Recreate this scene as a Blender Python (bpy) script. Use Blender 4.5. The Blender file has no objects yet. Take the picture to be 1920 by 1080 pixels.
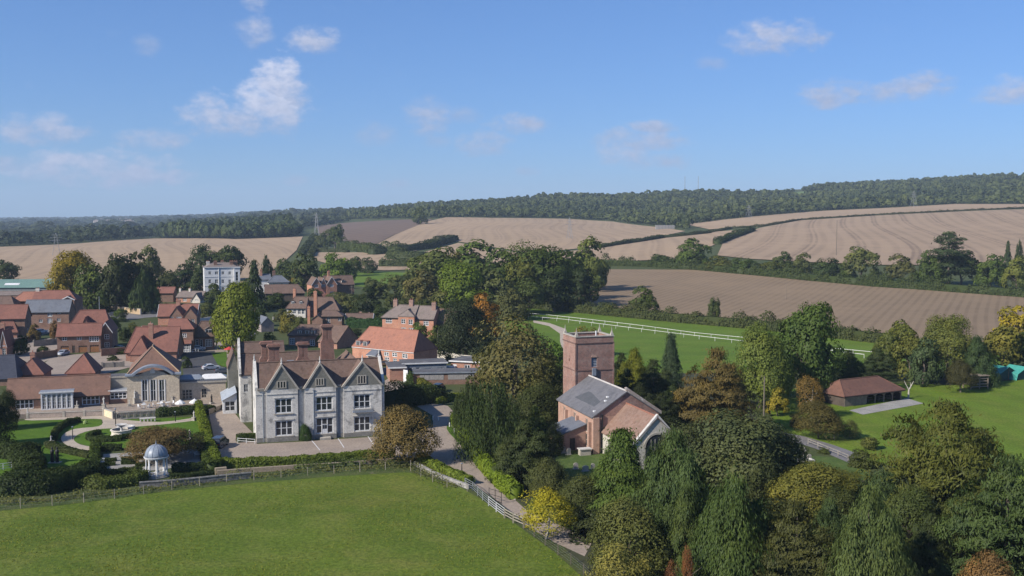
import bpy, bmesh, math, random
import numpy as np
from mathutils import Vector, Matrix, geometry as mgeo

S = bpy.context.scene
COL = S.collection
R = math.radians
random.seed(5)
NP = np.random.default_rng(11)

# ------------------------------------------------------------------ camera
F, H, PITCH = 1900.0, 38.0, R(4.064)            # focal length in photo pixels, height in metres, tilt down
cam = bpy.data.cameras.new('camera')
cam.sensor_width = 36.0
cam.lens = F / 1920 * 36.0
cam.clip_start = 1.0
cam.clip_end = 30000.0
cam_ob = bpy.data.objects.new('camera', cam)
COL.objects.link(cam_ob)
cam_ob.location = (0, 0, H)
cam_ob.rotation_euler = (math.pi / 2 - PITCH, 0, 0)
S.camera = cam_ob

# ------------------------------------------------------------------ sun and sky
SUN_AZ, SUN_EL = 34.0, 34.0                    # degrees towards the viewer from due left, elevation
sd = Vector((-math.cos(R(SUN_AZ)) * math.cos(R(SUN_EL)), -math.sin(R(SUN_AZ)) * math.cos(R(SUN_EL)), math.sin(R(SUN_EL))))
sun = bpy.data.lights.new('sun', 'SUN')
sun.energy = 5.0
sun.angle = R(0.53)
sun.color = (1.0, 0.93, 0.84)
sun_ob = bpy.data.objects.new('sun', sun)
COL.objects.link(sun_ob)
sun_ob.rotation_euler = sd.to_track_quat('Z', 'Y').to_euler()
sun_ob.location = (0, 0, 300)

world = bpy.data.worlds.new('World')
S.world = world
world.use_nodes = True


class NT:
    """small helper for building node trees"""
    def __init__(s, tree):
        s.t = tree

    def n(s, typ, **kw):
        nd = s.t.nodes.new(typ)
        for k, v in kw.items():
            setattr(nd, k, v)
        return nd

    def val(s, sock, v):
        if isinstance(v, bpy.types.NodeSocket):
            s.t.links.new(v, sock)
        elif isinstance(v, (int, float)):
            sock.default_value = v
        else:
            v = tuple(v)
            try:
                sock.default_value = v
            except Exception:
                sock.default_value = v + (1.0,)

    def m(s, op, a, b=None, c=None, clamp=False):
        nd = s.n('ShaderNodeMath', operation=op, use_clamp=clamp)
        for i, v in enumerate((a, b, c)):
            if v is not None:
                s.val(nd.inputs[i], v)
        return nd.outputs[0]

    def v(s, op, a, b=None, scale=None):
        nd = s.n('ShaderNodeVectorMath', operation=op)
        s.val(nd.inputs[0], a)
        if b is not None:
            s.val(nd.inputs[1], b)
        if scale is not None:
            s.val(nd.inputs['Scale'], scale)
        return nd.outputs['Value'] if op in ('DOT_PRODUCT', 'LENGTH') else nd.outputs[0]

    def mix(s, f, a, b, blend='MIX'):
        nd = s.n('ShaderNodeMix', data_type='RGBA', blend_type=blend)
        s.val(nd.inputs['Factor'], f)
        s.val(nd.inputs[6], a)
        s.val(nd.inputs[7], b)
        return nd.outputs[2]

    def ss(s, x, lo, hi, a=0.0, b=1.0):
        nd = s.n('ShaderNodeMapRange', interpolation_type='SMOOTHSTEP')
        s.val(nd.inputs[0], x)
        s.val(nd.inputs[1], lo)
        s.val(nd.inputs[2], hi)
        s.val(nd.inputs[3], a)
        s.val(nd.inputs[4], b)
        return nd.outputs[0]

    def noise(s, vec, scale, detail=4, rough=0.55, dist=0.0):
        nd = s.n('ShaderNodeTexNoise')
        s.val(nd.inputs['Vector'], vec)
        nd.inputs['Scale'].default_value = scale
        nd.inputs['Detail'].default_value = detail
        nd.inputs['Roughness'].default_value = rough
        nd.inputs['Distortion'].default_value = dist
        return nd.outputs['Fac']


def build_world():
    w = NT(world.node_tree)
    world.node_tree.nodes.clear()
    sky = w.n('ShaderNodeTexSky', sky_type='NISHITA')
    sky.sun_disc = False
    sky.sun_elevation = R(SUN_EL)
    sky.sun_rotation = math.atan2(sd.x, sd.y) % (2 * math.pi)
    sky.altitude = 60
    sky.air_density = 1.0
    sky.dust_density = 0.2
    sky.ozone_density = 5.0
    tc = w.n('ShaderNodeTexCoord').outputs['Generated']
    sep = w.n('ShaderNodeSeparateXYZ')
    w.val(sep.inputs[0], tc)
    x, y, z = sep.outputs
    az = w.m('MULTIPLY', w.m('ARCTAN2', x, y), 1.25 * 180 / math.pi)
    el = w.m('MULTIPLY', w.m('ARCSINE', z), 1.25 * 180 / math.pi)
    comb = w.n('ShaderNodeCombineXYZ')
    w.val(comb.inputs[0], az)
    w.val(comb.inputs[1], w.m('MULTIPLY', el, 1.6))
    p = comb.outputs[0]
    n1 = w.noise(p, 0.55, 6, 0.55)
    n2 = w.noise(p, 1.5, 5, 0.6)
    n3 = w.noise(p, 0.16, 3, 0.5)
    # the clouds of that afternoon: sight line (photo column, row), half width, half height, density, brightness
    CL = [(528, 158, 44, 46, 1.3, 1.0), (505, 200, 78, 46, 1.1, .95), (402, 222, 56, 32, 1.0, .85), (450, 232, 100, 30, .9, .6), (545, 190, 40, 40, .9, .8),
          (596, 82, 46, 24, .95, .7), (486, 70, 28, 24, .7, .55), (488, 6, 28, 22, .8, .75), (78, 260, 75, 24, .85, .55), (106, 250, 30, 20, .8, .7), (286, 270, 56, 18, .75, .5),
          (175, 322, 135, 30, 1.0, .65), (120, 316, 60, 22, .9, .75), (245, 334, 100, 22, .85, .45), (30, 318, 50, 16, .5, .3),
          (802, 222, 38, 32, .6, .35), (972, 233, 54, 18, .7, .4), (906, 268, 50, 22, .6, .35), (706, 254, 30, 18, .35, .2), (870, 216, 26, 12, .3, .2),
          (1205, 268, 76, 20, .75, .35), (1226, 240, 50, 12, .65, .35), (1172, 290, 50, 18, .75, .5), (1232, 302, 66, 15, .65, .25), (1160, 255, 40, 14, .6, .4),
          (1442, 82, 80, 28, .9, .6), (1402, 86, 44, 22, .8, .65), (1552, 186, 56, 24, .75, .4), (1656, 190, 46, 18, .6, .35), (1716, 180, 50, 26, .7, .45), (1908, 194, 62, 22, .85, .6),
          (560, 340, 22, 9, .35, .15), (746, 346, 22, 8, .35, .15), (990, 322, 20, 8, .35, .15), (286, 104, 20, 14, .3, .3), (1330, 126, 22, 10, .3, .2), (820, 266, 24, 10, .3, .15),
          (-300, 200, 160, 60, 1, .7), (2300, 150, 160, 60, 1, .6), (2600, 260, 200, 40, 1, .6), (-700, 300, 200, 40, 1, .6), (700, -300, 160, 70, 1, .7), (1500, -420, 180, 80, 1, .7)]
    CL = [(math.degrees(math.atan((q[0] - 960) / F)) * 1.25, math.degrees(math.atan((540 - q[1]) / F) - PITCH) * 1.25, math.degrees(q[2] / F) * 1.25, math.degrees(q[3] / F) * 1.25, q[4] * (1.4 if q[5] < .5 else 1.15), q[5] * (.7 if q[5] < .9 else 1)) for q in CL]
    warp = w.m('SUBTRACT', n1, 0.5)
    azw = w.m('ADD', az, w.m('MULTIPLY', w.m('SUBTRACT', n3, 0.5), 0.8))
    mask = None
    lit = None
    for a, e, ra, re, d, br in CL:
        dx = w.m('DIVIDE', w.m('SUBTRACT', azw, a), ra)
        dy = w.m('DIVIDE', w.m('SUBTRACT', el, e), re)
        q = w.m('SUBTRACT', 1.0, w.m('ADD', w.m('MULTIPLY', dx, dx), w.m('MULTIPLY', dy, dy)))
        q = w.m('MAXIMUM', q, -2.0)
        dens = w.m('MULTIPLY', w.m('ADD', w.m('ADD', w.m('MULTIPLY', q, 0.6), w.m('MULTIPLY', warp, 2.7)), w.m('MULTIPLY', w.m('SUBTRACT', n2, .5), 0.7)), d)
        # top and sun side (left) of a cloud are lit, its underside is grey
        l = w.m('MULTIPLY', w.m('ADD', w.m('MULTIPLY', dy, 0.35), w.m('MULTIPLY', dx, -0.10)), br)
        l = w.m('ADD', l, br * 0.62)
        if mask is None:
            mask, lit = dens, l
        else:
            gt = w.m('GREATER_THAN', dens, mask)
            mx = w.n('ShaderNodeMix', data_type='FLOAT')
            w.val(mx.inputs[0], gt)
            w.val(mx.inputs[2], lit)
            w.val(mx.inputs[3], l)
            lit = mx.outputs[0]
            mask = w.m('MAXIMUM', mask, dens)
    alpha = w.ss(mask, -0.40, 1.05, 0.0, 0.92)
    lit = w.m('ADD', lit, w.m('MULTIPLY', w.m('SUBTRACT', n2, 0.5), 0.9), clamp=True)
    grey, white = (3.9, 4.6, 6.6), (7.9, 8.2, 9.8)
    ccol = w.mix(lit, grey, white)
    gm = w.n('ShaderNodeGamma')
    w.val(gm.inputs[0], sky.outputs[0])
    gm.inputs[1].default_value = 0.72
    blue = w.mix(1.0, gm.outputs[0], (0.96, 1.41, 2.18), 'MULTIPLY')      # clear rain-washed autumn air
    out = w.mix(alpha, blue, ccol)
    bg = w.n('ShaderNodeBackground')
    w.val(bg.inputs['Color'], out)
    bg.inputs['Strength'].default_value = 0.07
    o = w.n('ShaderNodeOutputWorld')
    world.node_tree.links.new(bg.outputs[0], o.inputs[0])


build_world()
vs = S.view_settings
vs.view_transform = 'Standard'
vs.look = 'None'
vs.exposure = 0.45
vs.gamma = 1.0
vs.use_curve_mapping = False
S.cycles.max_bounces = 5
S.cycles.diffuse_bounces = 1
S.cycles.glossy_bounces = 2
S.cycles.transmission_bounces = 3
S.cycles.volume_bounces = 0
S.cycles.transparent_max_bounces = 6
S.cycles.use_denoising = True

# ------------------------------------------------------------------ survey helpers: a sight line from the camera meets the ground
CP, SP = math.cos(PITCH), math.sin(PITCH)


def ray(px, py):
    zc = -(py - 540) / F
    return ((px - 960) / F, CP + zc * SP, -SP + zc * CP)


def G(px, py, z=0.0):
    d = ray(px, py)
    t = (z - H) / d[2]
    return Vector((d[0] * t, d[1] * t, z))


def hz(Y, py):
    d = ray(960, py)
    return H + Y * d[2] / d[1]


# terrain: elevations surveyed along bearings (rows) at set distances (columns)
T_S = [-600, 0, 300, 560, 800, 1000, 1200, 1400, 1650, 1900, 2500]
T_Y = [378, 454, 555, 656, 807, 1009, 1261, 1576, 2017, 2522, 3782, 6304, 11978]
T_P = [[595, 562, 535, 515, 495, 478, 463, 452, 444, 438, 428, 418, 412],
       [595, 562, 535, 515, 495, 478, 463, 452, 444, 438, 428, 418, 412],
       [595, 562, 535, 513, 490, 468, 450, 448, 443, 437, 424, 412, 410],
       [595, 562, 535, 511, 487, 464, 446, 436, 424, 415, 404, 402, 405],
       [595, 562, 534, 507, 482, 456, 430, 410, 397, 389, 388, 390, 398],
       [595, 562, 531, 503, 477, 450, 428, 411, 390, 372, 372, 380, 392],
       [595, 562, 528, 498, 470, 450, 432, 418, 388, 364, 366, 376, 390],
       [595, 562, 524, 493, 462, 434, 414, 402, 383, 358, 360, 372, 386],
       [595, 562, 520, 488, 456, 426, 399, 391, 371, 350, 354, 368, 384],
       [595, 562, 518, 486, 453, 418, 388, 381, 345, 332, 345, 362, 380],
       [595, 562, 518, 486, 453, 418, 388, 381, 345, 332, 345, 362, 380]]
fs = np.arange(-600, 2501, 20.0)
fl = np.linspace(math.log(378), math.log(11900), 150)
_z = np.array([[hz(Y, p) for Y, p in zip(T_Y, row)] for row in T_P])
_a = np.array([np.interp(fl, np.log(T_Y), r) for r in _z])
ZG = np.array([np.interp(fs, T_S, _a[:, j]) for j in range(len(fl))]).T


def _smooth(a, axis, k):
    for _ in range(k):
        p = np.concatenate([np.take(a, [0], axis), a, np.take(a, [-1], axis)], axis)
        n = a.shape[axis]
        a = 0.25 * np.take(p, range(n), axis) + 0.5 * np.take(p, range(1, n + 1), axis) + 0.25 * np.take(p, range(2, n + 2), axis)
    return a


ZG = _smooth(_smooth(ZG, 0, 26), 1, 7)


def hts(X, Y):
    X, Y = np.asarray(X, float), np.asarray(Y, float)
    Ys = np.maximum(Y, 378.0)
    s = np.clip((960 + F * X / Ys + 600) / 20.0, 0, len(fs) - 1.001)
    l = np.clip((np.log(Ys) - fl[0]) / (fl[1] - fl[0]), 0, len(fl) - 1.001)
    i, j = s.astype(int), l.astype(int)
    a, b = s - i, l - j
    z = (ZG[i, j] * (1 - a) + ZG[i + 1, j] * a) * (1 - b) + (ZG[i, j + 1] * (1 - a) + ZG[i + 1, j + 1] * a) * b
    t = np.clip((Y - 378) / 80.0, 0, 1)
    return z * t * t * (3 - 2 * t)


def ht(x, y):
    return float(hts([x], [y])[0])


def T(px, py):
    d = ray(px, py)
    Y = 60.0
    prev = Y
    while Y < 11500:
        z = H + Y * d[2] / d[1]
        if z < ht(d[0] / d[1] * Y, Y):
            lo, hi = prev, Y
            for _ in range(24):
                m = (lo + hi) / 2
                if H + m * d[2] / d[1] < ht(d[0] / d[1] * m, m):
                    hi = m
                else:
                    lo = m
            Y = hi
            break
        prev = Y
        Y *= 1.012
    X = d[0] / d[1] * Y
    return Vector((X, Y, ht(X, Y)))


# ------------------------------------------------------------------ materials
MATS = {}


def material(name):
    m = bpy.data.materials.new(name)
    m.use_nodes = True
    m.node_tree.nodes.clear()
    MATS[name] = m
    nt = NT(m.node_tree)
    return m, nt


def finish(nt, col, rough=0.8, bump=None, spec=0.3, metal=0.0, normal=None):
    b = nt.n('ShaderNodeBsdfPrincipled')
    nt.val(b.inputs['Base Color'], col)
    nt.val(b.inputs['Roughness'], rough)
    b.inputs['Specular IOR Level'].default_value = spec
    b.inputs['Metallic'].default_value = metal
    if bump:
        bn = nt.n('ShaderNodeBump')
        bn.inputs['Strength'].default_value = bump[1]
        bn.inputs['Distance'].default_value = bump[2]
        nt.val(bn.inputs['Height'], bump[0])
        nt.val(b.inputs['Normal'], bn.outputs[0])
    o = nt.n('ShaderNodeOutputMaterial')
    nt.t.links.new(b.outputs[0], o.inputs[0])


def pos(nt):
    return nt.n('ShaderNodeNewGeometry').outputs['Position']


def plain(name, a, b=None, scale=1.0, rough=0.8, bump=0.0, fine=None, spec=0.3, metal=0.0, stain=None, dist=0.03):
    """two colours through noise at two scales, an optional stain and fine relief"""
    m, nt = material(name)
    p = pos(nt)
    b = b or tuple(c * 0.75 for c in a)
    n = nt.noise(p, scale, 6, 0.65)
    f = nt.ss(n, 0.32, 0.68)
    c = nt.mix(f, a, b)
    fs_ = fine or scale * 9
    n2 = nt.noise(p, fs_, 3, 0.6)
    c = nt.mix(nt.ss(n2, 0.3, 0.7), c, nt.mix(1.0, c, (0.74, 0.74, 0.74), 'MULTIPLY'))
    if stain:
        n3 = nt.noise(p, stain[1], 5, 0.7, 0.6)
        c = nt.mix(nt.ss(n3, stain[2], stain[2] + 0.16, 0, stain[3]), c, stain[0])
    finish(nt, c, rough, (n2, bump, dist) if bump else None, spec, metal)
    return m


def tiles(name, a, b, c3, cell=0.34, rough=0.85, moss=None):
    """clay or slate roofing: every tile its own tone, courses in relief, weathered patches"""
    m, nt = material(name)
    p = pos(nt)
    sc = nt.v('MULTIPLY', p, (1 / cell, 1 / cell, 1 / (cell * 0.62)))
    wn = nt.n('ShaderNodeTexWhiteNoise', noise_dimensions='3D')
    nt.val(wn.inputs['Vector'], nt.v('FLOOR', sc))
    n = nt.noise(p, 0.35, 5, 0.6)
    c = nt.mix(nt.ss(n, 0.35, 0.65), a, b)
    c = nt.mix(nt.m('MULTIPLY', wn.outputs['Value'], 0.55), c, c3)
    st = nt.noise(nt.v('MULTIPLY', p, (1.4, 1.4, 0.35)), 1.0, 4, 0.6)
    c = nt.mix(nt.ss(st, 0.5, 0.75, 0, 0.45), c, tuple(x * 0.45 for x in b))
    if moss:
        c = nt.mix(nt.ss(nt.noise(p, 0.8, 5, 0.7), 0.55, 0.7, 0, .5), c, moss)
    zz = nt.n('ShaderNodeSeparateXYZ')
    nt.val(zz.inputs[0], p)
    saw = nt.m('FRACT', nt.m('MULTIPLY', zz.outputs[2], 1 / 0.16))
    h = nt.m('ADD', nt.m('MULTIPLY', saw, 0.6), wn.outputs['Value'])
    finish(nt, c, rough, (h, 0.5, 0.03), 0.25)
    return m


def brick(name, a, b, mortar, scale=1.0, soot=None, rough=0.9):
    m, nt = material(name)
    p = pos(nt)
    sep = nt.n('ShaderNodeSeparateXYZ')
    nt.val(sep.inputs[0], p)
    u = nt.m('ADD', sep.outputs[0], nt.m('MULTIPLY', sep.outputs[1], 0.9))
    cb = nt.n('ShaderNodeCombineXYZ')
    nt.val(cb.inputs[0], u)
    nt.val(cb.inputs[1], sep.outputs[2])
    bt = nt.n('ShaderNodeTexBrick')
    nt.val(bt.inputs['Vector'], cb.outputs[0])
    bt.inputs['Color1'].default_value = (*a, 1)
    bt.inputs['Color2'].default_value = (*b, 1)
    bt.inputs['Mortar'].default_value = (*mortar, 1)
    bt.inputs['Scale'].default_value = 1.0
    bt.inputs['Brick Width'].default_value = 0.3 * scale
    bt.inputs['Row Height'].default_value = 0.1 * scale
    bt.inputs['Mortar Size'].default_value = 0.012 * scale
    n = nt.noise(p, 0.5, 6, 0.7)
    c = nt.mix(nt.ss(n, 0.4, 0.7, 0, .55), bt.outputs['Color'], tuple(x * 0.6 for x in b))
    n2 = nt.noise(p, 2.6, 4, 0.7)
    c = nt.mix(nt.ss(n2, 0.4, 0.75, 0, .5), c, tuple(min(1, x * 1.35) for x in a))
    if soot:
        c = nt.mix(nt.ss(nt.noise(p, 0.9, 6, .75, .5), .5, .68, 0, .7), c, soot)
    finish(nt, c, rough, (bt.outputs['Fac'], -0.35, 0.02), 0.2)
    return m


def grassy(name, a, b, c3, s1=0.05, s2=0.6, s3=6.0, dry=None, stripes=None, bump=0.5):
    m, nt = material(name)
    p = pos(nt)
    n1 = nt.noise(p, s1, 5, 0.6)
    n2 = nt.noise(p, s2, 5, 0.7, 0.4)
    n3 = nt.noise(p, s3, 3, 0.7)
    c = nt.mix(nt.ss(n1, 0.35, 0.65), a, b)
    c = nt.mix(nt.ss(n2, 0.42, 0.72, 0, 0.8), c, c3)
    if dry:
        n4 = nt.noise(nt.v('ADD', p, (310, 70, 0)), dry[1], 6, 0.72, 0.3)
        c = nt.mix(nt.ss(n4, dry[2], dry[2] + 0.2, 0, dry[3]), c, dry[0])
    if stripes:
        ang, period, amt = stripes
        d = nt.v('DOT_PRODUCT', p, (math.cos(ang), math.sin(ang), 0))
        d = nt.m('ADD', d, nt.m('MULTIPLY', n1, 3.0))
        sn = nt.m('SINE', nt.m('MULTIPLY', d, 2 * math.pi / period))
        c = nt.mix(nt.ss(sn, -0.5, 0.8, 0, amt), c, tuple(x * 1.5 for x in b))
    c = nt.mix(nt.ss(n3, 0.35, 0.65, 0.0, 1.0), c, nt.mix(1.0, c, (0.62, 0.66, 0.6), 'MULTIPLY'))
    finish(nt, c, 0.9, (n3, bump, 0.15), 0.15)
    return m


def field(name, a, b, dark, ang, fine, tram, curve=0.0, amt=0.5, tamt=0.7, fw=(-.2, .9)):
    """arable land: drilled rows and the wheel lines of the sprayer follow the headland"""
    m, nt = material(name)
    p = pos(nt)
    n1 = nt.noise(p, 0.006, 4, 0.6)
    n2 = nt.noise(p, 0.05, 5, 0.7)
    n3 = nt.noise(p, 0.5, 4, 0.7)
    bend = nt.noise(p, 0.0022, 0, 0.5)
    d = nt.v('DOT_PRODUCT', p, (math.cos(ang), math.sin(ang), 0))
    d = nt.m('ADD', d, nt.m('MULTIPLY', nt.m('SUBTRACT', bend, 0.5), curve))
    d = nt.m('ADD', d, nt.m('MULTIPLY', nt.m('SUBTRACT', n2, 0.5), fine * 0.22))
    c = nt.mix(nt.ss(n1, 0.3, 0.7), a, b)
    c = nt.mix(nt.ss(n2, 0.4, 0.75, 0, 0.5), c, tuple(x * 0.8 for x in b))
    s1 = nt.m('SINE', nt.m('MULTIPLY', d, 2 * math.pi / fine))
    brk = nt.m('MULTIPLY', nt.ss(n2, 0.32, 0.6, 0.25, 1.0), nt.ss(n1, 0.36, 0.58, 0.5, 1.0))
    c = nt.mix(nt.m('MULTIPLY', nt.ss(s1, fw[0], fw[1], 0, amt), brk), c, dark)
    if tram:
        fr = nt.m('ABSOLUTE', nt.m('SUBTRACT', nt.m('FRACT', nt.m('DIVIDE', d, tram)), 0.5))
        k1 = nt.m('ABSOLUTE', nt.m('SUBTRACT', fr, 0.06))
        c = nt.mix(nt.m('MULTIPLY', nt.m('SUBTRACT', tamt, nt.ss(k1, 0.014, 0.045, 0, tamt)), brk), c, dark)
    c = nt.mix(nt.ss(n3, 0.35, 0.7, 0, 0.4), c, tuple(x * 0.75 for x in a))
    finish(nt, c, 0.95, (n3, 0.4, 0.2), 0.1)
    return m


def foliage_mat():
    m, nt = material('foliage')
    oi = nt.n('ShaderNodeObjectInfo')
    at = nt.n('ShaderNodeAttribute', attribute_name='shade')
    sh = at.outputs['Fac']
    base = oi.outputs['Color']
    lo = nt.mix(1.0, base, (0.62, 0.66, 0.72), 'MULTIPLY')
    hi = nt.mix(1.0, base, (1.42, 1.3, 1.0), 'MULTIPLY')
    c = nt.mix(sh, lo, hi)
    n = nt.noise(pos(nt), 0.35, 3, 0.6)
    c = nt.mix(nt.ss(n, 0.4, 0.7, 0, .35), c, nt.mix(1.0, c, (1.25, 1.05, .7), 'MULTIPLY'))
    d = nt.n('ShaderNodeBsdfDiffuse')
    nt.val(d.inputs[0], c)
    t = nt.n('ShaderNodeBsdfTranslucent')
    nt.val(t.inputs[0], nt.mix(1.0, c, (1.1, 1.15, .6), 'MULTIPLY'))
    g = nt.n('ShaderNodeBsdfGlossy')
    nt.val(g.inputs[0], (1, 1, 1))
    g.inputs['Roughness'].default_value = 0.55
    mx = nt.n('ShaderNodeMixShader')
    mx.inputs[0].default_value = 0.24
    nt.t.links.new(d.outputs[0], mx.inputs[1])
    nt.t.links.new(t.outputs[0], mx.inputs[2])
    m2 = nt.n('ShaderNodeMixShader')
    m2.inputs[0].default_value = 0.007
    nt.t.links.new(mx.outputs[0], m2.inputs[1])
    nt.t.links.new(g.outputs[0], m2.inputs[2])
    o = nt.n('ShaderNodeOutputMaterial')
    nt.t.links.new(m2.outputs[0], o.inputs[0])
    return m


FOL = foliage_mat()
BARK = plain('bark', (0.16, 0.13, 0.10), (0.09, 0.075, 0.06), 2.0, 0.95, 0.6)
BARKW = plain('pale bark', (0.52, 0.48, 0.42), (0.33, 0.30, 0.26), 2.0, 0.95, 0.4)
GLASS = plain('window glass', (0.022, 0.027, 0.034), (0.035, 0.042, 0.05), 0.6, 0.08, 0, spec=0.6)
WHITE = plain('white paint', (0.78, 0.78, 0.77), (0.66, 0.66, 0.65), 0.9, 0.5)
GREYW = plain('grey weathered wood', (0.33, 0.30, 0.26), (0.22, 0.20, 0.17), 1.5, 0.9, 0.3)
LEAD = plain('lead grey', (0.20, 0.23, 0.27), (0.26, 0.29, 0.33), 0.9, 0.55, spec=0.5)
IRON = plain('black iron', (0.02, 0.02, 0.022), None, 2, 0.5)
STEEL = plain('galvanised steel', (0.50, 0.52, 0.54), (0.4, 0.42, 0.44), 2, 0.4, metal=0.6)
STONE = plain('pale dressed stone', (0.46, 0.42, 0.36), (0.36, 0.33, 0.28), 0.7, 0.9, 0.3, stain=((0.2, 0.19, 0.17), 0.5, 0.56, 0.6))
STATUE = plain('statue stone', (0.62, 0.60, 0.56), (0.48, 0.46, 0.42), 1.5, 0.85)
MANORW = plain('weathered limewash', (0.70, 0.67, 0.605), (0.58, 0.555, 0.505), 0.45, 0.92, 0.25, 5.0, stain=((0.20, 0.195, 0.185), 0.55, 0.50, 0.8))
MANORG = plain('old grey stone', (0.235, 0.225, 0.19), (0.175, 0.17, 0.145), 0.8, 0.95, 0.35, 6.0, stain=((0.33, 0.32, 0.28), 0.7, 0.56, 0.6))
BRICKR = brick('red brick', (0.36, 0.16, 0.10), (0.27, 0.115, 0.075), (0.38, 0.33, 0.28))
CHIMB = brick('chimney brick', (0.25, 0.12, 0.085), (0.17, 0.085, 0.065), (0.26, 0.22, 0.19), 1.6)
TILEN = tiles('barn tiles', (0.165, 0.082, 0.058), (0.135, 0.07, 0.052), (0.11, 0.062, 0.048))
BRICKO = brick('orange brick', (0.47, 0.20, 0.12), (0.37, 0.15, 0.09), (0.42, 0.35, 0.28))
BRICKD = brick('brown brick', (0.24, 0.125, 0.085), (0.17, 0.09, 0.065), (0.27, 0.24, 0.2))
BRICKT = brick('old tower brick', (0.30, 0.155, 0.115), (0.20, 0.108, 0.085), (0.31, 0.27, 0.24), 1.5, soot=(0.33, 0.26, 0.22))
BRICKC = brick('church wall brick', (0.40, 0.235, 0.170), (0.33, 0.185, 0.135), (0.40, 0.34, 0.28), 1.3)
TILER = tiles('red clay tiles', (0.245, 0.108, 0.078), (0.20, 0.09, 0.068), (0.155, 0.078, 0.06))
TILEO = tiles('orange clay tiles', (0.34, 0.150, 0.098), (0.29, 0.132, 0.09), (0.22, 0.11, 0.08))
TILEB = tiles('brown clay tiles', (0.142, 0.090, 0.069), (0.108, 0.071, 0.056), (0.18, 0.125, 0.098), moss=(0.10, 0.085, 0.045))
TILEG = tiles('grey brown tiles', (0.19, 0.155, 0.14), (0.15, 0.125, 0.11), (0.23, 0.18, 0.15), moss=(0.13, 0.12, 0.08))
TILEH = tiles('weathered hall tiles', (0.215, 0.122, 0.086), (0.18, 0.105, 0.077), (0.14, 0.087, 0.066))
SLATE = tiles('slates', (0.13, 0.145, 0.17), (0.105, 0.115, 0.135), (0.16, 0.165, 0.18), 0.4, 0.6)
SLATEC = tiles('church slates', (0.135, 0.135, 0.145), (0.10, 0.102, 0.11), (0.165, 0.16, 0.165), 0.45, 0.6, moss=(0.09, 0.09, 0.085))
TILEC = tiles('chancel tiles', (0.215, 0.13, 0.095), (0.175, 0.11, 0.082), (0.27, 0.19, 0.15), 0.4, moss=(0.15, 0.12, 0.08))
METALG = plain('green metal sheet', (0.17, 0.27, 0.22), (0.14, 0.23, 0.20), 0.2, 0.5)
FELT = plain('flat roof felt', (0.13, 0.13, 0.135), (0.09, 0.09, 0.095), 0.3, 0.9, stain=((0.24, 0.23, 0.22), 0.4, 0.55, 0.6))
PAVE = plain('block paving', (0.345, 0.28, 0.222), (0.285, 0.232, 0.188), 0.25, 0.92, 0.3, 3.0, stain=((0.22, 0.175, 0.15), 0.35, 0.58, 0.6))
GRAVEL = plain('path gravel', (0.46, 0.39, 0.30), (0.39, 0.33, 0.26), 0.5, 0.95, 0.3, 6.0)
SLABS = plain('pale paving', (0.34, 0.325, 0.295), (0.27, 0.26, 0.24), 0.4, 0.9, 0.2)
ASPH = plain('asphalt', (0.075, 0.075, 0.078), (0.055, 0.055, 0.058), 0.2, 0.9, 0.3, 4.0)
LANE = plain('worn lane', (0.20, 0.19, 0.19), (0.15, 0.145, 0.14), 0.3, 0.9, 0.3, 4.0)
KERB = plain('kerb stone', (0.50, 0.46, 0.40), (0.42, 0.38, 0.33), 1.2, 0.9)
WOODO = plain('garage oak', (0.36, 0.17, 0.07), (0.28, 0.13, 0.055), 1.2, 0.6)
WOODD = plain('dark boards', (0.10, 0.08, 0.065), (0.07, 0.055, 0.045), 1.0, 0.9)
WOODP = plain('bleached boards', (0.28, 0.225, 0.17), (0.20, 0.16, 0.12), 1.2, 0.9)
CREAM = plain('cream render', (0.70, 0.66, 0.58), (0.6, 0.56, 0.5), 0.5, 0.85)
FLINT = plain('flint', (0.24, 0.23, 0.21), (0.09, 0.088, 0.082), 2.4, 0.8, 0.6, 9.0, dist=0.08)
TENT = plain('turquoise canvas', (0.06, 0.33, 0.27), (0.05, 0.27, 0.23), 0.5, 0.7)
BLUEP = plain('blue paint', (0.15, 0.23, 0.42), (0.12, 0.19, 0.36), 0.6, 0.6)
REDC = plain('red canvas', (0.55, 0.06, 0.05), None, 1.0, 0.7)
RUBBER = plain('black rubber', (0.015, 0.015, 0.015), None, 3, 0.8)
POLE = plain('pole timber', (0.20, 0.17, 0.13), (0.14, 0.12, 0.10), 2, 0.9)
PYL = plain('pylon steel', (0.30, 0.31, 0.32), (0.24, 0.25, 0.26), 1, 0.6)
HAYM = plain('grey bales', (0.3, 0.29, 0.28), None, 1, 0.9)
CARP = {}


def paint(name, c):
    if name not in CARP:
        CARP[name] = plain(name, c, tuple(x * 0.9 for x in c), 0.5, 0.25, 0, spec=0.6)
    return CARP[name]
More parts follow.
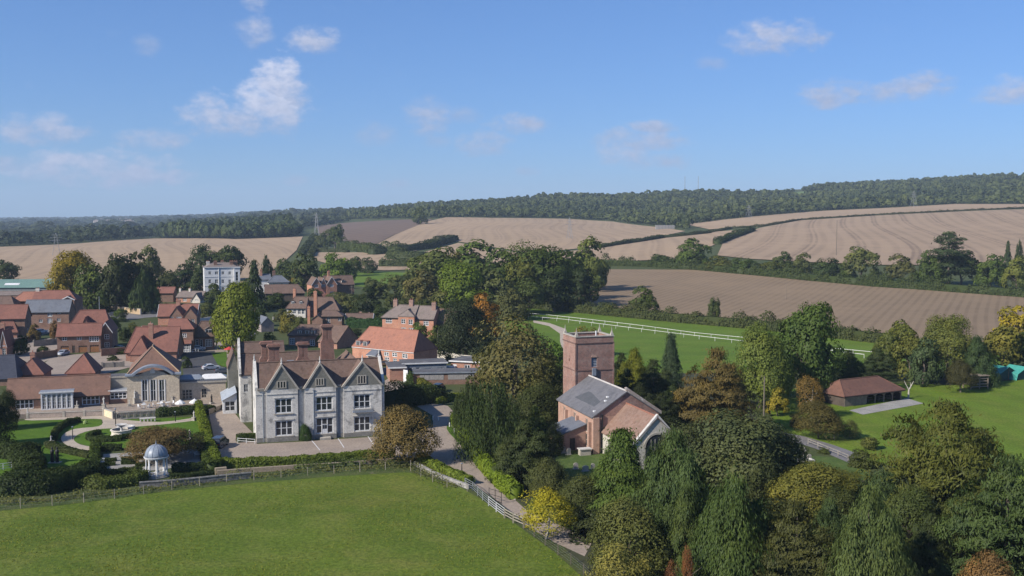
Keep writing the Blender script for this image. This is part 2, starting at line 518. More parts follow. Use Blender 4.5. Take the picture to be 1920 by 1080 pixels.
# ------------------------------------------------------------------ mesh helpers
class MB:
    """collects faces in local metres, built as one mesh object"""
    def __init__(s):
        s.v, s.f, s.mi = [], [], []

    def poly(s, pts, mi=0):
        i = len(s.v)
        s.v += [tuple(p) for p in pts]
        s.f.append(list(range(i, i + len(pts))))
        s.mi.append(mi)
        return s

    def box(s, x0, y0, z0, x1, y1, z1, mi=0):
        i = len(s.v)
        s.v += [(x0, y0, z0), (x1, y0, z0), (x1, y1, z0), (x0, y1, z0), (x0, y0, z1), (x1, y0, z1), (x1, y1, z1), (x0, y1, z1)]
        for q in ((0, 3, 2, 1), (4, 5, 6, 7), (0, 1, 5, 4), (1, 2, 6, 5), (2, 3, 7, 6), (3, 0, 4, 7)):
            s.f.append([i + k for k in q])
            s.mi.append(mi)
        return s

    def slab(s, pts, t, mi=0):
        """polygon thickened straight down by t"""
        n = len(pts)
        i = len(s.v)
        s.v += [tuple(p) for p in pts] + [(p[0], p[1], p[2] - t) for p in pts]
        s.f.append([i + k for k in range(n)])
        s.f.append([i + n + k for k in reversed(range(n))])
        for k in range(n):
            j = (k + 1) % n
            s.f.append([i + k, i + n + k, i + n + j, i + j])
        s.mi += [mi] * (n + 2)
        return s

    def prism(s, prof, o, ux, uz, uy, t, mi=0):
        """profile (a, b) in the plane (ux, uz) at o, pushed t along uy"""
        o, ux, uz, uy = Vector(o), Vector(ux), Vector(uz), Vector(uy)
        A = [o + ux * a + uz * b for a, b in prof]
        B = [p + uy * t for p in A]
        n = len(prof)
        i = len(s.v)
        s.v += [tuple(p) for p in A + B]
        s.f.append([i + k for k in range(n)])
        s.f.append([i + n + k for k in reversed(range(n))])
        for k in range(n):
            j = (k + 1) % n
            s.f.append([i + k, i + n + k, i + n + j, i + j])
        s.mi += [mi] * (n + 2)
        return s

    def tube(s, pts, rads, n=6, mi=0, cap=True):
        pts = [Vector(p) for p in pts]
        if isinstance(rads, (int, float)):
            rads = [rads] * len(pts)
        i0 = len(s.v)
        for k, p in enumerate(pts):
            a = pts[min(k + 1, len(pts) - 1)] - pts[max(k - 1, 0)]
            a.normalize()
            r = Vector((0, 0, 1)) if abs(a.z) < 0.9 else Vector((1, 0, 0))
            u = a.cross(r).normalized()
            w = a.cross(u)
            for j in range(n):
                an = 2 * math.pi * j / n
                s.v.append(tuple(p + (u * math.cos(an) + w * math.sin(an)) * rads[k]))
        for k in range(len(pts) - 1):
            for j in range(n):
                a, b = i0 + k * n + j, i0 + k * n + (j + 1) % n
                s.f.append([a, b, b + n, a + n])
                s.mi.append(mi)
        if cap:
            s.f.append([i0 + j for j in range(n)][::-1])
            s.f.append([i0 + (len(pts) - 1) * n + j for j in range(n)])
            s.mi += [mi, mi]
        return s

    def lathe(s, prof, n=12, o=(0, 0, 0), mi=0, a0=0.0):
        i0 = len(s.v)
        for r, z in prof:
            for j in range(n):
                an = 2 * math.pi * j / n + a0
                s.v.append((o[0] + r * math.cos(an), o[1] + r * math.sin(an), o[2] + z))
        for k in range(len(prof) - 1):
            for j in range(n):
                a, b = i0 + k * n + j, i0 + k * n + (j + 1) % n
                s.f.append([a, b, b + n, a + n])
                s.mi.append(mi)
        s.f.append([i0 + j for j in range(n)][::-1])
        s.f.append([i0 + (len(prof) - 1) * n + j for j in range(n)])
        s.mi += [mi, mi]
        return s

    def mesh(s, name, mats):
        me = bpy.data.meshes.new(name)
        me.from_pydata(s.v, [], s.f)
        for m in (mats if isinstance(mats, (list, tuple)) else [mats]):
            me.materials.append(m)
        if any(s.mi):
            me.polygons.foreach_set('material_index', s.mi)
        bm = bmesh.new()
        bm.from_mesh(me)
        bmesh.ops.recalc_face_normals(bm, faces=bm.faces)
        bm.to_mesh(me)
        bm.free()
        return me

    def obj(s, name, mats, parent=None, loc=(0, 0, 0), rot=0.0, smooth=False):
        me = s.mesh(name, mats)
        if smooth:
            me.polygons.foreach_set('use_smooth', [True] * len(me.polygons))
        return link(name, me, parent, loc, rot)


def link(name, me, parent=None, loc=(0, 0, 0), rot=0.0):
    o = bpy.data.objects.new(name, me)
    COL.objects.link(o)
    o.location = loc
    o.rotation_euler = (0, 0, rot)
    if parent is not None:
        o.parent = parent
    return o


def tag(o, label, cat, group=None):
    o['label'] = label
    o['category'] = cat
    if group:
        o['group'] = group
    return o


def thing(name, label, cat, loc=(0, 0, 0), rot=0.0, group=None):
    return tag(link(name, None, None, loc, rot), label, cat, group)


def structure(o):
    o['kind'] = 'structure'
    return o


def stuff(o):
    o['kind'] = 'stuff'
    return o


# ------------------------------------------------------------------ the ground
def terrain():
    ys = [-160, -60, 20, 60, 100, 140, 180, 220, 260, 300, 340] + [math.exp(v) for v in np.linspace(math.log(378), math.log(11800), 130)]
    us = np.linspace(-1.0, 1.0, 210)
    Y = np.array(ys)[:, None] * np.ones((1, len(us)))
    X = us[None, :] * (Y + 200)
    Z = hts(X.ravel(), Y.ravel()).reshape(X.shape)
    nr, nc = X.shape
    me = bpy.data.meshes.new('ground')
    V = np.stack([X, Y, Z], -1).reshape(-1, 3)
    idx = np.arange(nr * nc).reshape(nr, nc)
    Q = np.stack([idx[:-1, :-1], idx[:-1, 1:], idx[1:, 1:], idx[1:, :-1]], -1).reshape(-1, 4)
    me.from_pydata(V.tolist(), [], Q.tolist())
    me.polygons.foreach_set('use_smooth', [True] * len(me.polygons))
    me.materials.append(grassy('rough grass', (0.075, 0.09, 0.030), (0.055, 0.075, 0.026), (0.10, 0.10, 0.04), 0.02, 0.3, 3.0, dry=((0.13, 0.115, 0.06), 0.08, 0.56, .5)))
    structure(link('ground', me))


def sheet(name, px, mat, off=0.02, step=4.0, z=None, world_pts=None):
    """a piece of ground lying on the terrain; corners found by sight line"""
    W = world_pts or [(T(*p) if z is None else G(p[0], p[1], z)) for p in px]
    pts = []
    for i, a in enumerate(W):
        b = W[(i + 1) % len(W)]
        n = max(1, int((Vector((a[0], a[1])) - Vector((b[0], b[1]))).length / step))
        for k in range(n):
            t = k / n
            pts.append(Vector((a[0] + (b[0] - a[0]) * t, a[1] + (b[1] - a[1]) * t)))
    nb = len(pts)
    xs, ys_ = [p.x for p in pts], [p.y for p in pts]
    fl_ = max(ys_) < 370
    ins = []
    if not fl_:
        x = min(xs) + step / 2
        while x < max(xs):
            y = min(ys_) + step / 2
            while y < max(ys_):
                ins.append(Vector((x, y)))
                y += step
            x += step
    edges = [(i, (i + 1) % nb) for i in range(nb)]
    vo, eo, fo, *_ = mgeo.delaunay_2d_cdt(pts + ins, edges, [], 1, 0.001)
    zz = hts([v.x for v in vo], [v.y for v in vo]) if z is None else [z] * len(vo)
    me = bpy.data.meshes.new(name)
    me.from_pydata([(v.x, v.y, float(h) + off) for v, h in zip(vo, zz)], [], [list(f) for f in fo])
    bm = bmesh.new()
    bm.from_mesh(me)
    for f in bm.faces:
        if f.normal.z < 0:
            f.normal_flip()
    bm.to_mesh(me)
    bm.free()
    me.materials.append(mat)
    return structure(link(name, me))


def smooth_px(px, n=5, closed=True):
    """rounded outline through the given corners (Catmull-Rom)"""
    out = []
    k = len(px)
    rng = range(k) if closed else range(k - 1)
    for i in rng:
        P = [Vector(px[(i + j - 1) % k] if closed else px[max(0, min(k - 1, i + j - 1))]) for j in range(4)]
        for s_ in range(n):
            t = s_ / n
            out.append(tuple(0.5 * ((2 * P[1]) + (P[2] - P[0]) * t + (2 * P[0] - 5 * P[1] + 4 * P[2] - P[3]) * t * t + (3 * P[1] - P[0] - 3 * P[2] + P[3]) * t ** 3)))
    if not closed:
        out.append(tuple(px[-1]))
    return out


terrain()
STUB = ((0.37, 0.268, 0.172), (0.325, 0.238, 0.156), (0.215, 0.158, 0.108))
m_stubL = field('stubble left', *STUB, R(17), 13.0, 44.0, 70, .4, .6)
m_stubC = field('stubble centre', *STUB, R(-2), 13.0, 36.0, 110, .5, .6)
m_stubR = field('stubble right', (0.345, 0.25, 0.165), (0.305, 0.224, 0.15), (0.17, 0.122, 0.085), R(-17), 12.0, 34.0, 70, .42, .9)
m_stubT = field('stubble top', *STUB, R(60), 12.0, 40.0, 60, .35, .5)
m_plough = field('ploughed soil', (0.165, 0.118, 0.088), (0.145, 0.105, 0.08), (0.10, 0.073, 0.056), R(20), 12.0, None, 60, .4)
m_rows = field('tilled rows', (0.245, 0.178, 0.112), (0.21, 0.155, 0.10), (0.11, 0.08, 0.052), R(-26), 3.6, None, 25, .5, fw=(-.1, .8))
m_far = grassy('far pasture', (0.24, 0.23, 0.12), (0.20, 0.21, 0.11), (0.26, 0.22, 0.15), 0.004, 0.02, 0.2)
m_meadow = grassy('meadow grass', (0.110, 0.172, 0.018), (0.092, 0.152, 0.015), (0.142, 0.182, 0.028), 0.02, 0.12, 2.0, stripes=(R(75), 16.0, .25))
m_playing = grassy('playing field grass', (0.122, 0.175, 0.016), (0.098, 0.152, 0.013), (0.165, 0.195, 0.032), 0.03, 0.2, 2.5, stripes=(R(10), 9.0, .35))
m_paddock = grassy('paddock grass', (0.112, 0.154, 0.017), (0.084, 0.124, 0.013), (0.156, 0.174, 0.034), 0.03, 0.16, 1.7, dry=((0.185, 0.175, 0.040), 0.07, 0.50, .5), stripes=(R(72), 6.5, .13), bump=0.9)
m_lawn = grassy('mown lawn', (0.080, 0.150, 0.012), (0.068, 0.130, 0.010), (0.095, 0.160, 0.016), 0.1, 0.5, 5.0, stripes=(R(60), 2.4, .22))
m_rough = grassy('weedy bank', (0.085, 0.115, 0.030), (0.055, 0.085, 0.024), (0.12, 0.12, 0.05), 0.2, 0.8, 4.0, dry=((0.20, 0.17, 0.10), 0.35, .55, .6), bump=1.0)
m_dirt = plain('trodden earth', (0.20, 0.165, 0.12), (0.13, 0.115, 0.075), 0.4, 0.95, 0.4, 4.0)
m_wood = plain('shaded woodland floor', (0.05, 0.055, 0.024), (0.04, 0.042, 0.02), 0.05, 0.95)  # dark soil, with tree shade put into the colour

# arable land on the downs
sheet('stubble_field', [(-260, 548), (-260, 470), (-60, 465), (150, 457), (290, 447.5), (440, 449), (568, 444), (556, 470), (522, 500), (480, 530), (380, 545), (200, 548)], m_stubL, 0.5, 16)
sheet('stubble_field', [(690, 466), (740, 441), (800, 416), (835, 408), (920, 409), (1070, 411), (1150, 416), (1240, 427), (1285, 434), (1130, 462), (1000, 476), (850, 452), (772, 473)], m_stubC, 0.5, 14)
sheet('stubble_field', [(590, 474), (690, 474), (770, 480), (860, 456), (1000, 479), (1130, 465), (1290, 439), (1395, 431), (1352, 453), (1290, 484), (1210, 489), (1130, 492), (990, 500), (720, 508), (640, 502), (588, 488)], m_stubC, 0.45, 12)
sheet('stubble_field', [(1282, 421), (1400, 408), (1540, 396), (1650, 391), (1790, 383), (2060, 385), (2060, 389), (1920, 390), (1640, 402), (1500, 411), (1420, 424), (1330, 431)], m_stubT, 0.6, 16)
sheet('stubble_field', [(1424, 428), (1500, 414), (1640, 405), (1920, 393), (2200, 392), (2240, 500), (1920, 500), (1660, 498), (1500, 492), (1400, 486), (1345, 480), (1356, 455)], m_stubR, 0.5, 12)
sheet('ploughed_field', [(592, 424), (650, 418), (765, 412), (812, 411), (790, 421), (738, 441), (688, 466), (640, 462), (604, 452)], m_plough, 0.5, 14)
sheet('tilled_field', [(1110, 505), (1300, 506), (1450, 520), (1640, 537), (1920, 555), (2260, 576), (2300, 640), (2000, 660), (1660, 632), (1500, 606), (1380, 602), (1200, 592), (1090, 572), (1060, 556), (1080, 525)], m_rows, 0.10, 8)
sheet('far_pasture', [(1455, 367), (1500, 361), (1545, 359), (1500, 369)], grassy('high pasture', (0.16, 0.22, 0.07), (0.14, 0.20, 0.065), (0.18, 0.22, 0.08), 0.004, 0.02, 0.2), 2.0, 20)
sheet('far_pasture', [(278, 422), (340, 411), (384, 408), (350, 415), (300, 424)], m_far, 2.0, 30)
sheet('far_pasture', [(420, 413), (470, 408), (486, 411), (440, 416)], m_far, 2.0, 30)
# grass
sheet('meadow', [(940, 578), (985, 574), (1100, 584), (1250, 602), (1400, 612), (1650, 642), (1900, 668), (1900, 700), (1640, 690), (1450, 690), (1300, 720), (1150, 700), (1010, 660), (950, 620)], m_meadow, 0.03, 6)
sheet('pasture', [(655, 508), (720, 510), (770, 512), (760, 524), (700, 540), (650, 535)], m_meadow, 0.12, 6)
sheet('playing_field', [(1440, 735), (1560, 720), (1700, 720), (1800, 722), (2000, 705), (2300, 760), (2300, 960), (1900, 940), (1700, 880), (1560, 850), (1450, 800)], m_playing, 0.03, 8)
sheet('paddock', [(-500, 1000), (-60, 962), (130, 944), (300, 921), (480, 903), (640, 891), (760, 884), (800, 893), (860, 912), (900, 935), (960, 978), (1040, 1036), (1100, 1090), (1160, 1180), (1160, 1800), (-900, 1800)], m_paddock, 0.03, 6)
sheet('grass_bank', [(-80, 950), (130, 938), (300, 905), (420, 892), (560, 882), (700, 872), (770, 872), (800, 890), (760, 886), (640, 893), (480, 905), (300, 923), (130, 946), (-80, 966)], m_rough, 0.05, 4)
sheet('churchyard_grass', [(900, 830), (1060, 840), (1300, 840), (1600, 860), (1640, 900), (1300, 900), (1000, 960), (960, 920)], grassy('churchyard turf', (0.085, 0.13, 0.03), (0.065, 0.105, 0.026), (0.12, 0.15, 0.045), 0.1, 0.5, 3.0), 0.015, 8)
# ------------------------------------------------------------------ foliage
def leaf_mesh(name, C, N, T_, L, W, shade, mat=FOL, extra=None, fit=False):
    """one small diamond per leaf spray: centre C, normal N, long axis T_, length L, width W"""
    if fit:                                   # fill the unit box: radius .5, height 0..1
        C = C.copy()
        rad = np.percentile(np.hypot(C[:, 0], C[:, 1]), 96)
        lo, hi = np.percentile(C[:, 2], .3), C[:, 2].max()
        C[:, :2] *= 0.49 / rad
        C[:, 2] = (C[:, 2] - lo) / (hi - lo)
    N = N / (np.linalg.norm(N, axis=1, keepdims=True) + 1e-9)
    T_ = T_ - N * (T_ * N).sum(1, keepdims=True)
    T_ = T_ / (np.linalg.norm(T_, axis=1, keepdims=True) + 1e-9)
    B = np.cross(N, T_)
    L, W = np.asarray(L)[:, None] * 0.5, np.asarray(W)[:, None] * 0.5
    V = np.stack([C - T_ * L, C + B * W - T_ * L * 0.1, C + T_ * L, C - B * W - T_ * L * 0.1], 1).reshape(-1, 3)
    n = len(C)
    sh = np.repeat(np.clip(shade, 0, 1), 4)
    Fc = np.arange(n * 4).reshape(n, 4)
    if extra is not None:                    # (verts, quads) of an inner body that stops the eye
        ev, ef, es = extra
        Fc = np.concatenate([Fc, ef + len(V)])
        V = np.concatenate([V, ev])
        sh = np.concatenate([sh, es])
    me = bpy.data.meshes.new(name)
    me.vertices.add(len(V))
    me.vertices.foreach_set('co', V.astype(np.float32).ravel())
    me.loops.add(Fc.size)
    me.loops.foreach_set('vertex_index', Fc.astype(np.int32).ravel())
    me.polygons.add(len(Fc))
    me.polygons.foreach_set('loop_start', np.arange(0, Fc.size, 4, dtype=np.int32))
    at = me.attributes.new('shade', 'FLOAT', 'POINT')
    at.data.foreach_set('value', sh.astype(np.float32))
    me.materials.append(mat)
    me.update(calc_edges=True)
    return me


def unit(a):
    return a / (np.linalg.norm(a, axis=1, keepdims=True) + 1e-9)


def rnd(rng, n):
    return unit(rng.normal(size=(n, 3)))


def crown_round(seed, ncl, per, leaf, squash=1.0, low=0.15, open_=0.0, pear=0.0):
    """billowing broadleaf crown of leafy clumps in a unit box (radius .5, height 1)"""
    rng = np.random.default_rng(seed)
    D = rnd(rng, ncl)
    D[:, 2] = np.where(D[:, 2] < -0.55, -D[:, 2], D[:, 2])
    rad = (0.58 + 0.42 * rng.random(ncl) ** 0.7)
    inner = rng.random(ncl) < 0.22
    rad = np.where(inner, rad * 0.6, rad)
    # big lobes make the outline uneven
    lob = rnd(rng, 9)
    lobf = 0.68 + 0.40 * np.max(np.clip(D @ lob.T, 0, 1) ** 3, axis=1)
    cr = rng.uniform(0.085, 0.165, ncl) * (1.0 - 0.25 * inner)
    P = D * (rad * lobf)[:, None] * np.array([0.44, 0.44, 0.45])
    w = 1.0 - pear * np.clip((P[:, 2] + .45) / .9, 0, 1)
    P[:, 0] *= w
    P[:, 1] *= w
    C, N, T_, Ls, sh = [], [], [], [], []
    for i in range(ncl):
        k = int(per * (cr[i] / 0.125) ** 1.6)
        d = rnd(rng, k)
        od = unit(P[i:i + 1] + np.array([[0, 0, 0.06]]))[0]
        d = np.where((d @ od)[:, None] < -0.25, -d, d)
        r = cr[i] * (0.72 + 0.36 * rng.random(k))
        c = P[i] + d * r[:, None] * np.array([1.12, 1.12, 0.8])
        C.append(c)
        N.append(d * 0.85 + od * 0.3 + rng.normal(size=(k, 3)) * 0.24 + np.array([0, 0, 0.12]))
        T_.append(rng.normal(size=(k, 3)) + np.array([0, 0, -0.6]))
        Ls.append(leaf * rng.uniform(0.75, 1.35) * rng.uniform(0.7, 1.35, k))
        cs = rng.normal(0.5, 0.17)
        sh.append(cs + rng.normal(0, 0.10, k))
    C, N, T_, Ls, sh = map(np.concatenate, (C, N, T_, Ls, sh))
    C[:, 2] = C[:, 2] * squash + 0.5
    if open_:
        keep = rng.random(len(C)) > open_
        C, N, T_, Ls, sh = C[keep], N[keep], T_[keep], Ls[keep], sh[keep]
    return leaf_mesh('crown', C, N, T_, Ls, Ls * 0.62, sh, fit=True)


LEAD_ = {'cypress': [(0, 0, 1, .82), (.15, .08, .84, .66), (-.14, .12, .74, .62), (0, 0, 1, .82), (.02, -.17, .66, .6), (-.1, -.12, .88, .6)],
         'yew': [(0, 0, 1, .8), (.2, .08, .80, .68), (-.2, .12, .86, .66), (.06, -.22, .74, .62), (0, 0, 1, .8), (-.12, -.18, .7, .6)],
         'conmid': [(0, 0, 1, 1)]}


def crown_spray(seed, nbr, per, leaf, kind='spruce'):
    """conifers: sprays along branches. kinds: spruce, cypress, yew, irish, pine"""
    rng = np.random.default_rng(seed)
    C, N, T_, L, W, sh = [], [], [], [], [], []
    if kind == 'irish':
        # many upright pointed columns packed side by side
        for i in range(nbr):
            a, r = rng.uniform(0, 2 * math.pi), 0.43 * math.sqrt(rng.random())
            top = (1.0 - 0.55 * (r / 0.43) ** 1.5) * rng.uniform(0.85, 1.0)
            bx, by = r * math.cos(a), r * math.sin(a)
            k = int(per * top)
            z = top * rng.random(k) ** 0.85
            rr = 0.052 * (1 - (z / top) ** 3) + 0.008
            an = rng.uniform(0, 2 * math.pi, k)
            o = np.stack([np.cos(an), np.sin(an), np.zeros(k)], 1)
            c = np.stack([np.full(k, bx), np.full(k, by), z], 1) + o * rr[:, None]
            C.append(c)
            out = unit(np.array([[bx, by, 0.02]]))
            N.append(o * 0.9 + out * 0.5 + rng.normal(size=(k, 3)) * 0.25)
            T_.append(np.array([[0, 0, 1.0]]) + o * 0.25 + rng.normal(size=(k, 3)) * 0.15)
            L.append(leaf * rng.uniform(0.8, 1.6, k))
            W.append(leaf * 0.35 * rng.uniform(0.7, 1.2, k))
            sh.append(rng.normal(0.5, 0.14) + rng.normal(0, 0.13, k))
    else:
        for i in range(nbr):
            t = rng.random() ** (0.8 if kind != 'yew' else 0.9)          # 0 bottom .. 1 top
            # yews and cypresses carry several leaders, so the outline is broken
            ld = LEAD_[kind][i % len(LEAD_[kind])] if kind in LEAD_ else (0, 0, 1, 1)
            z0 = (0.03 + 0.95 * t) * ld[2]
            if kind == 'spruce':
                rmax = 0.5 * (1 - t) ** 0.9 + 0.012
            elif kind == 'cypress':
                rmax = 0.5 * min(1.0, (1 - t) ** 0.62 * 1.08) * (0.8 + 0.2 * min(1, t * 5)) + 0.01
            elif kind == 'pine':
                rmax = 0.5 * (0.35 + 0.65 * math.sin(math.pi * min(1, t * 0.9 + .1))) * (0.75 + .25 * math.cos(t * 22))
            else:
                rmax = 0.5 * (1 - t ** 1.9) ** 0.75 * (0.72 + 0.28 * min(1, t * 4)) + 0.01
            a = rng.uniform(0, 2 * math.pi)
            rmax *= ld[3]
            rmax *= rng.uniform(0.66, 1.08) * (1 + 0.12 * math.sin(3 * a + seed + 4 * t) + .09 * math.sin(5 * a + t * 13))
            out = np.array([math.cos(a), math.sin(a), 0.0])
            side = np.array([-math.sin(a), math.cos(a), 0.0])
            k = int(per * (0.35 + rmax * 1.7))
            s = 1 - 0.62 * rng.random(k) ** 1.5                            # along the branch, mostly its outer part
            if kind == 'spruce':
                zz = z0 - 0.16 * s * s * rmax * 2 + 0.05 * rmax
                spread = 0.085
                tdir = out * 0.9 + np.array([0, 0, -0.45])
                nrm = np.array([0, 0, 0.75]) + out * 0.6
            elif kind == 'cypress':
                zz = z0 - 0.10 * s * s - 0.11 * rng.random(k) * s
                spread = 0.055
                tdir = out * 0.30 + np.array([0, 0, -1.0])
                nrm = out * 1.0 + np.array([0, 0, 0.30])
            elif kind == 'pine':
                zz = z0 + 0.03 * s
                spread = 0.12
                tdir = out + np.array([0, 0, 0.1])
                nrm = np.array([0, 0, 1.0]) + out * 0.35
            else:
                zz = z0 + 0.05 * s * (1 - t) - 0.04 * s * s
                spread = 0.075
                tdir = out * 0.85 + np.array([0, 0, 0.42 + t])
                nrm = out * 0.8 + np.array([0, 0, 0.5])
            lat = rng.normal(0, 1, k) * spread * (1.15 - s * 0.75)
            c = np.array([ld[0], ld[1], 0]) + out * (s * rmax)[:, None] + side * lat[:, None] + np.stack([np.zeros(k), np.zeros(k), zz + rng.normal(0, 0.011, k)], 1)
            C.append(c)
            sgn = lat / (np.abs(lat).max() + 1e-6)
            T_.append(tdir[None] + side[None] * sgn[:, None] * 0.7 + rng.normal(size=(k, 3)) * 0.22)
            N.append(nrm[None] + side[None] * sgn[:, None] * 0.55 + rng.normal(size=(k, 3)) * 0.30)
            L.append(leaf * rng.uniform(0.8, 1.6, k))
            W.append(leaf * (0.34 if kind != 'spruce' else 0.4) * rng.uniform(0.7, 1.25, k))
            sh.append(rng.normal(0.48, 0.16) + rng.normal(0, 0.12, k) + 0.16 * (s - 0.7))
    C, N, T_, L, W, sh = map(np.concatenate, (C, N, T_, L, W, sh))
    return leaf_mesh('crown', C, N, T_, L, W, sh, fit=True)


def trunk_mesh(seed, limbs=5, r=0.028, top=0.8, lean=0.03, spread=0.22):
    rng = random.Random(seed)
    mb = MB()
    pts, rad = [], []
    x = y = 0.0
    for k in range(6):
        t = k / 5
        pts.append((x, y, t * top - 0.02))
        rad.append(r * (1.25 - t * 1.05) if k else r * 1.6)
        x += rng.uniform(-lean, lean)
        y += rng.uniform(-lean, lean)
    mb.tube(pts, rad, 7)
    for i in range(limbs):
        t = rng.uniform(0.18, 0.7)
        a = rng.uniform(0, 2 * math.pi)
        k = min(4, int(t * 5))
        p = Vector(pts[k]).lerp(Vector(pts[k + 1]), t * 5 - k)
        d = Vector((math.cos(a), math.sin(a), 0.9))
        s = spread * rng.uniform(0.7, 1.2)
        q = p + d * s * 0.5
        e = q + Vector((d.x * .5, d.y * .5, 0.55 + rng.uniform(-.1, .2))) * s
        mb.tube([p, q, e], [r * 0.5, r * 0.32, r * 0.08], 5)
    return mb.mesh('trunk', BARK)


CR = {
    'round': [crown_round(1, 120, 118, 0.036), crown_round(2, 120, 118, 0.036, pear=.25), crown_round(3, 130, 110, 0.036)],
    'fine': [crown_round(4, 190, 120, 0.026), crown_round(5, 190, 120, 0.026, pear=.2)],
    'sparse': [crown_round(6, 110, 60, 0.032, open_=.12), crown_round(7, 120, 60, 0.032, pear=.2, open_=.1)],
    'mid': [crown_round(s, 62, 52, 0.065, pear=.1 * (s % 3)) for s in (21, 22, 23, 24)],
    'far': [crown_round(s, 34, 20, 0.125, pear=.1 * (s % 2)) for s in (31, 32, 33)],
    'spruce': [crown_spray(41, 330, 120, 0.031, 'spruce'), crown_spray(42, 330, 120, 0.031, 'spruce')],
    'cypress': [crown_spray(43, 330, 130, 0.031, 'cypress'), crown_spray(44, 330, 130, 0.031, 'cypress')],
    'yew': [crown_spray(45, 360, 125, 0.031, 'yew'), crown_spray(46, 360, 125, 0.031, 'yew')],
    'irish': [crown_spray(47, 120, 220, 0.032, 'irish')],
    'pine': [crown_spray(48, 130, 60, 0.06, 'pine'), crown_spray(49, 130, 60, 0.06, 'pine')],
    'conmid': [crown_spray(50, 150, 32, 0.085, 'cypress'), crown_spray(51, 150, 32, 0.085, 'spruce')],
}
TR = {'big': [trunk_mesh(s, 6) for s in (1, 2)], 'thin': [trunk_mesh(s, 5, 0.018) for s in (3, 4)], 'con': [trunk_mesh(5, 0, 0.022, 0.9, 0.004)]}
_tc = [0]


def tree(px, py, top, wpx, kind, col, label, name='broadleaf_tree', group=None, c0=0.10, trunk='big', bark=None, cat='tree', depth=1.0):
    _tc[0] += 1
    i = _tc[0]
    b = T(px, py)
    h = max(1.0, hz(b.y, top) - b.z)
    w = wpx * (b.y * CP + H * SP) / F
    rt = thing(name, label, cat, b, (i * 2.399) % 6.283, group)
    me = CR[kind][i % len(CR[kind])]
    c = link('crown', me, rt, (0, 0, h * c0))
    c.scale = (w, w * depth, h * (1 - c0))
    v = 1.16 + 0.14 * math.sin(i * 7.13)
    c.color = (col[0] * v, col[1] * v * 1.05, col[2] * v * .72, 1)
    t = link('trunk', TR[trunk][i % len(TR[trunk])], rt)
    t.scale = (h, h, h * 0.95)
    if bark:
        t.data = t.data.copy()
        t.data.materials[0] = bark
    return rt


def path_pts(px, closed=False, n=4, world_pts=False):
    W = [Vector(p) for p in px] if world_pts else [T(*p) for p in px]
    return W


def hedge(px, width, height, col, label, name='hedge', leaf=0.26, group=None, dens=2.3, round_=0.25, rough=0.12, base=0.0, world_pts=False, cat='hedge'):
    """clipped or loose hedge: an inner body under a coat of leaves, standing along a line on the ground"""
    W = path_pts(px, world_pts=world_pts)
    rng = np.random.default_rng(len(label) * 31 + len(W))
    C, N, sh = [], [], []
    ev, ef = [], []
    bz = W[0].copy()
    tot = 0
    for a, b in zip(W[:-1], W[1:]):
        d = b - a
        ln = math.hypot(d.x, d.y)
        if ln < 0.05:
            continue
        u = Vector((d.x / ln, d.y / ln, 0))
        s = Vector((-u.y, u.x, 0))
        area = ln * (width + 2 * height)
        k = int(area * dens / (leaf * leaf * 0.42)) + 4
        t = rng.uniform(-width * .3 / ln, 1 + width * .3 / ln, k)
        q = rng.uniform(-1, 1, k) * (width / 2 + height)
        q_ = (t * ln + tot) / max(1.0, width)
        ztop = height * (1 + rough * (0.5 * np.sin(q_ * 1.9 + 1.3 * np.sin(q_ * 0.7)) + 0.4 * np.sin(q_ * 0.43 + 2) + 0.35 * np.sin(q_ * 4.7)))
        on_top = np.abs(q) < width / 2
        off = np.where(on_top, q, np.sign(q) * width / 2)
        z = np.where(on_top, ztop, ztop * (1 - (np.abs(q) - width / 2) / height))
        # round the shoulders
        rr = round_ * height
        ed = np.clip((z - (ztop - rr)) / (rr + 1e-6), 0, 1) * np.clip((np.abs(off) - (width / 2 - rr)) / (rr + 1e-6), 0, 1)
        z = z - ed * rr * 0.35
        off = off - np.sign(off) * ed * rr * 0.35
        nx = np.where(on_top, off / (width / 2) * 0.5, np.sign(off))
        nz = np.where(on_top, 1.0, 0.35)
        jit = rng.normal(0, rough * 0.5, (k, 3)) * min(1.0, height)
        base_ = np.array([a.x, a.y, a.z + base])[None] + np.array([d.x, d.y, d.z])[None] * t[:, None]
        c = base_ + np.array([s.x, s.y, 0])[None] * off[:, None] + np.array([0, 0, 1.0])[None] * z[:, None] + jit
        nn = np.array([s.x, s.y, 0])[None] * nx[:, None] + np.array([0, 0, 1.0])[None] * nz[:, None] + rng.normal(0, 0.4, (k, 3))
        C.append(c)
        N.append(nn)
        cl = np.sin((t * ln + tot) * 2.3 + off * 3) * np.sin((t * ln + tot) * 0.9 + z * 2.0)
        sh.append(0.5 + 0.2 * cl + rng.normal(0, 0.16, k))
        w2, h2 = width * 0.42, height * 0.9
        i = len(ev)
        for p in (a - u * width * .25, b + u * width * .25):
            for o_, z_ in ((-w2, 0.0), (w2, 0.0), (w2 * .9, h2), (-w2 * .9, h2)):
                ev.append((p.x + s.x * o_, p.y + s.y * o_, p.z + base + z_))
        for f in ((0, 1, 2, 3), (4, 7, 6, 5), (0, 3, 7, 4), (1, 5, 6, 2), (3, 2, 6, 7)):
            ef.append([i + j for j in f])
        tot += ln
    C, N, sh = map(np.concatenate, (C, N, sh))
    o0 = np.array([bz.x, bz.y, bz.z])
    Ls = leaf * rng.uniform(0.7, 1.3, len(C))
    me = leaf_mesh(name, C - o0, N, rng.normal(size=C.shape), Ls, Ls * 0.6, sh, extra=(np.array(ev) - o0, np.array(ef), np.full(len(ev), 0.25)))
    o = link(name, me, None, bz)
    o.color = (col[0] * 1.08, col[1] * 1.15, col[2] * .82, 1)
    return tag(o, label, cat, group)


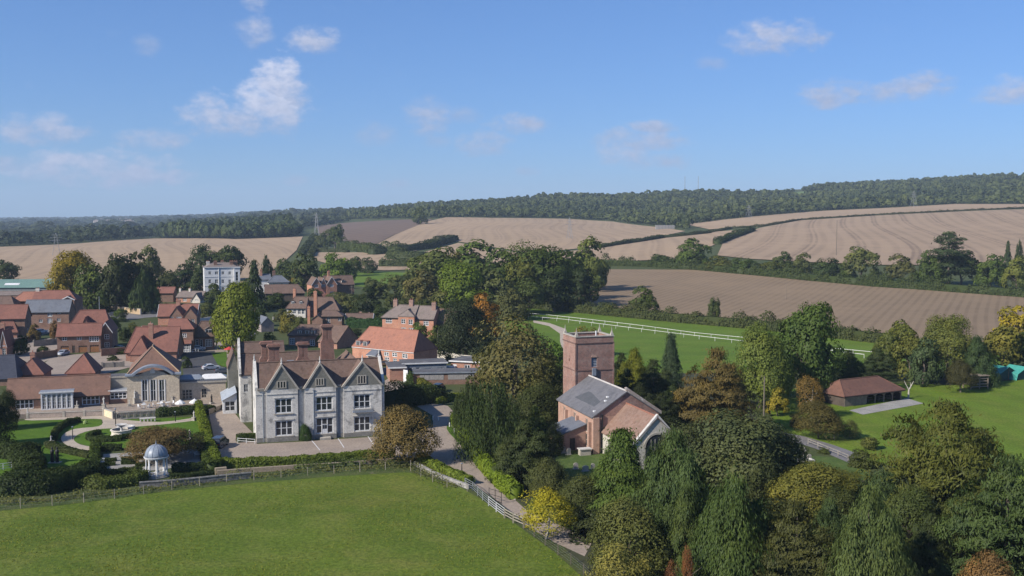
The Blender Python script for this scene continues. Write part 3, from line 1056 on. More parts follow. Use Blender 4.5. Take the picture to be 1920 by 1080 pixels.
def bush(px, py, wpx, hm, col, label, kind='mid', name='bush', group=None, cat='bush'):
    _tc[0] += 1
    b = T(px, py)
    w = wpx * (b.y * CP + H * SP) / F
    o = link(name, CR[kind][_tc[0] % len(CR[kind])], None, b + Vector((0, 0, -hm * .12)), _tc[0] * 1.7)
    o.scale = (w, w, hm * 1.1)
    o.color = (col[0] * 1.08, col[1] * 1.15, col[2] * .82, 1)
    return tag(o, label, cat, group)


def wood(name, regions, col, seed=1, size=(9, 13), kinds=3, spacing=8.0, hmul=1.15, shade_var=0.26, holes=()):
    """woodland that reads as one mass: crowns over a stretch of hillside, one object"""
    rng = np.random.default_rng(seed)
    tv, ts = [], []
    for k in range(kinds):
        r2 = np.random.default_rng(900 + k)
        ncl, per = 12, 7
        D = rnd(r2, ncl)
        D[:, 2] = np.abs(D[:, 2]) * 1.1 - 0.12
        P = D * 0.34
        C = np.repeat(P, per, 0)
        d = rnd(r2, ncl * per)
        od = np.repeat(unit(P + np.array([0, 0, .05])), per, 0)
        d = np.where((d * od).sum(1, keepdims=True) < -0.1, -d, d)
        C = C + d * 0.17
        N = d * 0.75 + od * 0.5 + r2.normal(size=d.shape) * 0.25
        N = unit(N)
        tg = np.cross(N, r2.normal(size=d.shape))
        tg = unit(tg)
        B = np.cross(N, tg)
        V = np.stack([C - tg * .15, C + B * .105, C + tg * .15, C - B * .105], 1)
        tv.append(V.reshape(-1, 3) + np.array([0, 0, 0.42]))
        ts.append(np.repeat(np.repeat(r2.normal(0, 0.13, ncl), per) + r2.normal(0, .08, ncl * per), 4))
    pts = []
    for poly, sp in regions:
        W = [T(*p) for p in poly]
        xs, ys_ = [p.x for p in W], [p.y for p in W]
        nx, ny = int((max(xs) - min(xs)) / sp) + 1, int((max(ys_) - min(ys_)) / sp) + 1
        gx, gy = np.meshgrid(min(xs) + np.arange(nx) * sp, min(ys_) + np.arange(ny) * sp)
        gx = gx.ravel() + rng.uniform(-.5, .5, nx * ny) * sp
        gy = gy.ravel() + rng.uniform(-.5, .5, nx * ny) * sp
        ins = np.zeros(nx * ny, bool)
        j = len(W) - 1
        for i in range(len(W)):
            xi, yi, xj, yj = W[i].x, W[i].y, W[j].x, W[j].y
            cond = ((yi > gy) != (yj > gy)) & (gx < (xj - xi) * (gy - yi) / (yj - yi + 1e-9) + xi)
            ins ^= cond
            j = i
        for hp in holes:
            Q = [T(*p) for p in hp]
            inh = np.zeros(nx * ny, bool)
            j = len(Q) - 1
            for i in range(len(Q)):
                inh ^= ((Q[i].y > gy) != (Q[j].y > gy)) & (gx < (Q[j].x - Q[i].x) * (gy - Q[i].y) / (Q[j].y - Q[i].y + 1e-9) + Q[i].x)
                j = i
            ins &= ~inh
        gx, gy = gx[ins], gy[ins]
        pts.append(np.stack([gx, gy, hts(gx, gy), np.full(len(gx), sp / spacing)], 1))
    P = np.concatenate(pts)
    VV, SS = [], []
    a = rng.uniform(0, 2 * math.pi, len(P))
    s = (size[0] + (size[1] - size[0]) * rng.random(len(P)) ** 1.6 * 1.25) * P[:, 3]
    hh = s * rng.uniform(0.7, 1.35, len(P)) * hmul * (1 + .22 * np.sin(P[:, 0] * .021 + P[:, 1] * .013))
    lum = rng.normal(0.5, shade_var, len(P)) + 0.25 * np.sin(P[:, 0] * .011) * np.sin(P[:, 1] * .009 + 1)
    ki = rng.integers(0, kinds, len(P))
    for k in range(kinds):
        m = ki == k
        c, sn = np.cos(a[m])[:, None], np.sin(a[m])[:, None]
        t = tv[k]
        X = (t[None, :, 0] * c - t[None, :, 1] * sn) * s[m][:, None] + P[m][:, 0:1]
        Y = (t[None, :, 0] * sn + t[None, :, 1] * c) * s[m][:, None] + P[m][:, 1:2]
        Z = t[None, :, 2] * hh[m][:, None] + P[m][:, 2:3]
        VV.append(np.stack([X, Y, Z], -1).reshape(-1, 3))
        SS.append((ts[k][None] + lum[m][:, None]).ravel())
    V = np.concatenate(VV)
    sh = np.clip(np.concatenate(SS), 0, 1)
    o0 = V.mean(0)
    me = bpy.data.meshes.new(name)
    n = len(V) // 4
    me.vertices.add(len(V))
    me.vertices.foreach_set('co', (V - o0).astype(np.float32).ravel())
    me.loops.add(n * 4)
    me.loops.foreach_set('vertex_index', np.arange(n * 4, dtype=np.int32))
    me.polygons.add(n)
    me.polygons.foreach_set('loop_start', np.arange(0, n * 4, 4, dtype=np.int32))
    at = me.attributes.new('shade', 'FLOAT', 'POINT')
    at.data.foreach_set('value', sh.astype(np.float32))
    me.materials.append(FOL)
    me.update(calc_edges=True)
    o = link(name, me, None, o0)
    o.color = (*col, 1)
    print(name, len(P), 'trees', n, 'leaves')
    return stuff(o)
# ------------------------------------------------------------------ trees
DK, MD, OL = (0.034, 0.050, 0.020), (0.056, 0.082, 0.026), (0.082, 0.090, 0.030)
LIME, GOLD, BRN = (0.150, 0.175, 0.028), (0.20, 0.150, 0.028), (0.120, 0.085, 0.040)
BLU, GRY, ORG = (0.038, 0.062, 0.044), (0.072, 0.086, 0.050), (0.27, 0.115, 0.022)
BRT, YEWC, OLB = (0.070, 0.115, 0.026), (0.062, 0.068, 0.026), (0.110, 0.100, 0.045)
VDK = (0.024, 0.036, 0.017)  # very dark green, deep shade put into the leaf colour
HOLM = (0.060, 0.072, 0.044)
CYP = (0.050, 0.076, 0.030)

gT = 'trees crowding the near right corner'
tree(1165, 985, 803, 175, 'spruce', (0.058, 0.088, 0.028), 'pointed green conifer just in front of the church chancel', 'conifer', gT, .02, 'con')
tree(1262, 1020, 800, 175, 'cypress', (0.052, 0.078, 0.038), 'tall dark cypress between the pointed conifer and the big grey-green tree', 'cypress', gT, .02, 'con')
tree(1385, 940, 768, 225, 'fine', HOLM, 'huge rounded grey-green tree right of the church chancel', 'broadleaf_tree', gT, .02)
tree(1240, 965, 826, 105, 'fine', (0.058, 0.078, 0.034), 'green tree covering the foot of the chancel gable', 'broadleaf_tree', gT, .0)
tree(1290, 925, 792, 125, 'fine', HOLM, 'grey-green tree hiding the right end of the chancel', 'broadleaf_tree', gT, .02)
tree(1465, 925, 800, 110, 'fine', (0.056, 0.070, 0.04), 'dark shoulder tree beside the churchyard lane', 'broadleaf_tree', gT, .02)
tree(1375, 1110, 885, 205, 'cypress', CYP, 'blue-green cypress with hanging sprays at the bottom edge under the huge grey-green tree', 'cypress', gT, .0, 'con')
tree(1285, 1085, 905, 130, 'cypress', (0.058, 0.080, 0.036), 'olive cypress left of the blue-green one at the bottom edge', 'cypress', gT, .0, 'con')
tree(1520, 985, 868, 165, 'fine', (0.112, 0.108, 0.034), 'yellowing broadleaf tree below the gravestones', 'broadleaf_tree', gT, .05)
tree(1490, 1120, 935, 205, 'yew', (0.050, 0.054, 0.026), 'brown-green yew in the middle of the bottom right thicket', 'yew_tree', gT, .0, 'con')
tree(1627, 1160, 905, 190, 'cypress', (0.068, 0.092, 0.044), 'pale blue-green cypress with drooping curtains near the bottom edge', 'cypress', gT, .0, 'con')
tree(1655, 985, 880, 170, 'cypress', (0.050, 0.076, 0.042), 'dark green cypress behind the pale drooping one', 'cypress', gT, .0, 'con')
tree(1768, 985, 748, 285, 'yew', (0.080, 0.088, 0.028), 'great olive yew with spiky sprays in front of the playing field', 'yew_tree', gT, .0, 'con')
tree(1885, 1125, 850, 260, 'yew', (0.046, 0.070, 0.032), 'broad dark green conifer cut by the right edge', 'conifer', gT, .0, 'con')
tree(1580, 940, 885, 110, 'fine', (0.10, 0.105, 0.036), 'low olive tree between the yellowing tree and the great yew', 'broadleaf_tree', gT, .03)
tree(1182, 1085, 925, 165, 'fine', (0.075, 0.082, 0.036), 'dull olive rounded tree beside the yellow one at the lane', 'broadleaf_tree', gT, .02)
tree(1090, 985, 890, 100, 'fine', (0.06, 0.068, 0.032), 'small dull tree behind the yellow one', 'broadleaf_tree', gT, .03)
tree(1030, 940, 856, 86, 'fine', (0.062, 0.07, 0.036), 'rounded dark shrub tree left of the churchyard', 'broadleaf_tree', gT, .02)
tree(1025, 1010, 912, 112, 'sparse', (0.27, 0.235, 0.03), 'small bright yellow tree with pale trunk beside the lane', 'broadleaf_tree', None, .2, 'thin', BARKW)
tree(1845, 1195, 1030, 125, 'fine', (0.17, 0.10, 0.06), 'low russet tree at the bottom right corner', 'broadleaf_tree', gT, .03)
tree(1160, 1140, 1015, 130, 'sparse', (0.17, 0.155, 0.06), 'pale straggly tree at the bottom edge by the paddock', 'broadleaf_tree', gT, .05, 'thin', BARKW)
tree(1290, 1130, 1018, 26, 'sparse', (0.16, 0.065, 0.04), 'thin russet tree at the bottom edge between cypresses', 'broadleaf_tree', gT, .03, 'thin')
tree(1258, 1130, 1048, 34, 'sparse', (0.14, 0.06, 0.04), 'small reddish bush-like tree at the bottom edge by the olive cypress', 'broadleaf_tree', gT, .03, 'thin')
tree(1740, 1110, 960, 110, 'yew', (0.036, 0.048, 0.024), 'shaded dark yew behind the pale drooping cypress', 'yew_tree', gT, .0, 'con')
tree(1555, 1060, 930, 110, 'cypress', (0.046, 0.07, 0.038), 'dark cypress wedged between brown-green yew and pale drooping cypress', 'cypress', gT, .0, 'con')

sheet('shaded_woodland_floor', [(1060, 1030), (1110, 960), (1230, 900), (1420, 890), (1480, 905), (1600, 900), (1680, 905), (1760, 950), (1920, 940), (1990, 1000), (1990, 1400), (1180, 1400), (1120, 1090)], m_wood, 0.04, 6)
sheet('shaded_woodland_floor', [(850, 830), (1040, 800), (1040, 870), (1000, 930), (985, 950), (960, 930), (905, 868)], m_wood, 0.045, 6)  # dark sheet carrying the shade left of the church
sheet('shaded_woodland_floor', [(1150, 700), (1400, 700), (1420, 790), (1280, 805), (1180, 770)], m_wood, 0.05, 6)  # dark sheet carrying the shade right of the tower
for px, py, top, w, k, col, lab in [
        (1330, 1075, 945, 105, 'fine', (.05, .066, .028), 'dark ragged tree between the two cypresses at the bottom edge'), (1445, 1085, 960, 95, 'fine', (.062, .07, .03), 'dull ragged tree left of the brown-green yew'),
        (1222, 1010, 895, 100, 'fine', (.056, .07, .028), 'ragged tree below the tall dark cypress'), (1575, 1010, 912, 90, 'fine', (.05, .062, .028), 'ragged dark tree right of the yellowing tree'),
        (1700, 1020, 905, 120, 'fine', (.054, .07, .03), 'ragged green tree at the left foot of the great yew'), (1820, 1060, 925, 120, 'fine', (.06, .072, .028), 'ragged olive tree at the right foot of the great yew'),
        (1130, 960, 870, 70, 'fine', (.05, .062, .028), 'dark ragged tree at the left of the pointed conifer'), (1420, 960, 835, 90, 'fine', (.05, .062, .034), 'dark lower tree right of the huge grey-green one')]:
    tree(px, py, top, w, k, col, lab, 'broadleaf_tree', gT, .0)
gU = 'undergrowth bushes below the trees in the near right corner'
for k, (px, py, w, hh, lab) in enumerate([(1110, 1010, 90, 3.5, 'bush by the lane beside the dull olive tree'), (1230, 1060, 100, 4.0, 'dark bush between olive cypress and dull olive tree'), (1440, 1000, 120, 4.5, 'dark undergrowth bush below the huge grey-green tree'), (1330, 1010, 110, 4.0, 'undergrowth bush left of the blue-green cypress'),
                                     (1560, 1110, 120, 4.0, 'undergrowth bush between brown-green yew and pale cypress'), (1720, 1075, 110, 4.0, 'dark bush right of the pale drooping cypress'), (1800, 1090, 110, 3.0, 'bare dark bush before the low russet tree'), (1700, 1000, 110, 4.5, 'undergrowth bush at the foot of the great yew'),
                                     (1610, 1000, 100, 4.0, 'undergrowth bush between yellowing tree and dark cypress'), (1240, 960, 90, 4.0, 'bush behind the pointed conifer'), (1410, 1130, 140, 3.0, 'low bush at the very bottom edge'), (1200, 1130, 140, 2.8, 'low bush at the bottom edge near the pale straggly tree')]):
    bush(px, py, w, hh, (0.036, 0.044, 0.024), lab, 'mid', group=gU)
gC = 'trees around the church'
tree(922, 862, 708, 135, 'irish', (0.034, 0.050, 0.024), 'dark green clump of upright yews behind the laurel hedge', 'yew_tree', gC, .0, 'con', depth=1.1)
tree(882, 815, 716, 78, 'irish', (0.032, 0.047, 0.022), 'smaller dark upright yews at the top end of the laurel hedge', 'yew_tree', gC, .0, 'con')
tree(1010, 800, 715, 110, 'fine', (0.042, 0.052, 0.024), 'dark tree filling the gap between upright yews and church', 'broadleaf_tree', gC, .0)
tree(1030, 850, 790, 60, 'fine', (0.04, 0.05, 0.024), 'dark shrub tree left of the vestry roof', 'broadleaf_tree', gC, .0)
tree(925, 730, 640, 90, 'mid', (0.07, 0.07, 0.03), 'brown-green tree under the left side of the bronze chestnut', 'broadleaf_tree', gC, .03)
tree(985, 905, 785, 128, 'yew', (0.046, 0.060, 0.030), 'bushy dark conifer below the upright yews', 'conifer', gC, .0, 'con')
tree(1003, 850, 760, 62, 'yew', (0.070, 0.092, 0.032), 'small lighter green yew left of the church porch', 'yew_tree', gC, .0, 'con')
tree(968, 775, 586, 178, 'sparse', (0.090, 0.082, 0.046), 'tall bronze-brown chestnut left of the church tower', 'broadleaf_tree', gC, .12)
tree(1015, 780, 655, 95, 'fine', (0.085, 0.085, 0.036), 'olive tree squeezed between bronze chestnut and tower', 'broadleaf_tree', gC, .05)
tree(1040, 715, 635, 60, 'mid', BRT, 'small light green tree tucked left of the tower', 'broadleaf_tree', gC, .03)
tree(1342, 815, 650, 158, 'yew', (0.098, 0.074, 0.036), 'big brown-tinged yew right of the church', 'yew_tree', gC, .0, 'con')
tree(1257, 745, 624, 62, 'spruce', (0.046, 0.072, 0.054), 'narrow blue-green spruce behind the churchyard', 'conifer', gC, .0, 'con')
tree(1190, 760, 650, 84, 'cypress', (0.125, 0.135, 0.024), 'golden cypress just right of the tower', 'cypress', gC, .0, 'con')
tree(1225, 775, 672, 90, 'yew', (0.032, 0.044, 0.022), 'dark yew between golden cypress and spruce', 'yew_tree', gC, .0, 'con')
tree(1176, 780, 690, 75, 'yew', VDK, 'yew in deep shade below the golden cypress', 'yew_tree', gC, .0, 'con')
tree(1262, 800, 715, 70, 'yew', VDK, 'yew in deep shade below the blue-green spruce', 'yew_tree', gC, .0, 'con')
tree(908, 640, 548, 66, 'mid', (0.20, 0.095, 0.026), 'orange autumn tree behind the dark evergreen', 'broadleaf_tree', None, .08)
tree(872, 675, 556, 108, 'fine', (0.026, 0.036, 0.026), 'dark evergreen right of the brick house with three chimneys', 'broadleaf_tree', None, .0)
tree(1098, 668, 610, 62, 'mid', (0.13, 0.11, 0.028), 'yellow-tinted tree showing above the tower parapet', 'broadleaf_tree', gC, .03)

tree(1200, 800, 715, 90, 'yew', (0.022, 0.030, 0.015), 'yew in deep shade behind the nave roof', 'yew_tree', gC, .0, 'con')  # near-black leaf colour holds the deep shade of this mass
tree(1240, 815, 735, 90, 'yew', (0.022, 0.030, 0.015), 'yew in deep shade behind the chancel gable', 'yew_tree', gC, .0, 'con')  # shade painted into the leaf colour here too
tree(1165, 745, 660, 60, 'yew', (0.026, 0.036, 0.017), 'dark yew touching the right side of the tower', 'yew_tree', gC, .0, 'con')

gB = 'trees around the open barn'
tree(1430, 765, 600, 122, 'fine', (0.088, 0.112, 0.036), 'tall pale green tree left of the dark oak near the barn', 'broadleaf_tree', gB, .05)
tree(1512, 745, 563, 132, 'round', (0.050, 0.076, 0.026), 'tall dark green oak behind the open barn', 'broadleaf_tree', gB, .05)
tree(1440, 745, 690, 60, 'fine', MD, 'low green tree at the foot of the tall pale one', 'broadleaf_tree', gB, .03)
tree(1590, 725, 655, 75, 'yew', (0.04, 0.058, 0.026), 'dark evergreen behind the left end of the barn roof', 'conifer', gB, .0, 'con')
tree(1645, 712, 652, 72, 'yew', (0.036, 0.052, 0.028), 'dark evergreen behind the middle of the barn roof', 'conifer', gB, .0, 'con')
tree(1705, 712, 622, 76, 'mid', (0.098, 0.105, 0.034), 'olive tree behind the right end of the barn', 'broadleaf_tree', gB, .05)
tree(1732, 722, 632, 62, 'mid', (0.048, 0.07, 0.045), 'blue-green round tree beyond the barn', 'broadleaf_tree', gB, .03)
tree(1775, 712, 588, 108, 'fine', (0.098, 0.108, 0.038), 'large olive oak beyond the barn', 'broadleaf_tree', gB, .05)
tree(1830, 720, 628, 90, 'cypress', (0.036, 0.058, 0.032), 'dark cedar-like conifer beyond the playing field', 'conifer', gB, .0, 'con')
tree(1880, 700, 606, 88, 'mid', (0.10, 0.095, 0.028), 'olive-gold tree behind the turquoise tents', 'broadleaf_tree', gB, .05)
tree(1904, 665, 572, 84, 'mid', (0.21, 0.165, 0.025), 'golden yellow tree at the right edge', 'broadleaf_tree', gB, .05)
tree(1925, 690, 618, 70, 'mid', DK, 'dark tree under the golden one at the right edge', 'broadleaf_tree', gB, .05)
tree(1660, 690, 618, 56, 'mid', (0.085, 0.10, 0.034), 'light olive bushy tree left of the tree line beyond the barn', 'broadleaf_tree', gB, .03)
tree(1690, 670, 600, 60, 'mid', (0.10, 0.11, 0.035), 'yellow-green tree at the end of the tilled field', 'broadleaf_tree', gB, .05)
tree(1520, 785, 702, 58, 'sparse', (0.135, 0.088, 0.04), 'copper brown tree at the left end of the barn', 'broadleaf_tree', gB, .2, 'thin', BARKW)
tree(1458, 780, 725, 45, 'mid', (0.165, 0.14, 0.028), 'small yellowing tree left of the barn', 'broadleaf_tree', gB, .08, 'thin')
tree(1535, 822, 748, 96, 'fine', (0.070, 0.060, 0.030), 'dark brown-green thorn tree in front of the barn', 'broadleaf_tree', gB, .12, 'thin')
tree(1592, 822, 786, 44, 'sparse', (0.07, 0.075, 0.04), 'small bushy thorn on the grass before the barn', 'broadleaf_tree', gB, .05, 'thin')
tree(1801, 736, 672, 56, 'fine', (0.052, 0.050, 0.030), 'small dark tree standing alone on the playing field edge', 'broadleaf_tree', gB, .16, 'thin')

gV2 = 'small trees and shrubs of the village gardens'
for px, py, top, w, k, col, lab in [
        (212, 622, 592, 30, 'mid', MD, 'small green tree in the front garden by the road'), (234, 640, 612, 26, 'mid', DK, 'dark small tree beside the wide red roof'), (208, 646, 618, 22, 'mid', (.06, .07, .035), 'grey-green small tree right of the garage house'),
        (40, 664, 628, 30, 'mid', DK, 'dark small tree before the twin gables'), (64, 640, 606, 26, 'mid', (.10, .07, .035), 'brownish small tree before the slate house'), (104, 640, 600, 20, 'mid', (.11, .065, .04), 'thin russet tree before the slate house'),
        (226, 600, 578, 30, 'mid', MD, 'shrubby tree left of the conifer by the wall'), (250, 628, 604, 22, 'mid', OL, 'olive small tree behind the wide red roof'), (312, 592, 566, 26, 'mid', (.06, .075, .03), 'green small tree left of the grey cottages'),
        (386, 598, 566, 34, 'mid', (.07, .08, .035), 'grey-green small tree in front of the grey cottages'), (412, 588, 560, 30, 'mid', MD, 'green small tree before the pink roofed cottage'), (430, 565, 540, 34, 'mid', DK, 'dark small tree at the foot of the white mansion'),
        (352, 650, 622, 18, 'mid', MD, 'slim small tree beside the bay window'), (410, 632, 600, 30, 'mid', DK, 'dark small tree under the lime tree'), (486, 612, 578, 34, 'mid', DK, 'dark small tree beside the stone hut'),
        (506, 655, 622, 30, 'mid', (.075, .10, .03), 'light green small tree behind the manor chimneys'), (528, 606, 578, 30, 'mid', (.075, .075, .035), 'olive small tree below the white sash cottage'), (604, 648, 620, 24, 'mid', MD, 'green small tree behind the tall manor chimney'),
        (590, 566, 540, 36, 'mid', DK, 'dark small tree left of the three gabled house'), (640, 575, 548, 30, 'mid', (.075, .08, .04), 'pale small tree right of the three gabled house'), (668, 585, 552, 34, 'mid', DK, 'dark small tree behind the tall green hedge'),
        (716, 602, 570, 34, 'mid', DK, 'dark small tree left of the three chimney house'), (760, 585, 556, 40, 'mid', (.06, .07, .034), 'grey tree behind the three chimney house'), (800, 575, 540, 44, 'mid', (.07, .075, .035), 'brownish tree above the three chimney house'),
        (836, 610, 565, 46, 'mid', DK, 'dark tree right of the three chimney house'), (848, 650, 600, 40, 'mid', (.05, .065, .03), 'green tree before the orange autumn tree'), (700, 560, 520, 40, 'mid', (.06, .07, .036), 'grey-green tree at the left of the orchard'), (770, 545, 508, 44, 'mid', (.065, .075, .036), 'grey-green tree at the right of the orchard'),
        (404, 572, 530, 48, 'mid', (.04, .055, .025), 'dark tree hiding the lower left of the mansion front'), (445, 572, 528, 40, 'mid', (.045, .06, .028), 'dark tree hiding the lower right of the mansion front'), (420, 548, 520, 30, 'mid', DK, 'dark small tree before the mansion front'), (462, 560, 522, 28, 'mid', DK, 'dark small tree at the right foot of the mansion'), (300, 560, 520, 40, 'mid', DK, 'dark tree behind the far red roofed house'), (200, 575, 520, 50, 'mid', VDK, 'dark tree filling the gap by the golden tree')]:
    tree(px, py, top, w, k, col, lab, 'small_tree', gV2, .03)

gF = 'trees along the hedge above the tilled field'
for px, py, top, w, col, lab in [
        (1240, 500, 476, 46, DK, 'low dark bushy tree at the left end of the field hedge'),
        (1300, 503, 446, 74, MD, 'wide green tree at the bend of the field hedge'),
        (1350, 508, 478, 56, OL, 'low olive tree right of the bend in the field hedge'),
        (1395, 512, 482, 54, MD, 'low green tree halfway along the field hedge'),
        (1450, 516, 487, 54, OL, 'low olive tree before the twin rounded trees'),
        (1468, 516, 471, 44, (0.05, 0.066, 0.028), 'left one of the twin rounded hedge trees'),
        (1503, 518, 472, 42, (0.068, 0.078, 0.038), 'right one of the twin rounded hedge trees'),
        (1550, 524, 483, 58, DK, 'dark round hedge tree left of the tall pale oak'),
        (1616, 527, 461, 72, (0.078, 0.088, 0.042), 'tall pale oak in the field hedge'),
        (1588, 524, 492, 40, MD, 'small tree tucked against the tall pale oak'),
        (1689, 530, 474, 58, (0.088, 0.090, 0.048), 'thin pale tree with bare trunk in the field hedge'),
        (1745, 534, 468, 60, MD, 'green tree left of the dark cedar on the field hedge'),
        (1800, 535, 470, 78, (0.046, 0.066, 0.030), 'wide dark tree under the cedar on the field hedge'),
        (1858, 540, 476, 62, MD, 'green tree right of the dark cedar on the field hedge'),
        (1905, 545, 478, 52, (0.10, 0.11, 0.035), 'olive-yellow hedge tree at the right edge')]:
    tree(px, py, top, w, 'mid', col, lab, 'broadleaf_tree', gF, .06)
tree(1777, 536, 434, 84, 'pine', (0.036, 0.052, 0.034), 'dark spreading cedar standing above the field hedge', 'cedar_tree', gF, .1, 'con')
tree(1888, 520, 452, 22, 'conmid', (0.036, 0.052, 0.032), 'left one of two narrow conifers behind the field hedge', 'conifer', gF, .0, 'con')
tree(1910, 520, 450, 22, 'conmid', (0.036, 0.052, 0.032), 'right one of two narrow conifers behind the field hedge', 'conifer', gF, .0, 'con')
tree(1208, 594, 534, 56, 'mid', (0.066, 0.088, 0.032), 'rounded green tree in the meadow hedge', 'broadleaf_tree', None, .03)
tree(1338, 601, 556, 28, 'mid', (0.060, 0.078, 0.036), 'slim small tree in the meadow hedge', 'broadleaf_tree', None, .05)

gW = 'trees of the wood behind the village'
for px, py, top, w, k, col, lab in [
        (815, 562, 462, 92, 'mid', (0.082, 0.098, 0.044), 'pale willow-green tree at the left of the wood'),
        (790, 575, 505, 60, 'mid', (0.085, 0.078, 0.04), 'brownish tree at the left foot of the wood'),
        (885, 545, 446, 84, 'mid', (0.060, 0.086, 0.026), 'green tree topping the left part of the wood'),
        (850, 548, 470, 48, 'mid', (0.11, 0.095, 0.035), 'bronze-tinted tree between two green ones in the wood'),
        (868, 590, 482, 84, 'round', (0.085, 0.12, 0.022), 'bright green tree at the front of the wood'),
        (930, 590, 505, 80, 'mid', (0.078, 0.09, 0.048), 'grey-green tree at the front of the wood'),
        (945, 560, 462, 70, 'mid', MD, 'green tree in the middle of the wood'),
        (1012, 572, 448, 106, 'round', (0.048, 0.068, 0.022), 'biggest dark green tree of the wood'),
        (985, 575, 470, 62, 'mid', (0.075, 0.082, 0.024), 'olive tree against the biggest dark one'),
        (1062, 562, 468, 66, 'mid', (0.038, 0.056, 0.022), 'very dark tree at the right of the wood'),
        (1102, 546, 440, 60, 'mid', (0.082, 0.098, 0.035), 'tall light tree at the right end of the wood'),
        (1120, 540, 484, 34, 'mid', (0.052, 0.07, 0.03), 'small tree ending the wood on the right'),
        (1040, 585, 505, 60, 'mid', VDK, 'shaded low tree below the biggest dark one'),
        (960, 600, 540, 54, 'mid', (0.075, 0.08, 0.04), 'low grey tree above the gallop rails'),
        (905, 575, 490, 60, 'mid', (0.055, 0.075, 0.026), 'dark green tree between bright green and grey-green ones'), (1085, 575, 500, 56, 'mid', VDK, 'shaded dark tree at the right foot of the wood'), (990, 590, 520, 60, 'mid', (0.05, 0.066, 0.026), 'green tree at the right front of the wood'), (840, 590, 530, 56, 'mid', (0.07, 0.075, 0.034), 'dull green tree at the left front of the wood')]:
    tree(px, py, top, w * 1.32, k, col, lab, 'broadleaf_tree', gW, .0)

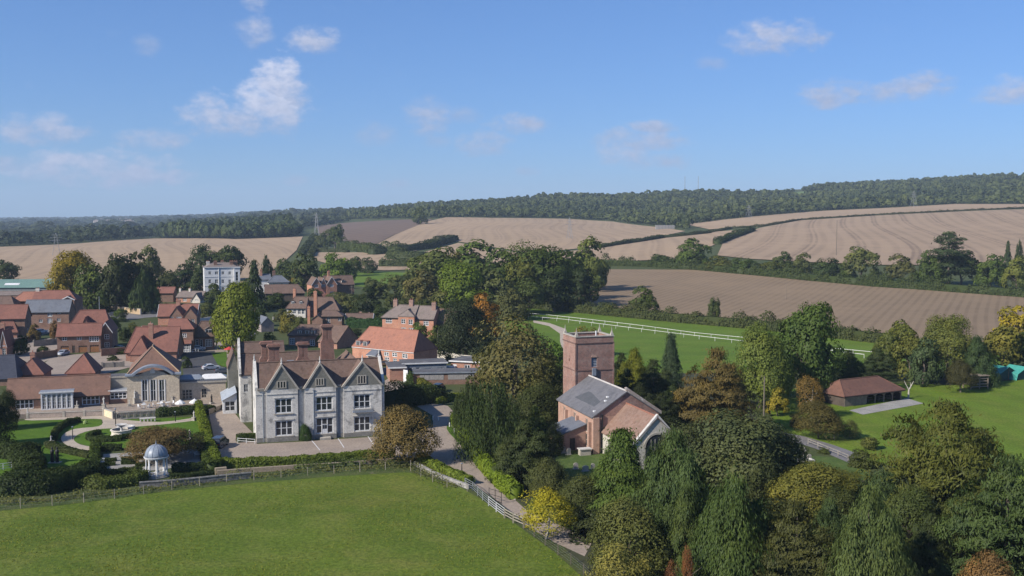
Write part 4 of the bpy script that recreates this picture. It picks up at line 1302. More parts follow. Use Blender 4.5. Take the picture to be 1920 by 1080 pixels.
gV = 'trees among the village houses'
for px, py, top, w, k, col, nm, lab in [
        (138, 580, 468, 92, 'round', (0.165, 0.125, 0.022), 'broadleaf_tree', 'big golden tree on the left of the village'),
        (178, 585, 492, 66, 'mid', (0.064, 0.085, 0.028), 'broadleaf_tree', 'green tree leaning on the golden one'),
        (222, 585, 474, 62, 'mid', (0.036, 0.045, 0.024), 'broadleaf_tree', 'left one of two dark round village trees'),
        (258, 582, 472, 70, 'mid', (0.032, 0.040, 0.024), 'broadleaf_tree', 'right one of two dark round village trees'),
        (284, 540, 457, 44, 'mid', (0.085, 0.098, 0.045), 'broadleaf_tree', 'pale tree peeping over the dark village trees'),
        (271, 588, 505, 52, 'conmid', (0.034, 0.052, 0.026), 'conifer', 'dark conifer above the buff boundary wall'),
        (318, 560, 506, 38, 'mid', (0.042, 0.05, 0.024), 'broadleaf_tree', 'brownish tree left of the white mansion'),
        (345, 548, 495, 50, 'mid', VDK, 'broadleaf_tree', 'dark tree left of the white mansion'),
        (375, 553, 502, 42, 'mid', (0.035, 0.05, 0.022), 'broadleaf_tree', 'dark tree covering the left corner of the white mansion'),
        (388, 528, 457, 60, 'mid', (0.036, 0.052, 0.022), 'broadleaf_tree', 'left dark tree behind the white mansion'),
        (428, 528, 459, 64, 'mid', (0.040, 0.056, 0.024), 'broadleaf_tree', 'right dark tree behind the white mansion'),
        (443, 658, 526, 92, 'round', (0.128, 0.152, 0.030), 'broadleaf_tree', 'yellow-green lime tree standing over the village houses'),
        (478, 585, 488, 40, 'conmid', (0.030, 0.045, 0.026), 'conifer', 'dark conifer right of the white mansion'),
        (500, 545, 478, 30, 'conmid', (0.034, 0.05, 0.03), 'conifer', 'dark conifer behind the white house with slate roof'),
        (535, 530, 484, 38, 'mid', (0.050, 0.066, 0.032), 'broadleaf_tree', 'grey-green tree behind the slate roofed white house'),
        (570, 545, 475, 60, 'mid', (0.048, 0.062, 0.028), 'broadleaf_tree', 'dark tree between white house and three-gabled brick house'),
        (555, 545, 503, 34, 'mid', (0.16, 0.125, 0.028), 'broadleaf_tree', 'yellowing tree beside the white house'),
        (634, 535, 472, 54, 'mid', (0.082, 0.125, 0.026), 'broadleaf_tree', 'bright green tree behind the three-gabled brick house'),
        (664, 518, 480, 30, 'mid', (0.052, 0.07, 0.03), 'broadleaf_tree', 'dull green tree right of the bright green one'),
        (690, 512, 482, 32, 'mid', (0.06, 0.07, 0.045), 'broadleaf_tree', 'small grey tree at the edge of the stubble'),
        (690, 596, 534, 56, 'mid', (0.026, 0.036, 0.018), 'broadleaf_tree', 'dark tree in front of the orchard'),
        (658, 590, 558, 34, 'mid', (0.08, 0.088, 0.045), 'broadleaf_tree', 'grey-green tree behind the low dark-roofed cottages'),
        (740, 555, 512, 50, 'far', (0.07, 0.082, 0.04), 'fruit_tree', 'larger grey-green fruit tree in the orchard'),
        (712, 560, 530, 32, 'far', (0.065, 0.078, 0.036), 'fruit_tree', 'small fruit tree on the left of the orchard'),
        (765, 562, 530, 34, 'far', (0.06, 0.072, 0.036), 'fruit_tree', 'small fruit tree on the right of the orchard'),
        (735, 575, 548, 34, 'far', (0.055, 0.068, 0.03), 'fruit_tree', 'low fruit tree at the front of the orchard'),
        (790, 600, 560, 36, 'mid', (0.055, 0.068, 0.03), 'broadleaf_tree', 'green tree behind the brick house with three chimneys'),
        (542, 625, 582, 34, 'mid', (0.13, 0.115, 0.035), 'broadleaf_tree', 'yellowing tree below the white-windowed cottage'),
        (560, 628, 592, 34, 'mid', (0.07, 0.078, 0.035), 'broadleaf_tree', 'small green tree right of the yellowing one'),
        (515, 578, 548, 34, 'mid', DK, 'broadleaf_tree', 'dark bushy tree below the long brown roof'),
        (14, 535, 487, 44, 'mid', (0.038, 0.052, 0.026), 'broadleaf_tree', 'dark tree at the left edge above the green shed'),
        (820, 655, 610, 40, 'mid', (0.07, 0.085, 0.03), 'broadleaf_tree', 'light green tree at the right end of the orange roofed house'),
        (845, 672, 625, 46, 'mid', (0.040, 0.052, 0.026), 'broadleaf_tree', 'dark tree beside the telegraph pole'),
        (788, 640, 603, 26, 'mid', (0.075, 0.11, 0.03), 'broadleaf_tree', 'small climber-like tree on the brick house front')]:
    tree(px, py, top, w * (1.18 if w < 90 else 1.05), k, col, lab, nm, gV, .03 if k != 'conmid' else 0, 'con' if k == 'conmid' else 'big')
tree(628, 466, 420, 40, 'mid', (0.055, 0.072, 0.034), 'green tree clump at the edge of the dark ploughed field', 'broadleaf_tree', None, .02)
tree(605, 463, 436, 34, 'mid', (0.06, 0.072, 0.036), 'low green tree beside the lane through the fields', 'broadleaf_tree', None, .02)
tree(786, 421, 385, 34, 'mid', (0.058, 0.072, 0.028), 'lone olive tree on the ridge between ploughed field and stubble', 'broadleaf_tree', None, .04)

# garden and forecourt trees
tree(757, 868, 758, 128, 'fine', (0.125, 0.092, 0.052), 'bronze autumn tree on the forecourt corner in front of the manor', 'broadleaf_tree', None, .10, 'big')
tree(303, 862, 800, 140, 'fine', (0.120, 0.085, 0.055), 'low spreading bronze tree behind the domed gazebo', 'broadleaf_tree', None, .10, 'thin')
tree(10, 805, 728, 56, 'fine', (0.032, 0.044, 0.020), 'dark evergreen at the left edge of the garden', 'broadleaf_tree', None, .0)
tree(-25, 840, 735, 90, 'fine', (0.03, 0.042, 0.02), 'dark evergreen standing half outside the left edge', 'broadleaf_tree', None, .0)

# ------------------------------------------------------------------ woods that read as one mass
wood('hillside_wood', [
    ([(1290, 432), (1282, 422), (1400, 408), (1540, 396), (1650, 391), (1790, 383), (2080, 385), (2080, 337), (1900, 336), (1700, 345), (1500, 362), (1380, 366), (1270, 366), (1100, 372), (960, 378), (810, 388), (700, 398), (640, 402), (640, 412), (765, 410), (812, 409), (920, 408), (1070, 410), (1150, 414), (1240, 424)], 9.5)],
     (0.072, 0.094, 0.038), 3, (8, 15), spacing=9.5, hmul=.85, holes=[[(1440, 370), (1500, 361), (1560, 358), (1520, 371), (1480, 374)]])
wood('ridge_wood', [([(566, 432), (600, 424), (650, 417), (640, 402), (560, 400), (430, 404), (300, 408), (290, 412), (400, 411), (500, 413), (560, 414)], 14)], (0.050, 0.066, 0.034), 4, (10, 17), spacing=11, hmul=.75)
wood('copse', [([(292, 447), (350, 448), (440, 449), (560, 444), (545, 428), (430, 428), (320, 432)], 7.5)], (0.052, 0.076, 0.028), 5, (11, 16), spacing=7.5, hmul=1.25)
wood('far_tree_belt', [([(-200, 470), (-60, 464), (150, 456), (285, 447), (300, 436), (200, 438), (50, 446), (-200, 452)], 16)], (0.045, 0.062, 0.032), 6, (12, 18), spacing=14, hmul=.8)
wood('distant_woods', [([(-400, 447), (50, 443), (290, 434), (420, 428), (560, 414), (560, 402), (300, 404), (150, 408), (-100, 409), (-400, 409)], 46)], (0.045, 0.06, 0.034), 7, (15, 26), spacing=24, hmul=.45)

# ------------------------------------------------------------------ hedges
LAUR = (0.125, 0.170, 0.024)
hedge([(414, 876), (520, 872), (620, 866), (735, 858)], 1.5, 1.25, (0.098, 0.128, 0.030), 'long clipped hedge along the front of the manor forecourt', leaf=.30)
hedge([(372, 768), (381, 800), (393, 845), (408, 880)], 1.5, 1.7, (0.10, 0.13, 0.026), 'bright hedge dividing garden from manor forecourt', leaf=.30)
hedge([(855, 795), (880, 840), (910, 880), (940, 912), (966, 935)], 1.9, 2.0, LAUR, 'pale laurel hedge along the right side of the drive', leaf=.34)
hedge([(790, 866), (825, 885), (860, 900), (878, 909)], 1.6, 1.2, (0.115, 0.15, 0.03), 'low laurel hedge along the left side of the drive', leaf=.32)
hedge([(298, 781), (335, 778), (374, 774)], 1.8, 1.5, (0.040, 0.058, 0.022), 'dark clipped hedge at the edge of the terrace', leaf=.28)
hedge([(376, 777), (395, 772)], 1.7, 1.3, (0.036, 0.052, 0.02), 'short dark hedge end at the terrace corner', leaf=.28)
hedge([(20, 925), (80, 922), (130, 912), (172, 900)], 4.2, 2.7, (0.028, 0.042, 0.018), 'massive dark yew hedge at the bottom left of the garden', leaf=.34, rough=.2)
hedge([(40, 870), (62, 895), (55, 925)], 3.4, 2.9, (0.032, 0.046, 0.02), 'dark hedge arm turning back towards the left edge', leaf=.34, rough=.2)
hedge([(-20, 850), (20, 857), (60, 862)], 3.0, 2.2, (0.034, 0.05, 0.022), 'dark hedge at the left edge below the shaded lawn', leaf=.34, rough=.2)
hedge([(165, 912), (200, 914), (245, 908), (262, 900)], 2.6, 1.3, (0.075, 0.095, 0.032), 'olive hedge beside the gazebo wall', leaf=.30, rough=.2)
hedge([(101, 828), (103, 815), (114, 804), (130, 796), (147, 792)], 1.0, 1.0, (0.036, 0.052, 0.022), 'curved dark box hedge following the garden path', leaf=.22)
hedge([(92, 838), (110, 845), (140, 852), (168, 858)], 1.4, 0.9, (0.050, 0.064, 0.032), 'grey-green hedge at the outer side of the path bend', leaf=.24)
hedge([(180, 838), (178, 860), (176, 888)], 1.5, 1.2, (0.046, 0.068, 0.022), 'clipped yew hedge on the left of the parterre', leaf=.26)
hedge([(184, 846), (204, 845), (224, 844)], 1.4, 1.0, (0.030, 0.044, 0.018), 'dark hedge behind the left half of the parterre', leaf=.26)
hedge([(180, 897), (215, 894), (262, 889)], 1.2, 1.1, (0.045, 0.062, 0.022), 'clipped hedge in front of the parterre', leaf=.24)
hedge([(376, 828), (386, 852), (398, 884)], 2.0, 1.5, (0.050, 0.070, 0.020), 'clipped hedge on the right of the parterre', leaf=.26)
hedge([(328, 888), (358, 886), (392, 882)], 1.5, 1.4, (0.028, 0.042, 0.018), 'dark hedge right of the gazebo', leaf=.26)
hedge([(322, 897), (360, 894), (398, 889)], 0.9, 0.6, (0.030, 0.044, 0.018), 'low dark hedge at the foot of the flint wall', leaf=.22)
for a, b, lab in [((195, 866), (216, 865), 'short box hedge on the left of the parterre, rear row'), ((196, 874), (214, 873), 'short box hedge on the left of the parterre, front row'),
                  ((230, 864), (258, 862), 'box hedge in the middle of the parterre, rear row'), ((230, 871), (258, 870), 'box hedge in the middle of the parterre, middle row'),
                  ((256, 875), (275, 874), 'box hedge in the parterre behind the gazebo'), ((255, 860), (276, 858), 'box hedge at the back of the parterre behind the gazebo')]:
    hedge([a, b], 0.7, 0.55, (0.036, 0.052, 0.02), lab, leaf=.18, group='box hedges of the parterre')
for i, (a0, a1, r_, lab) in enumerate([(200, 300, 4.1, 'left arc of box hedge round the fountain'), (150, 205, 4.1, 'upper arc of box hedge round the fountain'), (235, 350, 2.9, 'inner arc of box hedge round the fountain')]):
    cc = G(228, 818)
    hedge([(cc.x - 1.0 + r_ * math.cos(R(a)), cc.y - .5 + r_ * math.sin(R(a)), 0) for a in np.linspace(a0, a1, 7)], 1.0, 0.8, (0.040, 0.058, 0.024), lab, leaf=.2, world_pts=True, group='box hedges round the fountain')
hedge([(448, 829), (476, 826)], 1.2, 1.3, (0.045, 0.066, 0.022), 'small square hedge behind white rails at the manor corner', leaf=.24)
hedge([(985, 577), (1060, 583), (1140, 591), (1230, 600), (1320, 608), (1400, 615), (1500, 625), (1600, 637), (1660, 644)], 4.2, 3.2, (0.055, 0.066, 0.030), 'long dark hedge between meadow and tilled field', leaf=.6, dens=2.2, rough=.75)
hedge([(1130, 497), (1220, 500), (1320, 507), (1420, 516), (1520, 526), (1640, 537), (1760, 545), (1920, 557), (2060, 566)], 5.0, 3.8, (0.048, 0.064, 0.028), 'long hedge along the top of the tilled field', leaf=.8, dens=2.0, rough=.9)
hedge([(1120, 466), (1180, 456), (1240, 447), (1330, 438)], 5.0, 3.0, (0.05, 0.06, 0.034), 'thin hedge between two stubble fields on the down', leaf=1.2, dens=1.4, rough=.3)
hedge([(1345, 458), (1372, 447), (1410, 434)], 7.0, 4.2, (0.046, 0.062, 0.026), 'thick hedge at the corner of the great stubble field', leaf=1.2, dens=1.4, rough=.4)
hedge([(1330, 437), (1370, 429), (1420, 425)], 4.0, 2.0, (0.066, 0.07, 0.04), 'ragged hedge above the thick corner hedge', leaf=1.1, dens=1.2, rough=.5)
hedge([(1420, 426), (1500, 413), (1640, 404), (1780, 397), (1920, 391), (2060, 391)], 3.5, 1.8, (0.07, 0.066, 0.045), 'thin hedge line across the top of the great stubble field', leaf=1.4, dens=1.2, rough=.4)
hedge([(700, 478), (740, 474), (800, 466), (852, 451)], 9.0, 6.0, (0.044, 0.056, 0.034), 'thick dark hedge below the striped stubble on the down', leaf=1.3, dens=1.4, rough=.4)
hedge([(640, 467), (670, 470), (700, 476), (745, 476)], 8.0, 7.0, (0.058, 0.075, 0.034), 'green hedge below the dark ploughed field', leaf=1.2, dens=1.4, rough=.5)
hedge([(566, 480), (578, 462), (592, 443)], 6.0, 4.0, (0.044, 0.056, 0.034), 'dark hedge on the left of the lane through the fields', leaf=1.3, dens=1.4, rough=.4)
hedge([(582, 482), (590, 466), (602, 448)], 5.0, 3.5, (0.05, 0.06, 0.036), 'dark hedge on the right of the lane through the fields', leaf=1.3, dens=1.4, rough=.4)
hedge([(590, 470), (620, 472), (650, 474)], 5.0, 2.6, (0.055, 0.064, 0.038), 'low scrub hedge right of the lane', leaf=1.2, dens=1.2, rough=.5)
hedge([(738, 486), (775, 487), (790, 486)], 12.0, 6.0, (0.06, 0.075, 0.04), 'round scrub below the stubble left of the wood', leaf=1.2, dens=1.2, rough=.5)
hedge([(720, 500), (745, 500), (765, 500)], 9.0, 5.0, (0.05, 0.064, 0.034), 'dark scrub along the pasture behind the orchard', leaf=1.1, dens=1.2, rough=.5)
hedge([(655, 614), (715, 616)], 2.4, 3.2, (0.026, 0.062, 0.026), 'tall green clipped hedge in front of the low brown hut', leaf=.5, dens=1.8)
hedge([(735, 765), (775, 757), (815, 752)], 5.5, 3.4, (0.034, 0.048, 0.02), 'dark shrubbery behind the manor beside the drive', leaf=.42, rough=.4)
hedge([(818, 757), (848, 750), (862, 748)], 2.0, 1.2, (0.12, 0.145, 0.028), 'yellow-green low hedge beside the upper drive', leaf=.34)
hedge([(788, 722), (796, 728), (806, 733)], 1.6, 1.5, (0.12, 0.12, 0.032), 'yellowing hedge by the flat roofed annexe', leaf=.32)
hedge([(765, 722), (772, 722)], 1.4, 2.8, (0.048, 0.075, 0.024), 'squared bush beside the white gate', leaf=.3)
hedge([(620, 563), (650, 563), (680, 566)], 6.0, 2.4, (0.075, 0.085, 0.045), 'grey-green shrub hedge below the three-gabled house', leaf=.6, rough=.4)
hedge([(490, 582), (520, 579), (540, 574)], 3.0, 2.2, (0.036, 0.05, 0.024), 'dark garden hedge below the long brown roof', leaf=.5, rough=.3)
hedge([(560, 880), (640, 874), (720, 866), (770, 868)], 2.4, 0.7, (0.075, 0.098, 0.045), 'rank nettles and scrub along the paddock wall', name='scrub', leaf=.3, dens=1.0, rough=.6, cat='scrub')
bush(573, 826, 26, 3.1, (0.040, 0.070, 0.026), 'dark climbing shrub against the manor front', 'fine', name='shrub')
bush(448, 772, 12, 4.2, (0.06, 0.08, 0.03), 'tall shrub at the end of the glass lean-to', 'mid', name='shrub')
bush(1618, 874, 60, 2.6, (0.06, 0.07, 0.03), 'bush covering the lower end of the churchyard lane', 'mid')
bush(1545, 850, 26, 1.0, (0.06, 0.075, 0.03), 'low bramble bush along the lane fence', 'mid')
bush(1500, 800, 42, 2.4, (0.06, 0.058, 0.03), 'brown-green bush by the lane bend', 'mid')
bush(1630, 842, 40, 2.2, (0.08, 0.09, 0.035), 'low olive bush at the lane before the great yew', 'mid')
bush(995, 622, 14, 2.2, (0.07, 0.10, 0.03), 'clipped round bush in the house garden beyond the tower', 'mid')
bush(160, 795, 8, .8, (0.5, 0.6, .4), 'pale flowering bush on the lawn', 'far', name='flowering_bush')
for px, py, w, h_, lab in [(210, 583, 60, 2.4, 'dark shrubs left of the gate pillars'), (80, 665, 26, 2.6, 'green bush by the dark car'), (225, 664, 26, 2.2, 'green bush in the walled vegetable garden'), (212, 676, 22, 1.6, 'low bush in the walled vegetable garden'), (225, 603, 30, 1.6, 'shrub in the front garden by the road'), (400, 590, 34, 2.6, 'shrub in front of the grey cottages'), (640, 565, 30, 2.2, 'bush below the three-gabled house'), (350, 690, 22, 3.2, 'dark bush beside the stone hall roof'), (660, 628, 40, 2.5, 'bush behind the orange roofed house'), (580, 612, 24, 2.6, 'bush in front of the dark-roofed house')]:
    bush(px, py, w, h_, (0.045, 0.062, 0.028), lab, 'mid')
# ------------------------------------------------------------------ building kit
CACHE = {}


def cached(key, make):
    if key not in CACHE:
        CACHE[key] = make()
    return CACHE[key]


def wall_panel(mb, o, ux, w, h, openings=(), reveal=0.14, mi=0):
    """a wall with real openings; ux runs to the right seen from outside"""
    o, ux = Vector(o), Vector(ux)
    n = ux.cross(Vector((0, 0, 1)))
    xs = sorted({0.0, w, *[a for q in openings for a in (q[0], q[2])]})
    zs = sorted({0.0, h, *[a for q in openings for a in (q[1], q[3])]})
    P = lambda a, b, d=0.0: o + ux * a + Vector((0, 0, b)) - n * d
    for i in range(len(xs) - 1):
        for j in range(len(zs) - 1):
            cx, cz = (xs[i] + xs[i + 1]) / 2, (zs[j] + zs[j + 1]) / 2
            if any(q[0] < cx < q[2] and q[1] < cz < q[3] for q in openings):
                continue
            mb.poly([P(xs[i], zs[j]), P(xs[i + 1], zs[j]), P(xs[i + 1], zs[j + 1]), P(xs[i], zs[j + 1])], mi)
    for a0, b0, a1, b1 in openings:
        for p, q in (((a0, b0), (a1, b0)), ((a1, b0), (a1, b1)), ((a1, b1), (a0, b1)), ((a0, b1), (a0, b0))):
            mb.poly([P(*p), P(*q), P(*q, reveal), P(*p, reveal)], mi)


def frame_mesh(w, h, n, rows, fm, bars=False, t=None):
    t = t or max(0.09, min(0.16, w * 0.1))

    def mk():
        mb = MB()
        d0, d1 = -0.02, 0.06
        mb.box(0, d0, 0, t, d1, h).box(w - t, d0, 0, w, d1, h)
        mb.box(t, d0, h - t, w - t, d1, h).box(t, d0 - .06, 0, w - t, d1, t)
        lw = (w - t) / n
        for k in range(1, n):
            mb.box(k * lw, d0, t, k * lw + t, d1, h - t)
        for k in range(n):
            a, b = k * lw + t, (k + 1) * lw
            for r in range(1, rows):
                z = t + (h - 2 * t) * r / rows
                mb.box(a, d0 + .012, z - t * .32, b, d1 - .01, z + t * .32)
            if bars:
                mb.box((a + b) / 2 - .03, d0 + .018, t, (a + b) / 2 + .03, d1 - .012, h - t)
        return mb.mesh('window_frame', fm)
    return cached(('fr', round(w, 2), round(h, 2), n, rows, fm.name, bars), mk), t


def window(root, p, rot, w, h, n=2, rows=2, fm=None, bars=False, name='window', t=None):
    fm = fm or WHITE
    me, t = frame_mesh(w, h, n, rows, fm, bars, t)
    o = link(name, me, root, p, rot)
    lw = (w - t) / n
    pw = lw - t
    pm = cached(('pane', round(pw, 2), round(h - 2 * t, 2)), lambda: MB().box(0, 0, 0, pw, 0.02, h - 2 * t).mesh('pane', GLASS))
    for k in range(n):
        link('pane', pm, o, (k * lw + t, 0.03, t))
    return o


def door(root, p, rot, w, h, m, glazed=False, name='door', fm=None):
    def mk():
        mb = MB()
        mb.box(0, 0, 0, w, 0.06, h, 0)
        f = 0.07
        mb.box(-f, -.05, 0, 0.0, .07, h + f, 1).box(w, -.05, 0, w + f, .07, h + f, 1).box(0.001, -.05, h, w - .001, .07, h + f, 1)
        k = max(2, int(w / .35))
        for i in range(k):
            a = w * i / k
            mb.box(a + .03, -.025, .12, a + w / k - .03, 0.0, h * .52, 0)
            mb.box(a + .03, -.025, h * .58, a + w / k - .03, 0.0, h - .1, 2 if glazed else 0)
        return mb.mesh(name, [m, fm or WHITE, GLASS])
    return link(name, cached((name, round(w, 2), round(h, 2), m.name, glazed), mk), root, p, rot)


def garage_door(root, p, rot, w, h):
    def mk():
        mb = MB()
        mb.box(0, 0.02, 0, w, .07, h, 0)
        for k in range(8):
            mb.box(w * k / 8 + .015, -.02, .05, w * (k + 1) / 8 - .015, .02, h - .45, 0)
            if k % 2 == 0:
                mb.box(w * k / 8 + .06, -.01, h - .38, w * (k + 2) / 8 - .06, .02, h - .1, 1)
        return mb.mesh('garage_door', [WOODO, GLASS])
    return link('garage_door', cached(('gd', round(w, 1), round(h, 1)), mk), root, p, rot)


class House:
    def __init__(s, name, label, cat, fl, rot, group=None, z=None):
        s.o = T(*fl) if z is None else G(fl[0], fl[1], z)
        s.r = R(rot)
        s.root = thing(name, label, cat, s.o, s.r, group)
        s.c, s.sn = math.cos(s.r), math.sin(s.r)

    def w(s, x, y, z=0.0):
        return Vector((s.o.x + x * s.c - y * s.sn, s.o.y + x * s.sn + y * s.c, s.o.z + z))

    def u(s, px, y=0.0, z=0.0):
        """how far along the front a sight line at column px strikes the plane at depth y"""
        k = (px - 960) / F
        b = s.w(0, y)
        D = b.y * CP + (H - s.o.z - z) * SP
        return (k * D - b.x) / (s.c - k * s.sn * CP)

    def z(s, py, x=0.0, y=0.0):
        return hz(s.w(x, y).y, py) - s.o.z

    def rect(s, q, y=0.0):
        """photo rectangle on the front plane -> local opening"""
        x0, y0, x1, y1 = q[:4]
        zm = s.z((y0 + y1) / 2, s.u((x0 + x1) / 2, y), y)
        a, b = s.u(x0, y, zm), s.u(x1, y, zm)
        m = (a + b) / 2
        return a, s.z(y1, m, y), b, s.z(y0, m, y)

    def block(s, x, y, w, d, e, r, kind='gx', wm=None, rm=None, front=(), left=(), right=(), base=0.0, ov=0.35, hip=(0, 0), t=0.16,
              fm=None, walls=True, ridge=True, barge=None, gut=True, bars=False, gm=None, fpx=(), sides='fblr'):
        """one range of a building. windows: (u, sill, width, height, lights, rows[, 'door'/'garage', material])
        fpx: the same for the front as photo rectangles (x0, y0, x1, y1, lights, rows)"""
        wm, rm = wm or BRICKR, rm or TILER
        front = list(front)
        for q in fpx:
            a, z0, b, z1 = s.rect(q, y)
            front.append((a - x, max(0.02, z0 - base), b - a, z1 - max(z0, base + .02), *(q[4:] or (2, 2))))
        S_ = {'f': ((x, y, base), (1, 0, 0), w, 0.0, front), 'r': ((x + w, y, base), (0, 1, 0), d, math.pi / 2, right),
              'b': ((x + w, y + d, base), (-1, 0, 0), w, math.pi, ()), 'l': ((x, y + d, base), (0, -1, 0), d, -math.pi / 2, left)}
        he = e - base
        mb = MB()
        if walls:
            for k in sides:
                o, ux, ln, ro, win = S_[k]
                op = []
                for q in win:
                    a0, b0 = max(0.05, q[0]), max(0.0, q[1])
                    a1, b1 = min(ln - 0.05, q[0] + q[2]), min(he - 0.03, q[1] + q[3])
                    if a1 - a0 > .2 and b1 - b0 > .2:
                        op.append((a0, b0, a1, b1))
                        U = Vector(ux)
                        p = Vector(o) + U * a0 + Vector((0, 0, b0)) - U.cross(Vector((0, 0, 1))) * 0.10
                        kind_ = q[6] if len(q) > 6 else 'window'
                        if kind_ == 'door':
                            door(s.root, p, ro, a1 - a0, b1 - b0, q[7], glazed=len(q) > 8)
                        elif kind_ == 'garage':
                            garage_door(s.root, p, ro, a1 - a0, b1 - b0)
                        else:
                            window(s.root, p, ro, a1 - a0, b1 - b0, q[4], q[5], fm, bars)
                wall_panel(mb, o, ux, ln, he, op)
            if kind == 'gx':
                for k, (xx, sg) in enumerate(((x, 0), (x + w, 1))):
                    if not hip[k]:
                        mb.poly([(xx, y, e), (xx, y + d, e), (xx, y + d / 2, r - t * .6)], 1 if gm else 0)
            if kind == 'gy':
                for k, yy in enumerate((y, y + d)):
                    if not hip[k]:
                        mb.poly([(x, yy, e), (x + w, yy, e), (x + w / 2, yy, r - t * .6)], 1 if gm else 0)
            if kind == 'flat':
                mb.poly([(x, y, e - .1), (x + w, y, e - .1), (x + w, y + d, e - .1), (x, y + d, e - .1)])
            s.wall = mb.obj('wall', [wm, gm] if gm else wm, s.root)
        if kind in ('gx', 'gy'):
            half = d / 2 if kind == 'gx' else w / 2
            sl = (r - e) / half
            rb = MB()
            ez = e - ov * sl + t
            rz = r + t * .4
            g0 = 0.0 if hip[0] else ov * 0.8
            g1 = 0.0 if hip[1] else ov * 0.8
            if kind == 'gx':
                xa, xb = x - (ov if hip[0] else g0), x + w + (ov if hip[1] else g1)
                ra, rb_ = (x + hip[0] if hip[0] else x - g0), (x + w - hip[1] if hip[1] else x + w + g1)
                ym = y + d / 2
                rb.slab([(xa, y - ov, ez), (xb, y - ov, ez), (rb_, ym, rz), (ra, ym, rz)], t)
                rb.slab([(xb, y + d + ov, ez), (xa, y + d + ov, ez), (ra, ym, rz), (rb_, ym, rz)], t)
                if hip[0]:
                    rb.slab([(xa, y + d + ov, ez), (xa, y - ov, ez), (ra, ym, rz)], t)
                if hip[1]:
                    rb.slab([(xb, y - ov, ez), (xb, y + d + ov, ez), (rb_, ym, rz)], t)
                rl = [(ra, ym, rz + .03), (rb_, ym, rz + .03)]
                hips = [[(xa, y - ov, ez + .03), (ra, ym, rz + .03)], [(xa, y + d + ov, ez + .03), (ra, ym, rz + .03)]] * bool(hip[0]) + [[(xb, y - ov, ez + .03), (rb_, ym, rz + .03)], [(xb, y + d + ov, ez + .03), (rb_, ym, rz + .03)]] * bool(hip[1])
                if gut:
                    MB().box(xa, y - ov - .1, ez - t - .08, xb, y - ov - .003, ez - t + .04).obj('gutter', IRON if gut is True else gut, s.root)
            else:
                ya, yb = y - (ov if hip[0] else g0), y + d + (ov if hip[1] else g1)
                ra, rb_ = (y + hip[0] if hip[0] else y - g0), (y + d - hip[1] if hip[1] else y + d + g1)
                xm = x + w / 2
                rb.slab([(x - ov, yb, ez), (x - ov, ya, ez), (xm, ra, rz), (xm, rb_, rz)], t)
                rb.slab([(x + w + ov, ya, ez), (x + w + ov, yb, ez), (xm, rb_, rz), (xm, ra, rz)], t)
                if hip[0]:
                    rb.slab([(x - ov, ya, ez), (x + w + ov, ya, ez), (xm, ra, rz)], t)
                if hip[1]:
                    rb.slab([(x + w + ov, yb, ez), (x - ov, yb, ez), (xm, rb_, rz)], t)
                rl = [(xm, ra, rz + .03), (xm, rb_, rz + .03)]
                hips = [[(x - ov, ya, ez + .03), (xm, ra, rz + .03)], [(x + w + ov, ya, ez + .03), (xm, ra, rz + .03)]] * bool(hip[0])
                if barge:
                    for sg in (-1, 1):
                        q = MB()
                        xe = xm + sg * (w / 2 + ov)
                        q.prism([(xe, ez - .28), (xm, rz - .28), (xm, rz + .04), (xe, ez + .04)], (0, ya - .09, 0), (1, 0, 0), (0, 0, 1), (0, 1, 0), .085)
                        q.obj('bargeboard', barge, s.root)
            s.roof = rb.obj('roof', rm, s.root)
            if ridge:
                q = MB()
                q.tube(rl, 0.13, 5)
                for h_ in hips:
                    q.tube(h_, 0.10, 5)
                q.obj('ridge_tiles', rm if ridge is True else ridge, s.root)
            if kind == 'gx' and barge:
                for xx in (xa - .085, xb):
                    q = MB()
                    for ye, ys in ((y - ov, 1), (y + d + ov, -1)):
                        q.prism([(ye, ez - .26), (ym, rz - .26), (ym, rz + .04), (ye, ez + .04)], (xx, 0, 0), (0, 1, 0), (0, 0, 1), (1, 0, 0), .08)
                    q.obj('bargeboard', barge, s.root)
        elif kind == 'flat':
            MB().box(x - ov, y - ov, e - .05, x + w + ov, y + d + ov, e + .18).obj('roof', rm, s.root)
            MB().box(x - ov - .06, y - ov - .06, e - .1, x + w + ov + .06, y - ov - .003, e + .22).obj('fascia', fm or WHITE, s.root)
        return s

    def chimney(s, x, y, z0, z1, wx=0.9, wy=0.9, m=None, pots=2):
        m = m or BRICKR
        mb = MB()
        mb.box(x - wx / 2, y - wy / 2, z0, x + wx / 2, y + wy / 2, z1 - .5)
        mb.box(x - wx / 2 - .08, y - wy / 2 - .08, z1 - .5, x + wx / 2 + .08, y + wy / 2 + .08, z1 - .28)
        mb.box(x - wx / 2 - .02, y - wy / 2 - .02, z1 - .28, x + wx / 2 + .02, y + wy / 2 + .02, z1)
        c = mb.obj('chimney', m, s.root)
        for k in range(pots):
            px = x + (k - (pots - 1) / 2) * wx / max(1, pots) * .95
            MB().lathe([(.15, z1), (.12, z1 + .12), (.115, z1 + .42), (.15, z1 + .46), (.14, z1 + .5)], 8, (px, y, 0)).obj('chimney_pot', TILEO, c)
        return s

